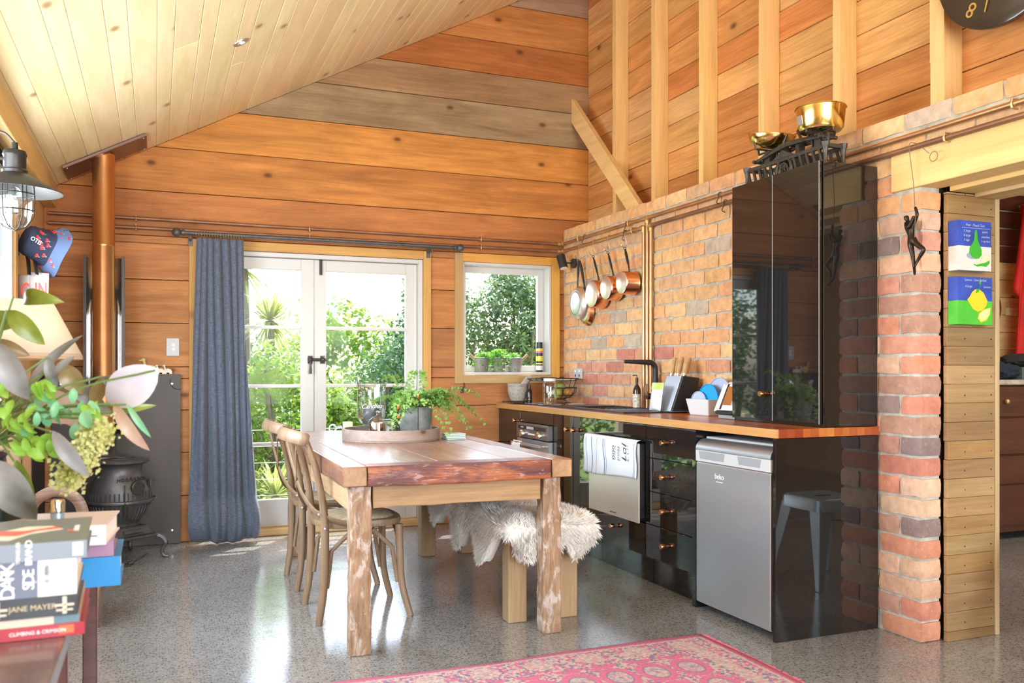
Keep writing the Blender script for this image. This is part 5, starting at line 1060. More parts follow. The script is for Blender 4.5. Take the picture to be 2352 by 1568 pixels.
for k in range(18):
    x = 0.250+0.288*k/17
    MB().tube(arc((x, CY, RZ-0.008), 0.0215, 0, 2*math.pi, 16, (0.25, 1, 0), (0, 0, 1))[:-1], 0.0016, 5, closed=True).build('ring', M['brassfit'], t)
# ================================================================ STOVE CORNER
SCN = Vector((-0.20, 5.83, 0)); sa = math.radians(33.7); FR = Vector((math.sin(sa), -math.cos(sa), 0)); SI = Vector((math.cos(sa), math.sin(sa), 0)); UP = Vector((0, 0, 1))
t = thing('pot_belly_stove', 'black cast iron pot belly stove on curved legs', 'stove', SCN)
MB().lathe([(0.0001, 0.205), (0.112, 0.205), (0.118, 0.215), (0.105, 0.225), (0.125, 0.25), (0.155, 0.295), (0.170, 0.345), (0.190, 0.352), (0.193, 0.360), (0.190, 0.368), (0.176, 0.372), (0.175, 0.40), (0.168, 0.44), (0.150, 0.485), (0.128, 0.515), (0.122, 0.53), (0.122, 0.555), (0.128, 0.575), (0.15, 0.585), (0.166, 0.592), (0.168, 0.600), (0.160, 0.607), (0.12, 0.609), (0.0001, 0.610)], 56, SCN).build('body', M['iron'], t, smooth=True, angle=50)
MB().tube(arc(SCN+Vector((0, 0, 0.6115)), 0.085, 0, 6.283, 32, (1, 0, 0), (0, 1, 0))[:-1], 0.0035, 5, closed=True).build('lid_ring', M['iron'], t)
m = MB()
for k in range(44):
    a = 2*math.pi*k/44; e = Vector((math.cos(a), math.sin(a), 0)); m.tube([SCN+e*0.128+UP*0.252, SCN+e*0.157+UP*0.295, SCN+e*0.171+UP*0.338], 0.0042, 4); m.tube([SCN+e*0.177+UP*0.374, SCN+e*0.177+UP*0.40, SCN+e*0.173+UP*0.418], 0.0038, 4)
m.build('ribs', M['iron'], t, kind='stuff')
def sq(h, z, s=1): return [SCN+SI*(a*h)+FR*(b*h*s)+UP*z for a, b in ((-1, -1), (1, -1), (1, 1), (-1, 1))]
def frust_sq(m, h0, z0, h1, z1): m.add(sq(h0, z0)+sq(h1, z1), [(3,2,1,0),(4,5,6,7),(0,1,5,4),(1,2,6,5),(2,3,7,6),(3,0,4,7)])
m = MB(); frust_sq(m, 0.165, 0.135, 0.168, 0.150); m.build('hearth_plate', M['irongrey'] if False else M['iron'], t, bevel=0.004)
m = MB(); frust_sq(m, 0.135, 0.150, 0.115, 0.205); m.build('ash_pan_box', M['iron'], t, bevel=0.006)
m = MB(); c = SCN+FR*0.127+UP*0.178; m.box((-0.06, -0.008, -0.02), (0.06, 0.012, 0.02), basis(SI, UP, c)); m.build('ash_door', M['iron'], t, bevel=0.003)
for a, b in ((-1, -1), (1, -1), (1, 1), (-1, 1)):
    o2 = (SI*a+FR*b).normalized(); c = SCN+SI*(a*0.145)+FR*(b*0.145)
    MB().tube(bez([c+UP*0.14, c+o2*0.035+UP*0.125, c+o2*0.055+UP*0.09, c+o2*0.035+UP*0.045, c+o2*0.045+UP*0.014, c+o2*0.075+UP*0.007], 4), [0.02]*5+[0.018]*4+[0.013]*5+[0.011]*6+[0.009], 8).build('leg', M['iron'], t, smooth=True)
def belly(ang, z, rr): a = SI*math.sin(ang)+FR*math.cos(ang); return SCN+a*rr+UP*z
c = belly(0.05, 0.445, 0.169); n = (belly(0.05, 0.445, 1)-SCN-UP*0.445).normalized()*1+UP*0.35; n.normalize(); B = basis(UP.cross(n), UP, c)
MB().lathe([(0.0001, 0.012), (0.040, 0.012), (0.044, 0.008), (0.046, -0.01)], 28, (0, 0, 0), B).build('draught_dial', M['irongrey'], t, smooth=True, angle=30)
m = MB()
for k in range(5): a = k*2*math.pi/5+0.3; m.add([B @ Vector((0.010*math.cos(a), 0.010*math.sin(a), 0.0125)), B @ Vector((0.033*math.cos(a-0.2), 0.033*math.sin(a-0.2), 0.0125)), B @ Vector((0.033*math.cos(a+0.25), 0.033*math.sin(a+0.25), 0.0125))], [(0, 1, 2)])
m.build('dial_slots', M['blackink'], t, fix=False)
for i, chx in enumerate('MORRISON'):
    a = -0.62+i*0.155; p = belly(a, 0.488+0.010*math.cos(a*2), 0.153); nn = (belly(a, 0, 1)-SCN).normalized()+UP*0.75; nn.normalize(); r_ = UP.cross(nn).normalized()
    text('raised_letter', chx, 0.030, r_, nn.cross(r_), p+nn*0.002, M['irongrey'], t, ext=0.003)
m = MB(); p = belly(-0.42, 0.462, 0.170); p2 = p+(p-SCN-UP*p.z).normalized()*0.022
m.tube([p-UP*0.0, p2, p2-UP*0.02, p2-UP*0.10], 0.0045, 6); m.tube([p2-UP*0.10+Vector((0.008*math.sin(math.pi*i/80)*2*math.cos(i*0.9), 0.008*math.sin(math.pi*i/80)*2*math.sin(i*0.9), -0.001*i)) for i in range(81)], 0.0024, 5); m.build('poker_handle', M['irongrey'], t, smooth=True)
m = MB(); m.tube(arc(SCN+UP*0.36, 0.205, -0.9, 0.4, 12, SI, FR), 0.0065, 6); m.build('rail', M['iron'], t)
m = MB(); p = belly(0.85, 0.465, 0.17); m.box((-0.018, -0.022, -0.01), (0.018, 0.022, 0.03), basis(SI, UP, p)); p = belly(1.3, 0.455, 0.17); m.box((-0.02, -0.018, -0.01), (0.02, 0.018, 0.02), basis(FR, UP, p)); m.build('hinge', M['iron'], t, bevel=0.003)
FP = Vector((-0.297, 5.92, 0))
t2 = thing('flue_pipe', 'tall polished copper flue pipe rising from the stove to the ceiling', 'flue pipe', FP+UP*0.6)
MB().lathe([(0.082, 0.612), (0.080, 0.622), (0.070, 0.628), (0.069, 0.70), (0.073, 0.705), (0.073, 0.715)], 28, FP, caps=False).build('collar', M['irongrey'], t2, smooth=True)
zc = ceil_z(FP.x)
MB().lathe([(0.0635, 0.70), (0.0635, 1.905), (0.0655, 1.908), (0.0655, 1.922), (0.0635, 1.925), (0.0635, zc-0.005)], 40, FP, caps=False).build('pipe', M['copperflue'], t2, smooth=True)
def ceil_pt(x, y, d=0): return Vector((x, y, ceil_z(x)))+nr*d
m = MB(); x0, x1, y0, y1 = -0.52, -0.06, 5.80, 6.13
m.prism([ceil_pt(x0, y0, 0.003), ceil_pt(x1, y0, 0.003), ceil_pt(x1, y1, 0.003), ceil_pt(x0, y1, 0.003)], nr*0.018); o = m.build('flue_ceiling_plate', simple('brown_steel_plate', (0.22, 0.13, 0.10), 0.38, 0.7), None, bevel=0.002); tag(o, 'sloping brown metal flue plate fixed to the pine ceiling', 'plate')
for x in (x0+0.02, x1-0.02):
    for y in (y0+0.02, y1-0.02): MB().ball(ceil_pt(x, y, 0.022), 0.006, 8, 5).build('screw', M['steel'], o)
t = thing('heat_shield', 'polished half-round heat shield standing behind the copper flue', 'heat shield', FP+UP*0.9)
m = MB(); m.grid(lambda u, v: FP+Vector((0.108*math.cos(math.pi*(1.0-u)), 0.06+0.085*math.sin(math.pi*u), 0.75+1.105*v)), 24, 4); m.build('curved_sheet', simple('polished_sheet', (0.75, 0.72, 0.72), 0.16, 0.95), t, smooth=True, solid=0.002, fix=False)
for s in (-1, 1): MB().box(FP+Vector((s*0.108-0.009, 0.045, 0.75)), FP+Vector((s*0.108+0.009, 0.06, 1.86))).build('edge_channel', M['sheet'], t)
MB().box(FP+Vector((-0.085, 0.146, 1.6)), FP+Vector((0.085, 0.30, 1.63))).build('wall_bracket', M['sheet'], t)
t = thing('hearth_panel', 'dark steel heat panel leaning upright behind the stove', 'panel', (-0.2, 6.22, 0))
MB().box((-0.61, 6.212, 0.001), (0.153, 6.222, 1.125)).build('sheet', M['sheet'], t, bevel=0.001)
for x, z in ((0.10, 1.06), (0.10, 0.09), (-0.56, 1.06)): MB().lathe([(0.0001, 0.005), (0.007, 0.004), (0.008, 0)], 14, (x, 6.212, z), Matrix.Rotation(R90, 4, 'X')).build('screw', M['steel'], t, smooth=True)
MB().tube(arc((0.14, 6.211, 1.075), 0.052, math.pi*0.9, math.pi*1.6, 10, (1, 0, 0), (0, 0, 1)), 0.003, 5).build('corner_lip', M['iron'], t)
t = thing('side_hearth_panel', 'dark steel heat panel on the left wall beside the stove', 'panel', (-0.64, 5.5, 0)); MB().box((-0.655, 5.30, 0.001), (-0.645, 6.19, 1.125)).build('sheet', M['sheet'], t); MB().box((-0.655, 5.262, 0.001), (-0.615, 5.297, 1.15)).build('edge_post', M['pine_z'], t, color=(0.5, 0.32, 0.18))
t = thing('duck_ornament', 'little yellow and white metal duck family on the hearth panel', 'ornament', (0.0, 6.20, 1.125))
yel, whi = simple('duck_yellow', (0.62, 0.48, 0.16), 0.6), rgb('duck_white', (0.75, 0.66, 0.55), 0.6)
def duck(x, s, mat):
    m = MB(); yd = 6.217; z = 1.127; m.ball((x, yd, z+0.035*s), 0.032*s, 12, 8, (1.3, 0.18, 0.8)); m.tube([(x-0.03*s, yd, z+0.045*s), (x-0.038*s, yd, z+0.085*s)], [0.012*s, 0.009*s], 8); m.ball((x-0.042*s, yd, z+0.095*s), 0.014*s, 10, 6, (1, 0.4, 0.9)); m.prism([(x-0.054*s, yd-0.002, z+0.098*s), (x-0.054*s, yd-0.002, z+0.088*s), (x-0.075*s, yd-0.002, z+0.09*s)], (0, 0.004, 0)); m.box((x-0.015*s, yd-0.003, z-0.001), (x+0.015*s, yd+0.003, z+0.012*s)); return m.build('duck', mat, t, smooth=True, angle=40)
duck(-0.035, 0.95, yel); duck(0.03, 0.55, whi); duck(0.075, 0.55, whi); MB().box((0.005, 6.214, 1.1255), (0.10, 6.2205, 1.145)).build('plinth', whi, t)
t = thing('hand_shovel', 'dark iron ash shovel lying on the floor under the stove', 'shovel', (-0.12, 5.63, 0))
m = MB(); m.box((-0.075, -0.04, 0.002), (0.06, 0.04, 0.006), Matrix.Translation((-0.20, 5.60, 0.002)) @ Matrix.Rotation(0.35, 4, 'Z')); m.build('blade', M['iron'], t, bevel=0.002)
m = MB(); m.tube([(-0.15, 5.615, 0.01), (-0.125, 5.625, 0.018)], 0.012, 10); m.tube(bez([(-0.12, 5.62, 0.02), (-0.09, 5.61, 0.035), (-0.05, 5.64, 0.055), (-0.045, 5.655, 0.055), (-0.075, 5.66, 0.04), (-0.115, 5.632, 0.02)], 5), 0.005, 6); m.build('handle', M['irongrey'], t, smooth=True)
# log box in front of the panel
t = thing('log_box', 'brown rough-sawn log box with an arched handle beside the stove', 'log box', (-0.39, 4.45, 0.0)); ORIG[t.name] = Vector((-0.30, 4.45, 0.0))
bw = M['brownwood']
MB().prism([(-0.50, 4.30, 0.001), (-0.15, 4.30, 0.001), (-0.125, 4.30, 0.465), (-0.53, 4.30, 0.465)], (0, 0.03, 0)).build('front_plank', bw, t, bevel=0.004); MB().prism([(-0.50, 4.62, 0.001), (-0.15, 4.62, 0.001), (-0.125, 4.62, 0.445), (-0.53, 4.62, 0.445)], (0, 0.03, 0)).build('back_plank', bw, t, bevel=0.004)
MB().box((-0.50, 4.331, 0.001), (-0.47, 4.619, 0.40)).build('side_plank', bw, t, bevel=0.003); MB().box((-0.18, 4.331, 0.001), (-0.15, 4.619, 0.40)).build('side_plank', bw, t, bevel=0.003)
MB().tube(bez([(-0.455, 4.47, 0.30), (-0.45, 4.47, 0.42), (-0.42, 4.47, 0.55), (-0.33, 4.47, 0.60), (-0.24, 4.47, 0.55), (-0.21, 4.47, 0.42), (-0.205, 4.47, 0.30)], 5), 0.026, 10, flat=(0.4, 1)).build('handle', bw, t, smooth=True)
# socket on the wall
t = thing('light_switch', 'grey two-way light switch on the boards beside the curtain', 'light switch', (0.06, 6.24, 1.30)); p = onY(397, 797, 6.24)
MB().box((p.x-0.041, 6.238, p.z-0.06), (p.x+0.041, 6.2505, p.z+0.06)).build('plate', M['greyplate'], t, bevel=0.003)
for dz in (0.014, -0.014): MB().lathe([(0.0001, 0.004), (0.010, 0.003), (0.011, 0)], 16, (p.x+0.004, 6.238, p.z+dz), Matrix.Rotation(R90, 4, 'X')).build('button', M['whiteplastic'], t, smooth=True)
t = thing('wall_hook', 'small iron hook on the boards below the kitchen window', 'hook', (2.13, 6.24, 1.0)); p = onY(1062, 893, 6.235)
MB().box((p.x-0.012, 6.24, p.z-0.03), (p.x+0.012, 6.2505, p.z+0.02)).tube([(p.x, 6.238, p.z-0.02), (p.x, 6.21, p.z-0.02), (p.x+0.01, 6.205, p.z+0.02), (p.x+0.012, 6.235, p.z+0.05)], 0.004, 6).build('hook_body', M['irongrey'], t)
t = thing('recessed_downlight', 'small round silver downlight recessed in the pine ceiling', 'downlight', (1, 4, 3))
d = ray(553, 97); tt = (2.637-EYE)/(d.z-0.527*d.x); c = Vector((0, 0, EYE))+d*tt; Bc = basis(sl, Vector((0, 1, 0)), c+nr*0.002); Bc = Matrix(((sl.x, 0, nr.x, c.x), (sl.y, -1, nr.y, c.y), (sl.z, 0, nr.z, c.z), (0, 0, 0, 1))); t.location = c; ORIG[t.name] = c.copy()
MB().lathe([(0.024, 0.002), (0.028, 0.005), (0.042, 0.005), (0.044, 0.0), (0.043, -0.004)], 28, (0, 0, 0), Bc, caps=False).build('bezel', M['steelmid'], t, smooth=True); MB().lathe([(0.026, 0.0035), (0.014, -0.004), (0.0001, -0.005)], 24, (0, 0, 0), Bc, caps=False).build('reflector', M['chrome'], t, smooth=True)
lm, nt, b = newmat('led_glow'); b.inputs['Emission Color'].default_value = (1, 0.96, 0.9, 1); b.inputs['Emission Strength'].default_value = 3
MB().ball(c+nr*0.003, 0.007, 10, 6).build('led', lm, t)
# rug
def rugmat():
    m, nt, b = newmat('persian_rug'); tc = N(nt, 'ShaderNodeTexCoord').outputs['Object']; sp = N(nt, 'ShaderNodeSeparateXYZ'); L(nt, tc, sp.inputs[0]); X, Y = sp.outputs[0], sp.outputs[1]
    hw, hl = RW, RL
    dx = mathn(nt, 'SUBTRACT', hw, mathn(nt, 'ABSOLUTE', X)); dy = mathn(nt, 'SUBTRACT', hl, mathn(nt, 'ABSOLUTE', Y)); d = mathn(nt, 'MINIMUM', dx, dy)
    n1 = voro(nt, mapping(nt, tc, (85, 85, 1)), 1.0, out=1); sc_ = N(nt, 'ShaderNodeSeparateColor'); L(nt, n1, sc_.inputs[0])
    busy = ramp(nt, sc_.outputs[0], [(0.0, (0.62, 0.10, 0.22)), (0.30, (0.50, 0.08, 0.18)), (0.31, (0.62, 0.46, 0.42)), (0.55, (0.58, 0.42, 0.40)), (0.56, (0.15, 0.14, 0.26)), (0.78, (0.60, 0.14, 0.24)), (0.79, (0.45, 0.42, 0.32))])
    busy.node.color_ramp.interpolation = 'CONSTANT'
    # rows of guls in the field
    def cell(A, s, sh=0.0): return mathn(nt, 'SUBTRACT', mathn(nt, 'FRACT', mathn(nt, 'ADD', mathn(nt, 'DIVIDE', A, s), 100.5+sh)), 0.5)
    gx, gy = cell(X, 0.155, 0.25), cell(Y, 0.20, 0.0)
    r = mathn(nt, 'SQRT', mathn(nt, 'ADD', mathn(nt, 'POWER', mathn(nt, 'MULTIPLY', gx, 1.05), 2.0), mathn(nt, 'POWER', mathn(nt, 'MULTIPLY', gy, 1.0), 2.0)))
    gul = ramp(nt, r, [(0.0, (0.55, 0.10, 0.18)), (0.07, (0.42, 0.40, 0.36)), (0.12, (0.52, 0.47, 0.42)), (0.27, (0.50, 0.46, 0.42)), (0.31, (0.12, 0.14, 0.22)), (0.36, (0.70, 0.09, 0.24)), (0.47, (0.66, 0.08, 0.22)), (0.52, (0.5, 0.3, 0.3))])
    field = mixc(nt, mathn(nt, 'LESS_THAN', r, 0.30), gul, mixc(nt, 0.55, gul, busy)); field = mixc(nt, mathn(nt, 'GREATER_THAN', r, 0.50), field, busy)
    bx = cell(X, 0.22, 0.1); by = mathn(nt, 'SUBTRACT', mathn(nt, 'DIVIDE', d, 0.22), 0.5); br = mathn(nt, 'SQRT', mathn(nt, 'ADD', mathn(nt, 'POWER', bx, 2.0), mathn(nt, 'POWER', by, 2.0)))
    border = mixc(nt, mathn(nt, 'LESS_THAN', br, 0.26), busy, mixc(nt, 0.5, busy, (0.62, 0.50, 0.40)))
    c = mixc(nt, mathn(nt, 'LESS_THAN', d, 0.20), field, border)
    ln = mathn(nt, 'LESS_THAN', mathn(nt, 'ABSOLUTE', mathn(nt, 'SUBTRACT', d, 0.035)), 0.006); c = mixc(nt, ln, c, (0.60, 0.40, 0.40))
    c = mixc(nt, mathn(nt, 'LESS_THAN', d, 0.025), c, (0.72, 0.12, 0.25))
    hv = ramp(nt, noise_n(nt, tc, 90, 3), [(0.3, (0.75, 0.75, 0.75)), (0.7, (1.15, 1.15, 1.15))]); c = mixc(nt, 1.0, c, hv, 'MULTIPLY'); c = mixc(nt, 0.30, c, (0.40, 0.34, 0.36))
    L(nt, c, b.inputs['Base Color']); b.inputs['Roughness'].default_value = 1.0; b.inputs['Specular IOR Level'].default_value = 0.05; bumpn(nt, b, noise_n(nt, tc, 220, 2), 0.5, 0.003); return m
rx0, rx1, ry0, ry1 = 0.15, 2.186, 0.9, 3.185; RW, RL = (rx1-rx0)/2, (ry1-ry0)/2
t = thing('persian_rug', 'faded pink Persian rug with rows of medallions on the concrete floor', 'rug', ((rx0+rx1)/2, (ry0+ry1)/2, 0))
m = MB(); m.grid(lambda u, v: Vector((rx0+(rx1-rx0)*u+(0.006*math.sin(v*17) if u in (0, 1) else 0), ry0+(ry1-ry0)*v+(0.008*math.sin(9*u)+0.003*math.sin(31*u))*(1 if v == 1 else 0), 0.0075+0.0015*math.sin(13*u+5*v))), 60, 60); m.build('pile', rugmat(), t, solid=0.009, smooth=True, fix=False)
m = MB(); rnd = random.Random(5)
for k in range(420):
    y = ry0+(ry1-ry0)*k/420; a = rnd.uniform(-0.5, 0.5); ln = rnd.uniform(0.012, 0.03); m.tube([(rx1-0.004, y, 0.008), (rx1+ln*0.6, y+a*0.01, 0.008), (rx1+ln, y+a*0.02, 0.003)], 0.0016, 3, caps=False)
m.build('fringe', rgb('pink_thread', (0.66, 0.16, 0.26), 0.9), t, kind='stuff')
# ================================================================ LEFT FOREGROUND
t = thing('reading_table', 'dark glossy wooden table carrying the near stack of books', 'table', (-0.4, 0.9, 0))
for k in range(7):
    x1 = -0.089-k*0.078; MB().box((x1-0.077, 0.25, 0.843), (x1, 1.27, 0.8675)).build('top_plank', M['mahog_y'], t, bevel=0.003, seg=2)
MB().box((-0.62, 0.30, 0.77), (-0.25, 0.33, 0.842)).build('apron', M['mahog'], t); MB().box((-0.62, 1.02, 0.77), (-0.27, 1.05, 0.842)).build('apron', M['mahog'], t)
for x in (-0.63, -0.30):
    for y in (0.29, 1.0): MB().box((x, y, 0), (x+0.035, y+0.035, 0.842)).build('leg', M['mahog'], t, bevel=0.003)
t = thing('lamp_table', 'dark red mahogany side table holding lamp, flowers and blue book', 'table', (-0.4, 1.8, 0))
MB().box((-0.645, 1.44, 0.795), (-0.118, 2.25, 0.8195)).build('top', M['mahog_y'], t, bevel=0.003)
for x in (-0.635, -0.154):
    for y in (1.48, 2.20): MB().box((x, y, 0), (x+0.030, y+0.03, 0.794)).build('leg', M['mahog'], t, bevel=0.002)
MB().box((-0.605, 1.485, 0.615), (-0.155, 1.505, 0.645)).build('stretcher', M['mahog'], t); MB().box((-0.605, 1.485, 0.74), (-0.155, 1.505, 0.794)).build('apron', M['mahog'], t)
BROT = 0.03
def book(name, label, x1, y0, z0, w_, d_, h, col, group, pages=True, rz=0.0):
    """spine faces the camera; x1 = right-hand end"""
    t = thing(name, label, 'book', (x1-w_/2, y0+d_/2, z0), group, local=True, rz=rz); a, b = w_/2, d_/2; c = rgb(name+'_cover_%d' % len(bpy.data.materials), col, 0.3); ct = 0.0022
    m = MB(); m.box((-a, -b, 0), (a, b, ct)); m.box((-a, -b, h-ct), (a, b, h)); m.box((-a, -b, ct), (a, -b+ct, h-ct)); m.build('cover', c, t)
    MB().box((-a+0.004, -b+ct+0.0005, ct+0.0003), (a-0.004, b-0.004, h-ct-0.0003)).build('pages', M['paper'], t); return t, a, b
G = 'books in the near stack'; z = 0.868; F_ = (1, 0, 0); U_ = (0, 0, 1)
t, a, b = book('red_book', 'thin dark red book at the bottom of the near stack', -0.073, 1.035, z, 0.235, 0.155, 0.0135, (0.30, 0.015, 0.03), G, rz=BROT); text('spine_title', 'CLIMBING & CRIMSON', 0.0052, F_, U_, (a-0.044, -b-0.0005, 0.0068), M['whiteink'], t); z += 0.0138
MB().box((a-0.024, -b-0.0006, 0.003), (a-0.010, -b-0.0001, 0.0115)).build('publisher_mark', rgb('orange_mark', (0.8, 0.12, 0.05)), t)
t, a, b = book('beige_book', 'beige book second from the bottom of the near stack', -0.078, 1.035, z, 0.232, 0.152, 0.009, (0.55, 0.42, 0.33), G, rz=BROT); MB().box((a-0.024, -b-0.0005, 0.0), (a+0.0004, -b-0.0001, 0.009)).build('spine_end_panel', rgb('slate_print', (0.10, 0.16, 0.20)), t); z += 0.0093
t, a, b = book('black_book', 'black book with gold author lettering in the near stack', -0.079, 1.03, z, 0.236, 0.155, 0.0215, (0.015, 0.017, 0.022), G, rz=BROT); text('spine_author', 'JANE MAYER', 0.0078, F_, U_, (a-0.042, -b-0.0005, 0.0108), rgb('gold_print', (0.50, 0.42, 0.25)), t)
for xx in (a-0.0125, a-0.074):
    m = MB(); m.box((xx-0.002, -b-0.0005, 0.002), (xx+0.002, -b-0.0001, 0.020)); m.box((xx-0.009, -b-0.0005, 0.010), (xx+0.009, -b-0.0001, 0.0125)); m.box((xx-0.008, -b-0.0005, 0.005), (xx+0.008, -b-0.0001, 0.007)); m.build('spine_emblem', rgb('grey_gold_print', (0.52, 0.48, 0.38)), t)
z += 0.0218
t, a, b = book('thick_book', 'thick pale book with big white letters in the near stack', -0.080, 1.03, z, 0.236, 0.155, 0.0385, (0.70, 0.66, 0.58), G, rz=BROT)
MB().box((-a-0.0003, -b-0.0005, 0.0), (a-0.0365, -b-0.0001, 0.0385)).build('spine_dark_panel', rgb('slate_cover', (0.12, 0.14, 0.20)), t)
text('spine_title', 'DARK', 0.0185, (0, 0, 1), (-1, 0, 0), (a-0.0635, -b-0.0008, 0.0192), M['whiteink'], t, width=0.62); text('spine_title', 'SIDE', 0.0150, (0, 0, 1), (-1, 0, 0), (a-0.0445, -b-0.0008, 0.0192), M['whiteink'], t, width=0.66)
m = MB(); m.box((a-0.030, -b-0.0005, 0.003), (a-0.026, -b-0.0001, 0.036)); m.box((a-0.040, -b-0.0005, 0.015), (a-0.016, -b-0.0001, 0.017)); m.prism([(a-0.036, -b-0.0005, 0.022), (a-0.020, -b-0.0005, 0.022), (a-0.028, -b-0.0005, 0.033)], (0, 0.0004, 0)); m.build('spine_building', rgb('grey_print', (0.42, 0.42, 0.45)), t); z += 0.0388
t, a, b = book('grey_book', 'slate grey book with a red and white cover picture on top of the near stack', -0.070, 1.025, z, 0.25, 0.16, 0.0185, (0.16, 0.19, 0.24), G, rz=BROT)
text('spine_title', 'BRAND', 0.009, (0, 0, 1), (-1, 0, 0), (a-0.054, -b-0.0005, 0.0092), M['whiteink'], t, width=0.8); text('spine_title', 'TONGUES', 0.005, (0, 0, 1), (-1, 0, 0), (a-0.064, -b-0.0005, 0.0092), M['whiteink'], t); text('cover_title', 'FIONA NEILL', 0.0075, (0, 1, 0), (-1, 0, 0), (a-0.013, 0.0, 0.0189), M['whiteink'], t, width=0.9)
MB().box((a-0.0135, -b-0.0005, 0.003), (a-0.004, -b-0.0001, 0.0165)).build('spine_badge', M['whiteink'], t)
for nm, col, pts in (('cover_picture', (0.85, 0.82, 0.80), [(-0.12, -0.045), (-0.07, -0.055), (-0.03, -0.02), (0.04, 0.0), (0.01, 0.025), (-0.05, 0.03), (-0.11, 0.0)]), ('cover_red_figure', (0.75, 0.10, 0.05), [(-0.12, -0.02), (-0.06, -0.03), (-0.02, -0.005), (0.035, 0.005), (0.02, 0.018), (-0.05, 0.0), (-0.11, 0.01)]), ('cover_red_mark', (0.8, 0.15, 0.08), [(0.05, -0.02), (0.075, -0.022), (0.075, -0.014), (0.052, -0.012)])):
    zz = 0.0187+(0.0002 if 'red' in nm else 0); MB().prism([(x, y, zz) for x, y in [(0.028+(q_+0.12)*0.44, w_) for q_, w_ in pts]], (0, 0, 0.0002)).build(nm, rgb(nm+'_ink', col), t)
G = 'books on the lamp table'
t, a, b = book('blue_book', 'bright blue hardback overhanging the edge of the lamp table', -0.050, 1.47, 0.8200, 0.22, 0.15, 0.0445, (0.01, 0.20, 0.50), G)
t, a, b = book('mauve_book', 'slim mauve paperback lying on the blue hardback', -0.060, 1.475, 0.8648, 0.20, 0.14, 0.022, (0.28, 0.16, 0.26), G)
t, a, b = book('white_book', 'white and pink paperback uppermost on the lamp table', -0.062, 1.46, 0.8872, 0.20, 0.14, 0.030, (0.80, 0.70, 0.70), G, rz=-0.1); MB().box((a-0.045, -b-0.0005, 0.0), (a-0.038, -b-0.0001, 0.03)).build('pink_band', rgb('pink_print', (0.75, 0.25, 0.35)), t); m = MB(); m.box((a-0.03, -b-0.0005, 0.013), (a-0.012, -b-0.0001, 0.0145)); m.box((a-0.024, -b-0.0005, 0.009), (a-0.022, -b-0.0001, 0.019)); m.build('publisher_mark', M['blackink'], t)
for k, (x, zt) in enumerate(((-0.0905, 0.868), (-0.0905, 0.868))):
    o = MB().box((x, 1.20+0.035*k, zt), (x+0.0015, 1.215+0.04*k, zt+0.088)).build('loose_card', [M['paper'], rgb('pink_card', (0.82, 0.60, 0.62))][k], None); tag(o, ['white card slipped upright beside the near book stack', 'pale pink card standing beside the lamp table books'][k], 'card')
t = thing('metal_torch', 'small silver-blue metal torch standing behind the near books', 'torch', (-0.172, 1.50, 0.82)); q = at(132, 1170, 1.32)
MB().lathe([(0.0001, 0.8202), (0.0095, 0.8202), (0.0095, 0.935), (0.0001, 0.935)], 18, (q.x, q.y, 0)).build('barrel', simple('blue_anodised', (0.35, 0.48, 0.62), 0.3, 0.7), t, smooth=True, angle=30); MB().lathe([(0.0105, 0.936), (0.0105, 0.952), (0.009, 0.955), (0.0001, 0.955)], 18, (q.x, q.y, 0)).build('cap', M['chrome'], t, smooth=True, angle=30)
# lamp
t = thing('table_lamp', 'table lamp with cream pleat-edged shade behind the flowers', 'table lamp', (-0.32, 2.02, 0.82)); lp = Vector((-0.315, 2.02, 0))
def shade_mat():
    m, nt, b = newmat('cream_shade'); b.inputs['Base Color'].default_value = (0.90, 0.86, 0.74, 1); b.inputs['Roughness'].default_value = 0.8
    tr = N(nt, 'ShaderNodeBsdfTranslucent'); tr.inputs[0].default_value = (0.95, 0.90, 0.76, 1); mx = N(nt, 'ShaderNodeMixShader'); mx.inputs[0].default_value = 0.5
    L(nt, b.outputs[0], mx.inputs[1]); L(nt, tr.outputs[0], mx.inputs[2]); L(nt, mx.outputs[0], nt.nodes['Material Output'].inputs[0]); return m
SHD = shade_mat()
MB().lathe([(0.174, 1.178), (0.119, 1.288)], 48, lp, caps=False).build('shade', SHD, t, smooth=True, solid=0.002, fix=False)
MB().lathe([(0.174, 1.172), (0.1715, 1.183)], 48, lp, caps=False).build('shade_trim', simple('braid', (0.55, 0.38, 0.25), 0.9, bump=0.6, bscale=300), t, solid=0.003, fix=False)
MB().lathe([(0.0001, 0.8205), (0.075, 0.8205), (0.078, 0.83), (0.05, 0.85), (0.04, 0.90), (0.06, 0.96), (0.05, 1.03), (0.02, 1.08), (0.016, 1.12), (0.0001, 1.12)], 28, lp).build('base', simple('glazed_cream', (0.62, 0.55, 0.45), 0.25), t, smooth=True, angle=60)
MB().tube([lp+UP*1.12, lp+UP*1.25], 0.008, 10).build('stem', M['brassfit'], t); MB().ball(lp+UP*1.255, 0.025, 12, 8, (1, 1, 1.3)).build('bulb', M['whiteplastic'], t, smooth=True)
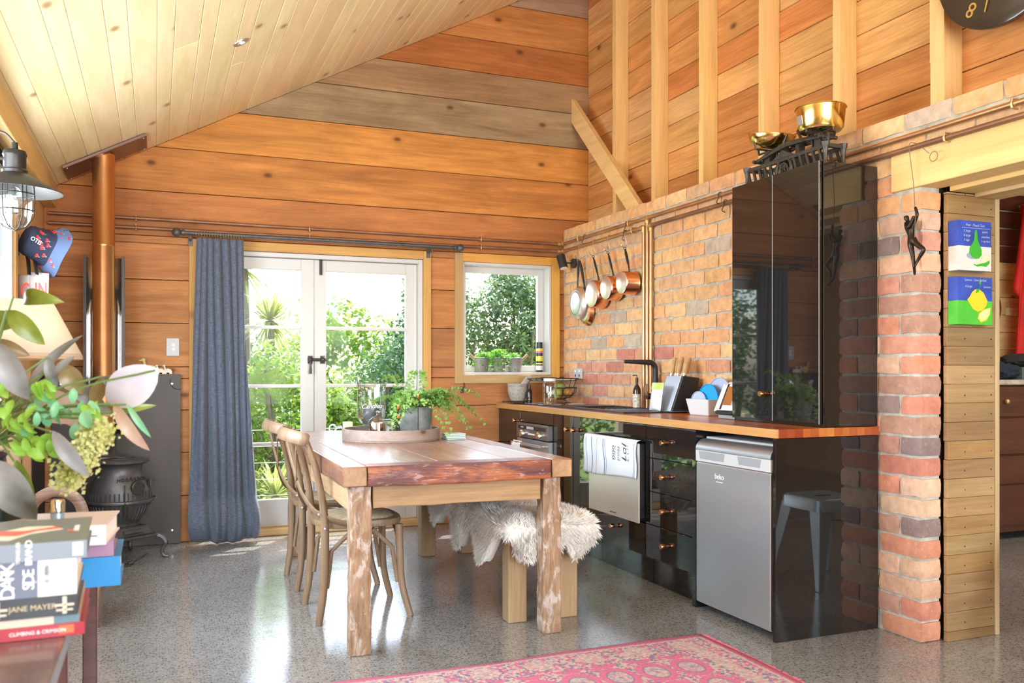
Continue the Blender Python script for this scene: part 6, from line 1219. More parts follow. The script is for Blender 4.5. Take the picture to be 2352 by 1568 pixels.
# flowers
fw = thing('flower_arrangement', 'arrangement of magnolia leaves, green sprigs and hydrangea in a dark vase', 'flower arrangement', (-0.26, 1.62, 0.82)); vp = Vector((-0.262, 1.60, 0.8205))
MB().lathe([(0.0001, 0), (0.045, 0), (0.07, 0.03), (0.082, 0.08), (0.070, 0.14), (0.042, 0.175), (0.040, 0.19), (0.046, 0.20), (0.038, 0.198), (0.034, 0.175), (0.0001, 0.17)], 32, vp).build('vase', simple('dark_glaze', (0.012, 0.022, 0.02), 0.08), fw, smooth=True, angle=60)
LM = {'o': leafmat('magnolia_leaf', (0.09, 0.13, 0.015), (0.24, 0.30, 0.05), 0.3, 0.3, 14), 'g': leafmat('grey_leaf', (0.08, 0.08, 0.055), (0.30, 0.31, 0.33), 0.35, 0.25, 10), 'p': leafmat('pinkish_leaf', (0.46, 0.30, 0.22), (0.62, 0.46, 0.38), 0.4, 0.3, 9), 'w': leafmat('white_magnolia_petal', (0.54, 0.50, 0.62), (0.66, 0.65, 0.74), 0.35, 0.4, 12), 'e': leafmat('bright_sprig_leaf', (0.24, 0.52, 0.06), (0.42, 0.70, 0.14), 0.4, 0.5, 12), 't': leafmat('teal_sprig_leaf', (0.16, 0.50, 0.26), (0.34, 0.68, 0.42), 0.4, 0.5, 12), 'b': leafmat('brown_leaf', (0.16, 0.12, 0.05), (0.34, 0.26, 0.12), 0.3, 0.3, 10)}
RGT = Vector((CS, -SN, 0)); FWD = Vector((SN, CS, 0)); mouth = vp+UP*0.195
def leaf(px, py, lpx, ang, ratio, mk, tt, tilt=0.25, bend=0.25, nm='leaf', stem=True, roll=0.2):
    s = tt/F; c = at(px, py, tt); a = math.radians(ang); d = (RGT*math.cos(a)+UP*math.sin(a)+FWD*tilt).normalized(); n0 = -FWD; sdv = d.cross(n0).normalized(); n = sdv.cross(d); ln = lpx*s; w_ = ln*ratio
    sdv = (sdv*math.cos(roll)+n*math.sin(roll)).normalized(); n = sdv.cross(d).normalized()
    def fn(u, v):
        q = u; ww = w_*0.5*(math.sin(math.pi*min(1, q**0.85))**0.75); x = 2*v-1
        return c+d*(ln*(q-0.5))+sdv*(ww*x)+n*(-bend*ln*(q-0.5)**2*2+abs(x)*ww*0.28)
    m = MB(); m.grid(fn, 11, 5); o = m.build(nm, LM[mk], fw, smooth=True, fix=False)
    if stem:
        b0 = c-d*(ln*0.5); m = MB(); m.tube(bez([mouth, mouth.lerp(b0, 0.5)+UP*0.03, b0], 5), 0.0018, 5); m.build('stem', M['stem'], fw)
    return o
for a in ((78, 683, 120, -4, 0.34, 'o', 1.45, -0.3, 0.5), (58, 752, 110, -48, 0.42, 'o', 1.42), (6, 738, 100, 8, 0.5, 'o', 1.5), (25, 855, 150, -68, 0.42, 'g', 1.30), (112, 832, 190, 52, 0.14, 'g', 1.50), (118, 858, 80, -82, 0.34, 'g', 1.42), (143, 840, 70, 50, 0.30, 'g', 1.42), (166, 872, 80, -60, 0.62, 'b', 1.45), (296, 890, 150, 212, 0.62, 'w', 1.42, 0.1, 0.3), (232, 893, 90, 62, 0.46, 'b', 1.46), (250, 882, 46, -55, 0.34, 'g', 1.44), (296, 985, 140, -58, 0.22, 'p', 1.40, 0.2, 0.7), (318, 968, 95, -60, 0.16, 't', 1.41), (310, 938, 90, 12, 0.2, 'o', 1.43), (130, 935, 180, -18, 0.42, 'p', 1.48), (185, 955, 150, -30, 0.40, 'p', 1.50), (85, 915, 160, 10, 0.40, 'b', 1.52), (160, 1045, 135, -58, 0.28, 'g', 1.28), (30, 1130, 170, -62, 0.50, 'g', 1.22), (55, 1120, 130, -78, 0.34, 'o', 1.24), (205, 930, 120, -25, 0.3, 'b', 1.5), (20, 800, 90, -20, 0.4, 'b', 1.55), (195, 905, 130, -40, 0.3, 'g', 1.48), (30, 905, 130, -35, 0.35, 'b', 1.46)):
    leaf(*a)
rnd = random.Random(21)
for (cx_, cy_, n_, sx_, sy_, mk) in ((105, 895, 9, 28, 20, 'e'), (85, 945, 9, 22, 40, 't'), (150, 945, 10, 45, 40, 't'), (40, 985, 13, 38, 26, 'e'), (60, 1020, 10, 34, 22, 'e'), (100, 1035, 9, 24, 20, 'e'), (10, 930, 7, 14, 40, 'e'), (215, 950, 6, 18, 14, 'e'), (190, 960, 7, 30, 28, 't')):
    cen = at(cx_, cy_, 1.33)
    m = MB(); m.tube(bez([mouth, mouth.lerp(cen, 0.6)+UP*0.02, cen], 5), 0.002, 5); m.build('stem', M['stem'], fw)
    for k in range(n_): leaf(cx_+rnd.gauss(0, sx_*0.6), cy_+rnd.gauss(0, sy_*0.6), rnd.uniform(32, 46), rnd.uniform(-120, -20), rnd.uniform(0.42, 0.62), mk, 1.33+rnd.uniform(-0.05, 0.05), rnd.uniform(-0.4, 0.4), 0.3, 'small_leaf', False, rnd.uniform(-0.6, 0.6))
m = MB()
for k in range(2200):
    q = rnd.random(); px = 235-85*q+rnd.gauss(0, 16); py = 985+120*q+rnd.gauss(0, 16); c = at(px, py, 1.34+rnd.uniform(-0.03, 0.03)); d1 = Vector((rnd.gauss(0, 1), rnd.gauss(0, 1), rnd.gauss(0, 1))).normalized(); d2 = d1.orthogonal().normalized(); r = rnd.uniform(0.0025, 0.005)
    m.add([c+d1*r, c+d2*r, c-d1*r*0.8, c-d2*r], [(0, 1, 2, 3)])
o = m.build('hydrangea_head', leafmat('lime_hydrangea', (0.52, 0.56, 0.18), (0.72, 0.74, 0.40), 0.6, 0.45, 20), fw, fix=False, kind='stuff')
# ================================================================ LEFT WALL THINGS
lc = onX(34, 420, -0.47); t = thing('wall_lantern', 'black bracket lantern with wide enamel shade and wire cage on left wall', 'wall lantern', lc); z0 = lc.z
BL = simple('black_enamel', (0.03, 0.026, 0.022), 0.4, 0.4)
MB().lathe([(0.035, 0.115), (0.038, 0.108), (0.040, 0.10), (0.037, 0.095), (0.037, 0.05), (0.042, 0.045), (0.042, 0.035), (0.155, -0.028), (0.157, -0.032), (0.154, -0.032), (0.04, 0.025), (0.0001, 0.03)], 40, lc).build('shade', BL, t, smooth=True, angle=40)
MB().lathe([(0.036, 0.115), (0.012, 0.122), (0.010, 0.145), (0.0001, 0.147)], 16, lc).build('cap', BL, t, smooth=True)
MB().lathe([(0.052, 0.02), (0.055, -0.06), (0.054, -0.11), (0.045, -0.145), (0.025, -0.162), (0.0001, -0.165)], 32, lc, caps=False).build('glass', M['clear'], t, smooth=True, fix=False)
m = MB()
for k in range(6):
    a = k*math.pi/3; e = Vector((math.cos(a), math.sin(a), 0)); m.tube([lc+e*0.060+UP*0.01, lc+e*0.064-UP*0.06, lc+e*0.060-UP*0.12, lc+e*0.036-UP*0.158, lc-UP*0.172], 0.0022, 5)
for zz, r in ((-0.04, 0.064), (-0.10, 0.063)): m.tube(arc(lc+UP*zz, r, 0, 6.283, 28, (1, 0, 0), (0, 1, 0))[:-1], 0.0022, 5, closed=True)
m.build('cage', BL, t, smooth=True)
MB().ball(lc-UP*0.05, 0.026, 14, 10, (1, 1, 1.4)).build('bulb', M['clear'], t, smooth=True, fix=False)
m = MB(); m.tube([(XL+0.01, lc.y, lc.z+0.085), (lc.x-0.03, lc.y, lc.z+0.085)], 0.006, 8); m.tube([(XL+0.01, lc.y, lc.z+0.055), (lc.x-0.03, lc.y, lc.z+0.055)], 0.005, 8); m.lathe([(0.0001, 0), (0.05, 0), (0.05, 0.012), (0.0001, 0.014)], 20, (XL+0.002, lc.y, lc.z+0.07), Matrix.Rotation(R90, 4, 'Y'))
m.tube(bez([(XL+0.01, lc.y, lc.z+0.12), (XL+0.07, lc.y, lc.z+0.17), (lc.x-0.04, lc.y, lc.z+0.18), (lc.x, lc.y, lc.z+0.145)], 6), 0.004, 6); m.build('bracket', BL, t, smooth=True, angle=50)
# hook, hat, tote bag
hp = onX(42, 560, -0.655); t = thing('coat_hook', 'black iron coat hook on the left wall', 'hook', hp)
MB().box((XL+0.001, hp.y-0.012, hp.z-0.06), (XL+0.008, hp.y+0.012, hp.z+0.05)).tube(bez([(XL+0.006, hp.y, hp.z+0.02), (XL+0.04, hp.y, hp.z+0.01), (XL+0.055, hp.y, hp.z+0.04)], 5), 0.005, 6).tube(bez([(XL+0.006, hp.y, hp.z-0.03), (XL+0.035, hp.y, hp.z-0.055), (XL+0.05, hp.y, hp.z-0.02)], 5), 0.005, 6).build('hook', M['iron'], t, smooth=True, angle=40)
ha = at(58, 548, 4.46); hb = at(146, 588, 4.62); axh = (hb-ha).normalized(); up_ = (Vector((0, 0, 1))-axh*axh.z).normalized(); Bh = Matrix(((*(up_.cross(axh)), 0), (0, 0, 0, 0), (0, 0, 0, 0), (0, 0, 0, 1)))
sdh = up_.cross(axh).normalized(); Bh = Matrix(((sdh.x, up_.x, axh.x, 0), (sdh.y, up_.y, axh.y, 0), (sdh.z, up_.z, axh.z, 0), (0, 0, 0, 1)))
t = thing('sun_hat', 'navy bucket hat printed with red cherries hanging on the left wall', 'hat', ha); navy = simple('navy_cotton', (0.022, 0.030, 0.065), 0.9, 0, 0.4, 400)
def hatf(u, v):
    a = 2*math.pi*u
    if v < 0.18: r = 0.078*(v/0.18); z = -0.005+0.004*v
    elif v < 0.6: q = (v-0.18)/0.42; r = 0.078+0.018*q; z = 0.005+0.10*q
    else: q = (v-0.6)/0.4; r = 0.096+0.050*q; z = 0.105+0.068*q
    r *= 1+0.06*math.sin(2*a+1)+0.03*math.sin(5*a)*v; z += 0.010*math.sin(3*a+0.5)*v*v
    return ha+(Bh @ Vector((r*math.cos(a)*0.75, r*math.sin(a), z)))
m = MB(); m.grid(hatf, 44, 22, cu=True); m.build('hat_body', navy, t, smooth=True, solid=0.003, fix=False)
m = MB(); m.grid(lambda u, v: hatf(u, 0.66+0.33*v)+(hatf(u, 0.66+0.33*v)-hatf(u+0.5, 0.66+0.33*v)).normalized()*0.002, 44, 6, cu=True); m.build('brim_facing', simple('blue_denim', (0.10, 0.15, 0.29), 0.9, 0, 0.4, 300), t, smooth=True, fix=False)
chr_, chs = rgb('cherry_red', (0.65, 0.02, 0.03), 0.6), rgb('cherry_stalk', (0.45, 0.55, 0.42), 0.7); rnd = random.Random(4); mc, ms = MB(), MB()
for k in range(44):
    u, v = rnd.random(), rnd.uniform(0.2, 0.95); p = hatf(u, v); du = (hatf(u+0.01, v)-hatf(u-0.01, v)).normalized(); dv = (hatf(u, min(1, v+0.01))-hatf(u, v-0.01)).normalized(); n = du.cross(dv).normalized(); n = n if n.dot(p-(ha+axh*0.08)) > 0 else -n
    for q in (-0.006, 0.006):
        c = p+du*q+n*0.0038; mc.add([c+du*(0.0065*math.cos(i*math.pi/4))+dv*(0.0065*math.sin(i*math.pi/4)) for i in range(8)], [list(range(8))]); e = p+dv*0.018+n*0.0038; ms.add([c, c+du*0.0015, e+du*0.0015, e], [(0, 1, 2, 3)])
mc.build('cherry_print', chr_, t, fix=False, kind='stuff'); ms.build('stalk_print', chs, t, fix=False, kind='stuff')
q = ha+Bh @ Vector((0, 0.0, 0.0)); text('hat_badge', 'OTIS', 0.028, RGT*0.8+UP*-0.5, UP+RGT*0.4, at(83, 553, 4.30), rgb('badge_cream', (0.72, 0.58, 0.42)), t)
t = thing('tote_bag', 'white tote bag with red letters and black straps hanging on left wall', 'bag', at(75, 760, 4.5)); TB = lambda x, y, d=0: at(x, y, 4.52-d)
m = MB(); m.grid(lambda u, v: at(42+26*u, 632+150*v, 4.44-0.02*u), 6, 8); m.build('gusset', rgb('grey_canvas', (0.42, 0.41, 0.40), 0.8), t, smooth=True, solid=0.004, fix=False)
m = MB(); m.grid(lambda u, v: at(66+46*u-5*u*v, 624+4*u+170*v, 4.47+0.05*math.sin(3*u)+0.03*u), 10, 12); m.build('front', rgb('white_canvas', (0.80, 0.78, 0.78), 0.75), t, smooth=True, solid=0.004, fix=False)
for chx, px in (('G', 58), ('I', 83), ('N', 98)):
    o = text('print_letter', chx, 0.10, RGT, UP, at(px, 668, 4.36), rgb('red_print_%s' % chx, (0.75, 0.03, 0.02)), t); o.data.offset = 0.003; o.matrix_basis = o.matrix_basis @ Matrix.Diagonal((0.6, 1, 1, 1))
for xs_ in ((62, 66), (80, 92)): MB().tube(bez([at(48, 570, 4.52), at((48+xs_[1])/2+6, 590, 4.50), at(xs_[0]+5, 630, 4.46)], 5), 0.011, 6, flat=(1, 0.25)).build('strap', M['black'], t, smooth=True)
# ================================================================ CLIMBING FIGURE ON ITS CORD
bronze = simple('dark_bronze', (0.045, 0.030, 0.020), 0.32, 0.75, 0.2, 90)
J = lambda x, y, X=2.95: onX(x, y, X)
t = thing('climber_figurine', 'small dark bronze climbing man figurine hanging from a cord', 'figurine', J(2096, 632))
joints = {'pelvis': (J(2095, 551), .0165), 'waist': (J(2092, 535), .0145), 'chest': (J(2088, 519), .0205), 'neck': (J(2085, 508), .0085), 'head0': (J(2082, 501), .0110), 'head': (J(2080.5, 495), .0125), 'ls': (J(2079, 515), .0095), 'le': (J(2086, 523, 2.925), .0078), 'lh': (J(2100, 495, 2.935), .0062), 'rs': (J(2099, 511), .0098), 're': (J(2107, 493), .0078), 'rh': (J(2102, 474), .0060),
          'lhip': (J(2090.5, 558), .0140), 'lk': (J(2096, 584), .0098), 'la': (J(2100, 615), .0062), 'lt': (J(2101, 631, 2.93), .0055), 'rhip': (J(2101, 557), .0140), 'rk': (J(2123, 573), .0100), 'ra': (J(2107, 599), .0062), 'rt': (J(2101, 612, 2.94), .0052)}
edges = [('pelvis', 'waist'), ('waist', 'chest'), ('chest', 'neck'), ('neck', 'head0'), ('head0', 'head'), ('chest', 'ls'), ('ls', 'le'), ('le', 'lh'), ('chest', 'rs'), ('rs', 're'), ('re', 'rh'), ('pelvis', 'lhip'), ('lhip', 'lk'), ('lk', 'la'), ('la', 'lt'), ('pelvis', 'rhip'), ('rhip', 'rk'), ('rk', 'ra'), ('ra', 'rt')]
names = list(joints); me = bpy.data.meshes.new('body'); og = ORIG[t.name]; me.from_pydata([joints[n][0]-og for n in names], [(names.index(a), names.index(b)) for a, b in edges], []); me.materials.append(bronze)
o = bpy.data.objects.new('body', me); COL.objects.link(o); o.parent = t; md = o.modifiers.new('skin', 'SKIN'); md.use_smooth_shade = True
for i, n in enumerate(names): sv = me.skin_vertices[0].data[i]; sv.radius = (joints[n][1],)*2; sv.use_root = (n == 'pelvis')
md = o.modifiers.new('sub', 'SUBSURF'); md.levels = 2; md.render_levels = 2
pz = PXW
o = MB().tube(bez([J(2101, 545, 2.94), J(2102, 500, 2.94), J(2101, 470), J(2098, 420), Vector((2.935, J(2095, 350).y, 2.07)), Vector((2.936, J(2096, 350).y, 2.104)), Vector((2.955, J(2098, 350).y, 2.1055)), Vector((2.96, J(2106, 340).y, 2.095)), J(2120, 340, 2.945), J(2134, 352, 2.945)], 5), 0.0016, 5).build('figurine_cord', M['bark'], None); tag(o, 'thin cord looped over the pipe holding the climbing figurine', 'cord')
c = J(2144.5, 359, 2.945); MB().tube(arc(c, 0.020, 0, 6.283, 20, (0, 1, 0), (0, 0, 1))[:-1], 0.0016, 5, closed=True).build('end_ring', M['bark'], o)
# ================================================================ RECIPE CANVASES
def canvas(nm, lab, px, top, bot, zsplit, field):
    x0 = onY(px[0], top[0], 2.668).x; x1 = onY(px[1], top[1], 2.668).x; zt = onY(px[0], top[0], 2.668).z; zb = onY(px[0], bot[0], 2.668).z
    t = thing(nm, lab, 'picture', ((x0+x1)/2, 2.69, zb)); W_, H_ = x1-x0, zt-zb; zs = zb+H_*zsplit
    MB().box((x0, 2.669, zb), (x1, 2.7195, zs-0.0001)).build('lower_field', field, t); MB().box((x0, 2.669, zs), (x1, 2.7195, zt)).build('upper_field', simple(nm+'_blue', (0.035, 0.075, 0.42), 0.7, var=0.3, bscale=30), t)
    def P(u, v, d=0.0): return Vector((x0+W_*u, 2.6685-d, zb+H_*v))
    return t, P
def flat(t, nm, P, pts, mat, d): MB().prism([P(u, v, d) for u, v in pts], (0, 0.0004, 0)).build(nm, mat, t)
def blob(cu, cv, ru, rv, n=24, rot=0, f=lambda a: 1):
    return [(cu+f(a)*(ru*math.cos(a)*math.cos(rot)-rv*math.sin(a)*math.sin(rot)), cv+f(a)*(ru*math.cos(a)*math.sin(rot)+rv*math.sin(a)*math.cos(rot))) for a in [2*math.pi*i/n for i in range(n)]]
t, P = canvas('pear_canvas', 'upper recipe canvas painted with a green pear on blue and white', (2202, 2277), (504, 511), (619, 622), 0.49, simple('canvas_white', (0.72, 0.70, 0.66), 0.7, var=0.1, bscale=30))
pg, pl, pd = rgb('pear_green', (0.05, 0.42, 0.03)), rgb('pear_flesh', (0.70, 0.72, 0.48)), rgb('paint_shadow_blue', (0.30, 0.38, 0.55))
flat(t, 'painted_shadow', P, blob(0.42, 0.30, 0.18, 0.07), pd, 0.0004); flat(t, 'painted_pear', P, [(0.50, 0.82), (0.54, 0.82), (0.565, 0.76), (0.575, 0.62), (0.64, 0.52), (0.70, 0.42), (0.70, 0.32), (0.62, 0.25), (0.52, 0.235), (0.40, 0.27), (0.32, 0.35), (0.33, 0.46), (0.42, 0.55), (0.47, 0.63), (0.48, 0.76)], pg, 0.0008)
flat(t, 'painted_half_pear', P, [(0.45, 0.12), (0.52, 0.16), (0.64, 0.18), (0.74, 0.30), (0.86, 0.34), (0.94, 0.28), (0.94, 0.16), (0.84, 0.09), (0.70, 0.10), (0.56, 0.085)], pg, 0.0012); flat(t, 'painted_flesh', P, [(0.47, 0.13), (0.52, 0.165), (0.64, 0.19), (0.74, 0.305), (0.86, 0.34), (0.94, 0.29), (0.93, 0.22), (0.80, 0.17), (0.66, 0.145), (0.54, 0.12)], pl, 0.0016)
for s_, v, u, sz in (('Pear - Peach Tart', 0.91, 0.5, 0.0155), ('2 large', 0.79, 0.25, 0.0145), ('pears', 0.79, 0.80, 0.0145), ('6 large', 0.70, 0.25, 0.0145), ('peaches', 0.69, 0.82, 0.0145), ('3 eggs', 0.61, 0.24, 0.013), ('1 cup flour', 0.60, 0.82, 0.012)): text('recipe_line', s_, sz, F_, U_, P(u, v, 0.001), rgb('chalk_%d' % len(bpy.data.materials), (0.45, 0.55, 0.75)), t, shear=0.15)
flat(t, 'underline', P, [(0.1, 0.858), (0.95, 0.858), (0.95, 0.85), (0.1, 0.85)], rgb('chalk_line', (0.4, 0.5, 0.7)), 0.0005)
t, P = canvas('lemon_canvas', 'lower recipe canvas painted with a yellow lemon on blue and green', (2201, 2279), (634, 639), (744, 746), 0.50, simple('canvas_green', (0.08, 0.50, 0.04), 0.7, var=0.15, bscale=30))
ly, lyl = rgb('lemon_yellow', (0.78, 0.62, 0.03)), rgb('lemon_pale', (0.85, 0.78, 0.35))
flat(t, 'painted_lemon', P, [(0.26, 0.52), (0.33, 0.58), (0.40, 0.68), (0.50, 0.745), (0.62, 0.74), (0.74, 0.68), (0.82, 0.56), (0.86, 0.50), (0.82, 0.40), (0.70, 0.30), (0.56, 0.27), (0.42, 0.33), (0.33, 0.44)], ly, 0.0008); flat(t, 'painted_wedge', P, [(0.56, 0.13), (0.60, 0.24), (0.76, 0.33), (0.95, 0.37), (0.93, 0.22), (0.82, 0.09), (0.66, 0.045)], ly, 0.0012); flat(t, 'painted_wedge_flesh', P, [(0.60, 0.14), (0.63, 0.235), (0.77, 0.32), (0.93, 0.355), (0.90, 0.22), (0.80, 0.12), (0.68, 0.08)], lyl, 0.0016)
flat(t, 'painted_leaf', P, [(0.50, 0.66), (0.53, 0.74), (0.62, 0.77), (0.60, 0.69)], pg, 0.0012); flat(t, 'painted_leaf', P, [(0.60, 0.86), (0.62, 0.95), (0.66, 0.92), (0.66, 0.84)], pg, 0.0012); flat(t, 'painted_stalk', P, [(0.60, 0.76), (0.645, 0.84), (0.655, 0.84), (0.615, 0.76)], pg, 0.0012)
for s_, v, u, sz in (('Lemon - Lime Sorbet', 0.935, 0.5, 0.0145), ('6 large', 0.80, 0.30, 0.0145), ('Lemons', 0.80, 0.84, 0.0135)): text('recipe_line', s_, sz, F_, U_, P(u, v, 0.001), rgb('chalk_%d' % len(bpy.data.materials), (0.45, 0.55, 0.78)), t, shear=0.15)
# ================================================================ WALL CLOCK
cc = Vector((3.098, 2.447, 2.81)); t = thing('wall_clock', 'large round dark wall clock with gold numerals high on the studs', 'clock', cc)
MB().lathe([(0.0001, 0), (0.30, 0), (0.305, 0.006), (0.305, 0.024), (0.298, 0.028), (0.0001, 0.028)], 64, cc, Matrix.Rotation(-R90, 4, 'Y')).build('dial', simple('brown_black_gloss', (0.05, 0.036, 0.025), 0.12), t, smooth=True, angle=30)
gold = simple('gold_numeral', (0.80, 0.55, 0.16), 0.35, 0.8)
for k in (2, 5, 8, 11):
    a = math.radians((k-1)*30+4); r = Vector((0, -math.sin(a), math.cos(a))); text('numeral', str(k), 0.085, Vector((0, -math.cos(a), -math.sin(a))), r, cc+r*0.235+Vector((-0.0295, 0, 0)), gold, t, ext=0.001)
for ang, ln, mt in ((196, 0.24, gold), (203, 0.19, M['matblack'])):
    a = math.radians(ang); r = Vector((0, -math.sin(a), math.cos(a))); s_ = Vector((0, -math.cos(a), -math.sin(a)))*0.004; p = cc+Vector((-0.034, 0, 0)); MB().prism([p-s_*2-r*0.03, p+s_*2-r*0.03, p+r*ln+s_*0.6, p+r*ln-s_*0.6], (-0.002, 0, 0)).build('hand', mt, t)
MB().lathe([(0.0001, 0.012), (0.014, 0.01), (0.014, 0)], 16, cc+Vector((-0.028, 0, 0)), Matrix.Rotation(-R90, 4, 'Y')).build('hub', gold, t)
# ================================================================ WINDOW SILL
SZ = WZ0+0.0225; t = thing('herb_planter', 'three joined galvanised pots of bright green herbs on the window sill', 'planter', (2.46, 6.315, SZ))
lf = leafmat('herb_leaf', (0.10, 0.36, 0.03), (0.28, 0.56, 0.08), 0.45, 0.4, 20); rnd = random.Random(9)
for k, x in enumerate((2.325, 2.465, 2.605)):
    c = Vector((x, 6.312, SZ)); MB().lathe([(0.0001, 0), (0.043, 0), (0.045, 0.004), (0.058, 0.105), (0.061, 0.108), (0.058, 0.111), (0.054, 0.105), (0.05, 0.09), (0.0001, 0.088)], 28, c).build('pot', M['galv'], t, smooth=True, angle=50); MB().lathe([(0.052, 0.092), (0.0001, 0.096)], 16, c, caps=False).build('soil', M['soil'], t)
    m = MB(); nl = (420, 520, 60)[k]
    for i in range(nl):
        a = rnd.uniform(0, 6.28); rr = abs(rnd.gauss(0, 0.055)) if k < 2 else abs(rnd.gauss(0, 0.03)); h = rnd.uniform(0.10, 0.175 if k == 1 else 0.15); 
        if rr > 0.055: h -= (rr-0.055)*1.6
        y_ = rr*math.sin(a)*0.75; p = c+Vector((rr*math.cos(a)+(0.02 if k == 0 else 0), min(y_, 0.05), max(0.02, h)))
        d1 = Vector((rnd.gauss(0, 1), rnd.gauss(0, 1), rnd.gauss(0, .6))).normalized(); d2 = d1.cross(Vector((rnd.gauss(0, .4), -1, rnd.gauss(.5, .4)))).normalized(); r = rnd.uniform(0.008, 0.014)
        m.add([p-d1*r, p-d2*r*0.8, p+d1*r, p+d2*r*0.8], [(0, 1, 2, 3)])
    m.build('foliage', lf, t, fix=False, kind='stuff')
m = MB()
for s_, x in ((-1, 2.268), (1, 2.662)): m.tube([(x-s_*0.006, 6.312, SZ+0.09), (x+s_*0.045, 6.312, SZ+0.135)], [0.010, 0.013], 8)
m.build('wooden_handle', simple('worn_handle_wood', (0.42, 0.28, 0.18), 0.6), t, smooth=True, angle=40); MB().box((2.27, 6.36, SZ+0.085), (2.66, 6.366, SZ+0.10)).build('joining_strap', M['galv'], t)
t = thing('spray_can', 'black spray can with yellow and pink bands at the window corner', 'spray can', (2.80, 6.29, SZ)); c = Vector((2.805, 6.30, SZ))
MB().lathe([(0.0001, 0), (0.026, 0), (0.027, 0.004), (0.027, 0.195), (0.0001, 0.195)], 24, c).build('can', simple('printed_black_can', (0.025, 0.02, 0.02), 0.3), t, smooth=True, angle=30); MB().lathe([(0.025, 0.196), (0.025, 0.235), (0.0001, 0.235)], 24, c).build('cap', M['black'], t, smooth=True, angle=30)
for za, zb_, col in ((0.165, 0.185, (0.85, 0.65, 0.05)), (0.150, 0.164, (0.80, 0.10, 0.45)), (0.085, 0.125, (0.75, 0.65, 0.05)), (0.06, 0.07, (0.75, 0.65, 0.1)), (0.015, 0.05, (0.75, 0.70, 0.66))): MB().lathe([(0.0274, za), (0.0274, zb_)], 24, c, caps=False).build('printed_band', rgb('band_%d' % len(bpy.data.materials), col, 0.35), t, smooth=True)
# ================================================================ NEXT ROOM
t = thing('chest_of_drawers', 'dark mahogany chest of drawers in the next room', 'chest of drawers', (5.4, 4.4, 0)); X0c, X1c, Yc = 4.55, 6.1, 4.20; mh = M['mahog']
MB().box((X0c, Yc+0.02, 0.05), (X1c, 4.61, 1.05)).build('carcass', mh, t, bevel=0.004); MB().box((X0c-0.02, Yc-0.01, 1.051), (X1c+0.02, 4.612, 1.085)).build('top', simple('pale_speckled_top', (0.45, 0.40, 0.33), 0.5, var=0.3, bscale=90), t, bevel=0.003)
for z0, z1, n in ((0.835, 1.04, 3), (0.58, 0.825, 1), (0.38, 0.57, 1), (0.10, 0.37, 1)):
    for k in range(n):
        xa = X0c+0.03+(X1c-X0c-0.06)*k/n; xb = X0c+0.03+(X1c-X0c-0.06)*(k+1)/n-0.02*(n > 1); d = MB().box((xa, Yc, z0), (xb, Yc+0.019, z1)).build('drawer', mh, t, bevel=0.004)
        for xx in ((xa+xb)/2,) if n > 1 else (X0c+0.55, X1c-0.3): MB().ball((xx, Yc-0.014, (z0+z1)/2), 0.018, 10, 8).build('knob', M['brassfit'], d, smooth=True)
bx = onY(2325, 872, 4.38); t = thing('keepsake_box', 'dark green box lettered NEW on the chest of drawers', 'box', (bx.x+0.15, 4.38, 1.086)); MB().box((bx.x, 4.30, 1.0855), (bx.x+0.34, 4.50, 1.172)).build('box', simple('green_grey_card', (0.09, 0.13, 0.12), 0.5), t, bevel=0.003); text('lettering', 'NEW', 0.062, F_, U_, (bx.x+0.13, 4.2985, 1.128), M['whiteink'], t)
def lump(nm, lab, cat, c, s, mat, seed, parent=None):
    m = MB(); m.ball((0, 0, 0), 1, 28, 18); m.v = [Vector((v.x*s[0], v.y*s[1], v.z*s[2]))*(1+0.28*noise.noise(v*2.1+Vector((seed, 0, 0)))+0.12*noise.noise(v*6+Vector((seed, 3, 0)))) for v in m.v]; m.v = [Vector((v.x, v.y, max(v.z, -s[2]*0.8)))+Vector(c) for v in m.v]; o = m.build(nm, mat, None, smooth=True); tag(o, lab, cat); return o
lump('folded_jumper', 'folded navy jumper beside the green box', 'jumper', (bx.x-0.10, 4.40, 1.139), (0.13, 0.12, 0.065), simple('navy_knit', (0.012, 0.018, 0.035), 0.9, 0, 0.8, 200), 1); lump('black_scarf', 'crumpled black and pink scarf on top of the green box', 'scarf', (bx.x+0.09, 4.40, 1.215), (0.14, 0.09, 0.05), simple('black_knit', (0.015, 0.014, 0.016), 0.9, 0, 0.8, 200), 5)
rp = onY(2340, 470, 4.5); t = thing('red_robe', 'translucent red robe hanging on the wall of the next room', 'robe', (rp.x+0.1, 4.5, 1.5)); red = leafmat('red_chiffon', (0.62, 0.012, 0.012), (0.80, 0.03, 0.015), 0.6, 0.45, 5)
m = MB(); m.grid(lambda u, v: Vector((rp.x-0.02-0.10*v+u*(0.30+0.12*v), 4.50-0.035*math.sin(14*u+2*v)-0.03, rp.z+0.03-0.08*abs(u-0.5)-1.25*v)), 40, 24); m.build('robe_body', red, t, smooth=True, solid=0.003, fix=False)
m = MB(); m.grid(lambda u, v: Vector((rp.x-0.03-0.11*v+(0.12+0.02*math.sin(6*v))*u*(0.8+0.4*v), 4.44-0.03*math.sin(9*u), rp.z-0.02-0.62*v-0.05*math.sin(5*u)*v)), 14, 18); m.build('sleeve', red, t, smooth=True, solid=0.003, fix=False)
m = MB(); m.tube([(rp.x+0.13, 4.60, rp.z+0.10), (rp.x+0.13, 4.50, rp.z+0.10), (rp.x+0.13, 4.48, rp.z+0.03)], 0.006, 6); m.tube([(rp.x-0.02, 4.48, rp.z-0.02), (rp.x+0.13, 4.48, rp.z+0.035), (rp.x+0.28, 4.48, rp.z-0.02)], 0.008, 6); m.build('hanger', M['bark'], t)
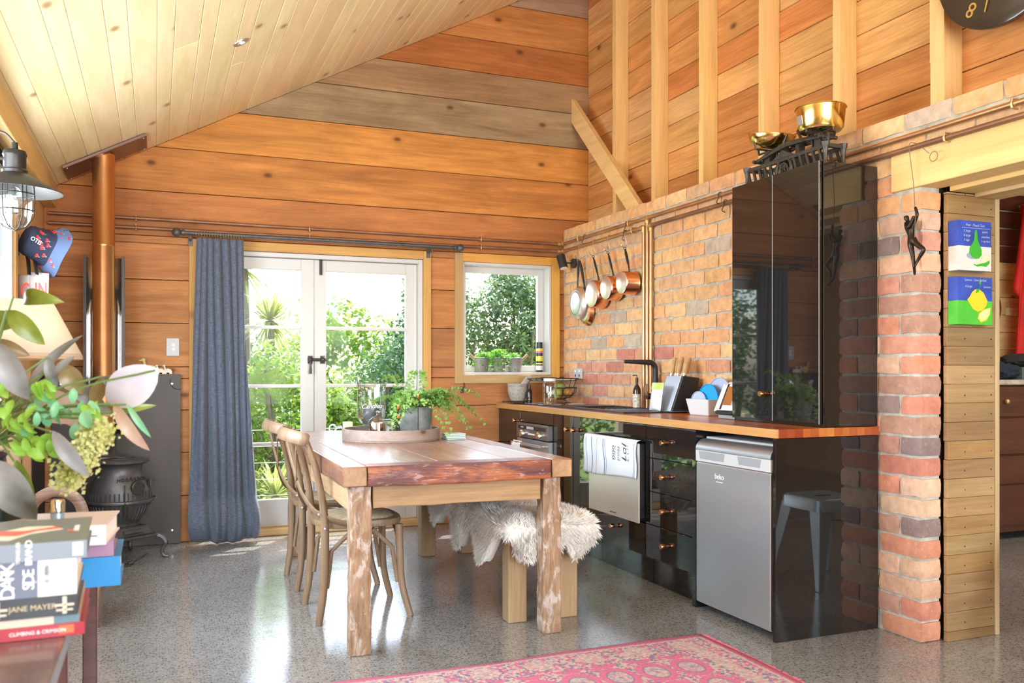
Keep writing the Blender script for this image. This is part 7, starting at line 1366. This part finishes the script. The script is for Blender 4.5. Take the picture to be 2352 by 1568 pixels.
mp = onY(2272, 707, 4.60); t = thing('oval_mirror', 'small oval mirror with dark wooden frame behind the doorway', 'mirror', mp); m = MB(); m.tube([mp+Vector((0.085*math.cos(a), -0.012, 0.115*math.sin(a))) for a in [i*6.2832/32 for i in range(32)]], 0.016, 8, closed=True); m.build('frame', mh, t, smooth=True)
MB().prism([mp+Vector((0.08*math.cos(a), -0.006, 0.11*math.sin(a))) for a in [i*6.2832/32 for i in range(32)]], (0, 0.004, 0)).build('mirror_glass', M['chrome'], t)
t = thing('wall_shelf_peg', 'short pale peg rail on the wall of the next room', 'peg rail', (rp.x-0.1, 4.6, 1.6)); p = onY(2330, 716, 4.605); MB().box((p.x-0.08, 4.59, p.z-0.028), (p.x+0.35, 4.6195, p.z+0.028)).build('rail', M['pine_x'], t, color=(0.8, 0.7, 0.5), bevel=0.003)
# metal stool in the doorway
SL_ = simple('pale_blue_steel', (0.42, 0.52, 0.58), 0.35, 0.3); t = thing('metal_stool', 'pale blue pressed-metal stool standing in the doorway', 'stool', (3.37, 2.20, 0), local=True, rz=0.0)
def sqp(h, z, rad=0.05): return [(x, y, z) for x, y in [(sx*(h-rad)+rad*math.cos(a), sy*(h-rad)+rad*math.sin(a)) for sx, sy, a0 in ((1, 1, 0), (-1, 1, R90), (-1, -1, math.pi), (1, -1, 3*R90)) for a in [a0+R90*i/4 for i in range(5)]]]
m = MB(); rings = [sqp(0.165, 0.405), sqp(0.158, 0.462), sqp(0.150, 0.470), sqp(0.10, 0.468), sqp(0.02, 0.466, 0.01)]; n = 20; m.add([v for r in rings for v in r], [(i*n+j, i*n+(j+1) % n, (i+1)*n+(j+1) % n, (i+1)*n+j) for i in range(4) for j in range(n)]+[[4*n+j for j in range(n)]]); m.build('seat', SL_, t, smooth=True, angle=40)
MB().box((-0.05, -0.012, 0.4665), (0.05, 0.012, 0.4695)).build('hand_slot', M['blackink'], t, bevel=0.001)
for sx in (-1, 1):
    for sy in (-1, 1):
        m = MB(); d = Vector((sx, sy, 0)).normalized(); s_ = Vector((-sy, sx, 0)).normalized()
        def lp_(z, w_, off): c = d*off; return [c+s_*w_-d*w_*0.9+UP*z, c+UP*z+d*0.01, c-s_*w_-d*w_*0.9+UP*z, c-d*0.012+UP*z]
        rings = [lp_(0.0, 0.022, 0.275), lp_(0.15, 0.035, 0.258), lp_(0.43, 0.062, 0.205)]; m.add([v for r in rings for v in r], [(i*4+j, i*4+(j+1) % 4, (i+1)*4+(j+1) % 4, (i+1)*4+j) for i in range(2) for j in range(4)]+[(3, 2, 1, 0), (8, 9, 10, 11)]); m.build('leg', SL_, t, bevel=0.004, smooth=True, angle=40)
for a, b in (((-0.13, -0.13), (0.13, 0.13)), ((-0.13, 0.13), (0.13, -0.13))): MB().tube([(a[0], a[1], 0.335), (b[0], b[1], 0.335)], 0.007, 6).build('cross_brace', SL_, t)
# ================================================================ GARDEN
rg = random.Random(33)
LB = leafmat('bright_shrub_leaf', (0.13, 0.24, 0.025), (0.32, 0.44, 0.07), 0.45, 0.45, 1.6); LD = leafmat('dark_shrub_leaf', (0.045, 0.11, 0.05), (0.12, 0.23, 0.09), 0.4, 0.35, 1.3); LT = leafmat('tree_leaf', (0.06, 0.13, 0.05), (0.20, 0.30, 0.10), 0.4, 0.4, 1.2)
def shrub(name, label, cat, c, rad, nl, ls, mat, group, clumps=26, trunk=True, hollow=0.55):
    t = thing(name, label, cat, (c[0], c[1], -0.3), group); c = Vector(c); m = MB(); cl = []
    for i in range(clumps):
        d = Vector((rg.gauss(0, 1), rg.gauss(0, 1), rg.gauss(0, 1))).normalized(); k = rg.uniform(hollow, 0.95); cl.append((c+Vector((d.x*rad[0], d.y*rad[1], d.z*rad[2]))*k, rg.uniform(0.22, 0.42)))
    for i in range(nl):
        p0, s = rg.choice(cl); d = Vector((rg.gauss(0, 1), rg.gauss(0, 1), rg.gauss(0, 1))).normalized(); p = p0+Vector((d.x*rad[0], d.y*rad[1], d.z*rad[2]))*(s*rg.uniform(0.75, 1.0)); p.z = max(p.z, -0.28)
        n = (d+Vector((rg.gauss(0, .5), rg.gauss(0, .5), rg.gauss(0.4, .5)))).normalized(); a = n.orthogonal().normalized(); b_ = n.cross(a); th = rg.uniform(0, 6.28); u_ = a*math.cos(th)+b_*math.sin(th); v_ = n.cross(u_); r = ls*rg.uniform(0.6, 1.2)
        m.add([p-u_*r, p+v_*r*0.5+n*r*0.12, p+u_*r, p-v_*r*0.5+n*r*0.12], [(0, 1, 2, 3)])
    m.build('foliage', mat, t, fix=False, kind='stuff')
    if trunk:
        m = MB(); b0 = Vector((c.x, c.y, -0.31)); m.tube(bez([b0, b0.lerp(c, 0.5)+Vector((rg.uniform(-.1, .1), 0, 0)), c], 4), [0.07-0.004*i for i in range(9)], 7)
        for p0, s in cl[:9]: m.tube(bez([b0.lerp(c, 0.6), b0.lerp(p0, 0.75), p0], 3), 0.018, 5)
        m.build('trunk', M['bark'], t)
    return t
G1 = 'shrubs and trees in the garden'
shrub('bright_shrub', 'bright yellow-green shrub filling the left door panes', 'shrub', (1.15, 9.3, 0.55), (0.72, 0.6, 0.95), 9000, 0.035, LB, G1, 40)
shrub('bright_shrub', 'sunlit shrub low behind the meeting stiles of the doors', 'shrub', (2.0, 9.6, 0.35), (0.55, 0.5, 0.7), 5500, 0.035, LB, G1, 30)
shrub('dark_shrub', 'dense dark green shrub filling the right door panes', 'shrub', (2.85, 10.4, 0.65), (0.75, 0.6, 1.1), 10000, 0.035, LD, G1, 44)
shrub('tall_shrub', 'taller loose shrub at the right edge of the door view', 'shrub', (3.55, 11.2, 1.35), (0.62, 0.6, 1.25), 7500, 0.038, LT, G1, 36)
shrub('low_shrub', 'low mid-green shrub just beyond the wire fence', 'shrub', (2.2, 8.7, 0.1), (0.5, 0.35, 0.45), 3500, 0.03, LT, G1, 20)
shrub('back_hedge_shrub', 'pale distant shrub behind the dark shrub', 'shrub', (3.0, 14.0, 0.8), (1.5, 0.8, 1.5), 7000, 0.06, LB, G1, 40)
shrub('back_hedge_shrub', 'distant shrub behind the cabbage tree', 'shrub', (1.0, 13.0, 0.5), (1.3, 0.8, 1.0), 6000, 0.06, LT, G1, 36)
shrub('garden_tree', 'big leafy tree filling the upper kitchen window view', 'tree', (4.75, 11.3, 1.75), (1.05, 0.9, 0.95), 13000, 0.038, LT, G1, 60, True, 0.3)
shrub('sunlit_bush', 'bright bush low in the kitchen window view', 'shrub', (4.9, 12.4, 0.5), (1.2, 0.6, 0.7), 6000, 0.045, LB, G1, 30)
shrub('side_shrub', 'shrub at the far right of the kitchen window view', 'shrub', (6.1, 12.2, 1.3), (0.8, 0.7, 1.3), 6000, 0.045, LT, G1, 34)
o = MB().tube(bez([(4.15, 11.0, -0.3), (4.1, 11.0, 0.6), (4.45, 11.1, 1.15), (5.1, 11.2, 1.6), (5.6, 11.3, 2.2)], 6), [0.12-0.003*i for i in range(25)], 9).build('leaning_trunk', M['bark'], None, smooth=True); tag(o, 'leaning pale trunk crossing the kitchen window view', 'tree trunk')
shrub('reflected_shrub', 'tall shrub outside to the left of the doors, nearest them', 'shrub', (-0.75, 9.9, 0.9), (0.9, 0.7, 1.5), 7000, 0.045, LB, G1, 36)
shrub('reflected_shrub', 'tall shrub outside well left of the doors', 'shrub', (-2.5, 10.4, 0.9), (1.0, 0.8, 1.6), 7000, 0.05, LT, G1, 36)
shrub('reflected_shrub', 'tall shrub outside furthest left of the doors', 'shrub', (-4.6, 10.8, 1.0), (1.2, 0.8, 1.7), 6500, 0.055, LB, G1, 36)
# cabbage trees with spiky heads
SPK = leafmat('spiky_leaf', (0.26, 0.32, 0.08), (0.50, 0.52, 0.18), 0.5, 0.45, 2.0)
def spiky(label, c, h, n, ln, trunk=True):
    t = thing('cabbage_tree', label, 'tree', (c[0], c[1], -0.3), G1); hd = Vector((c[0], c[1], h)); m = MB()
    for i in range(n):
        d = Vector((rg.gauss(0, 1), rg.gauss(0, 1), rg.gauss(0.45, 0.8))).normalized(); l_ = ln*rg.uniform(0.7, 1.1); s = d.cross(UP).normalized()*0.016 if d.cross(UP).length > .01 else Vector((.016, 0, 0)); p1 = hd+d*l_*0.55; p2 = hd+d*l_+Vector((0, 0, -0.18*l_))
        m.add([hd-s*0.6, hd+s*0.6, p1+s, p2, p1-s], [(0, 1, 2, 4), (4, 2, 3)])
    m.build('leaves', SPK, t, fix=False, kind='stuff')
    if trunk: MB().tube([(c[0], c[1], -0.31), (c[0]+0.03, c[1], h*0.5), (c[0], c[1], h)], 0.05, 8).build('trunk', M['bark'], t)
spiky('spiky cabbage tree with a golden head behind the left door', (1.22, 10.4), 1.72, 170, 0.52); spiky('taller spiky cabbage tree beside the curtain edge', (0.98, 10.9), 2.35, 150, 0.55)
for k, (x, y, lab) in enumerate(((0.86, 8.6, 'clump of strappy flax at the curtain side outside'), (1.02, 8.25, 'low clump of strappy flax below the left door panes'))): spiky(lab, (x, y), 0.0, 70, 0.5, False)
# wire fence along the terrace
t = thing('wire_fence', 'low wire fence with pale timber posts outside the doors', 'fence', (1.8, 7.75, -0.1))
for x in (-0.6, 0.50, 1.545, 2.6, 3.7): MB().box((x, 7.72, -0.059), (x+0.075, 7.79, 0.69)).build('post', M['pine_z'], t, bevel=0.004, color=(0.80, 0.70, 0.50))
m = []
for zz in (0.64, 0.50, 0.36, 0.22, 0.08): MB().tube([(-0.8, 7.712, zz), (3.9, 7.712, zz)], 0.003, 5).build('wire', M['steel'], t)
MB().tube([(1.46, 7.70, 0.64), (1.52, 7.70, 0.655)], 0.01, 6).tube(arc((1.44, 7.70, 0.64), 0.03, 0, 6.283, 14, (1, 0, 0), (0, 0, 1))[:-1], 0.007, 5, closed=True).build('wire_strainer', M['steel'], t)
o = MB().tube(bez([(0.72, 7.35, -0.04), (0.85, 7.38, 0.06), (1.05, 7.36, 0.05), (1.2, 7.3, -0.04)], 5), 0.035, 8).build('garden_edging', M['bark'], None, smooth=True); tag(o, 'curved pale log lying on the gravel outside the doors', 'log')
bpy.context.view_layer.update()
# lettering as plain meshes
dg = bpy.context.evaluated_depsgraph_get()
for o in [o for o in COL.objects if o.type == 'FONT']:
    me = bpy.data.meshes.new_from_object(o.evaluated_get(dg)); nm = o.name; mt = o.data.materials[0]; par, mb = o.parent, o.matrix_basis.copy()
    bpy.data.objects.remove(o)
    n = bpy.data.objects.new(nm, me); COL.objects.link(n); n.parent = par; n.matrix_basis = mb
    if not me.materials: me.materials.append(mt)
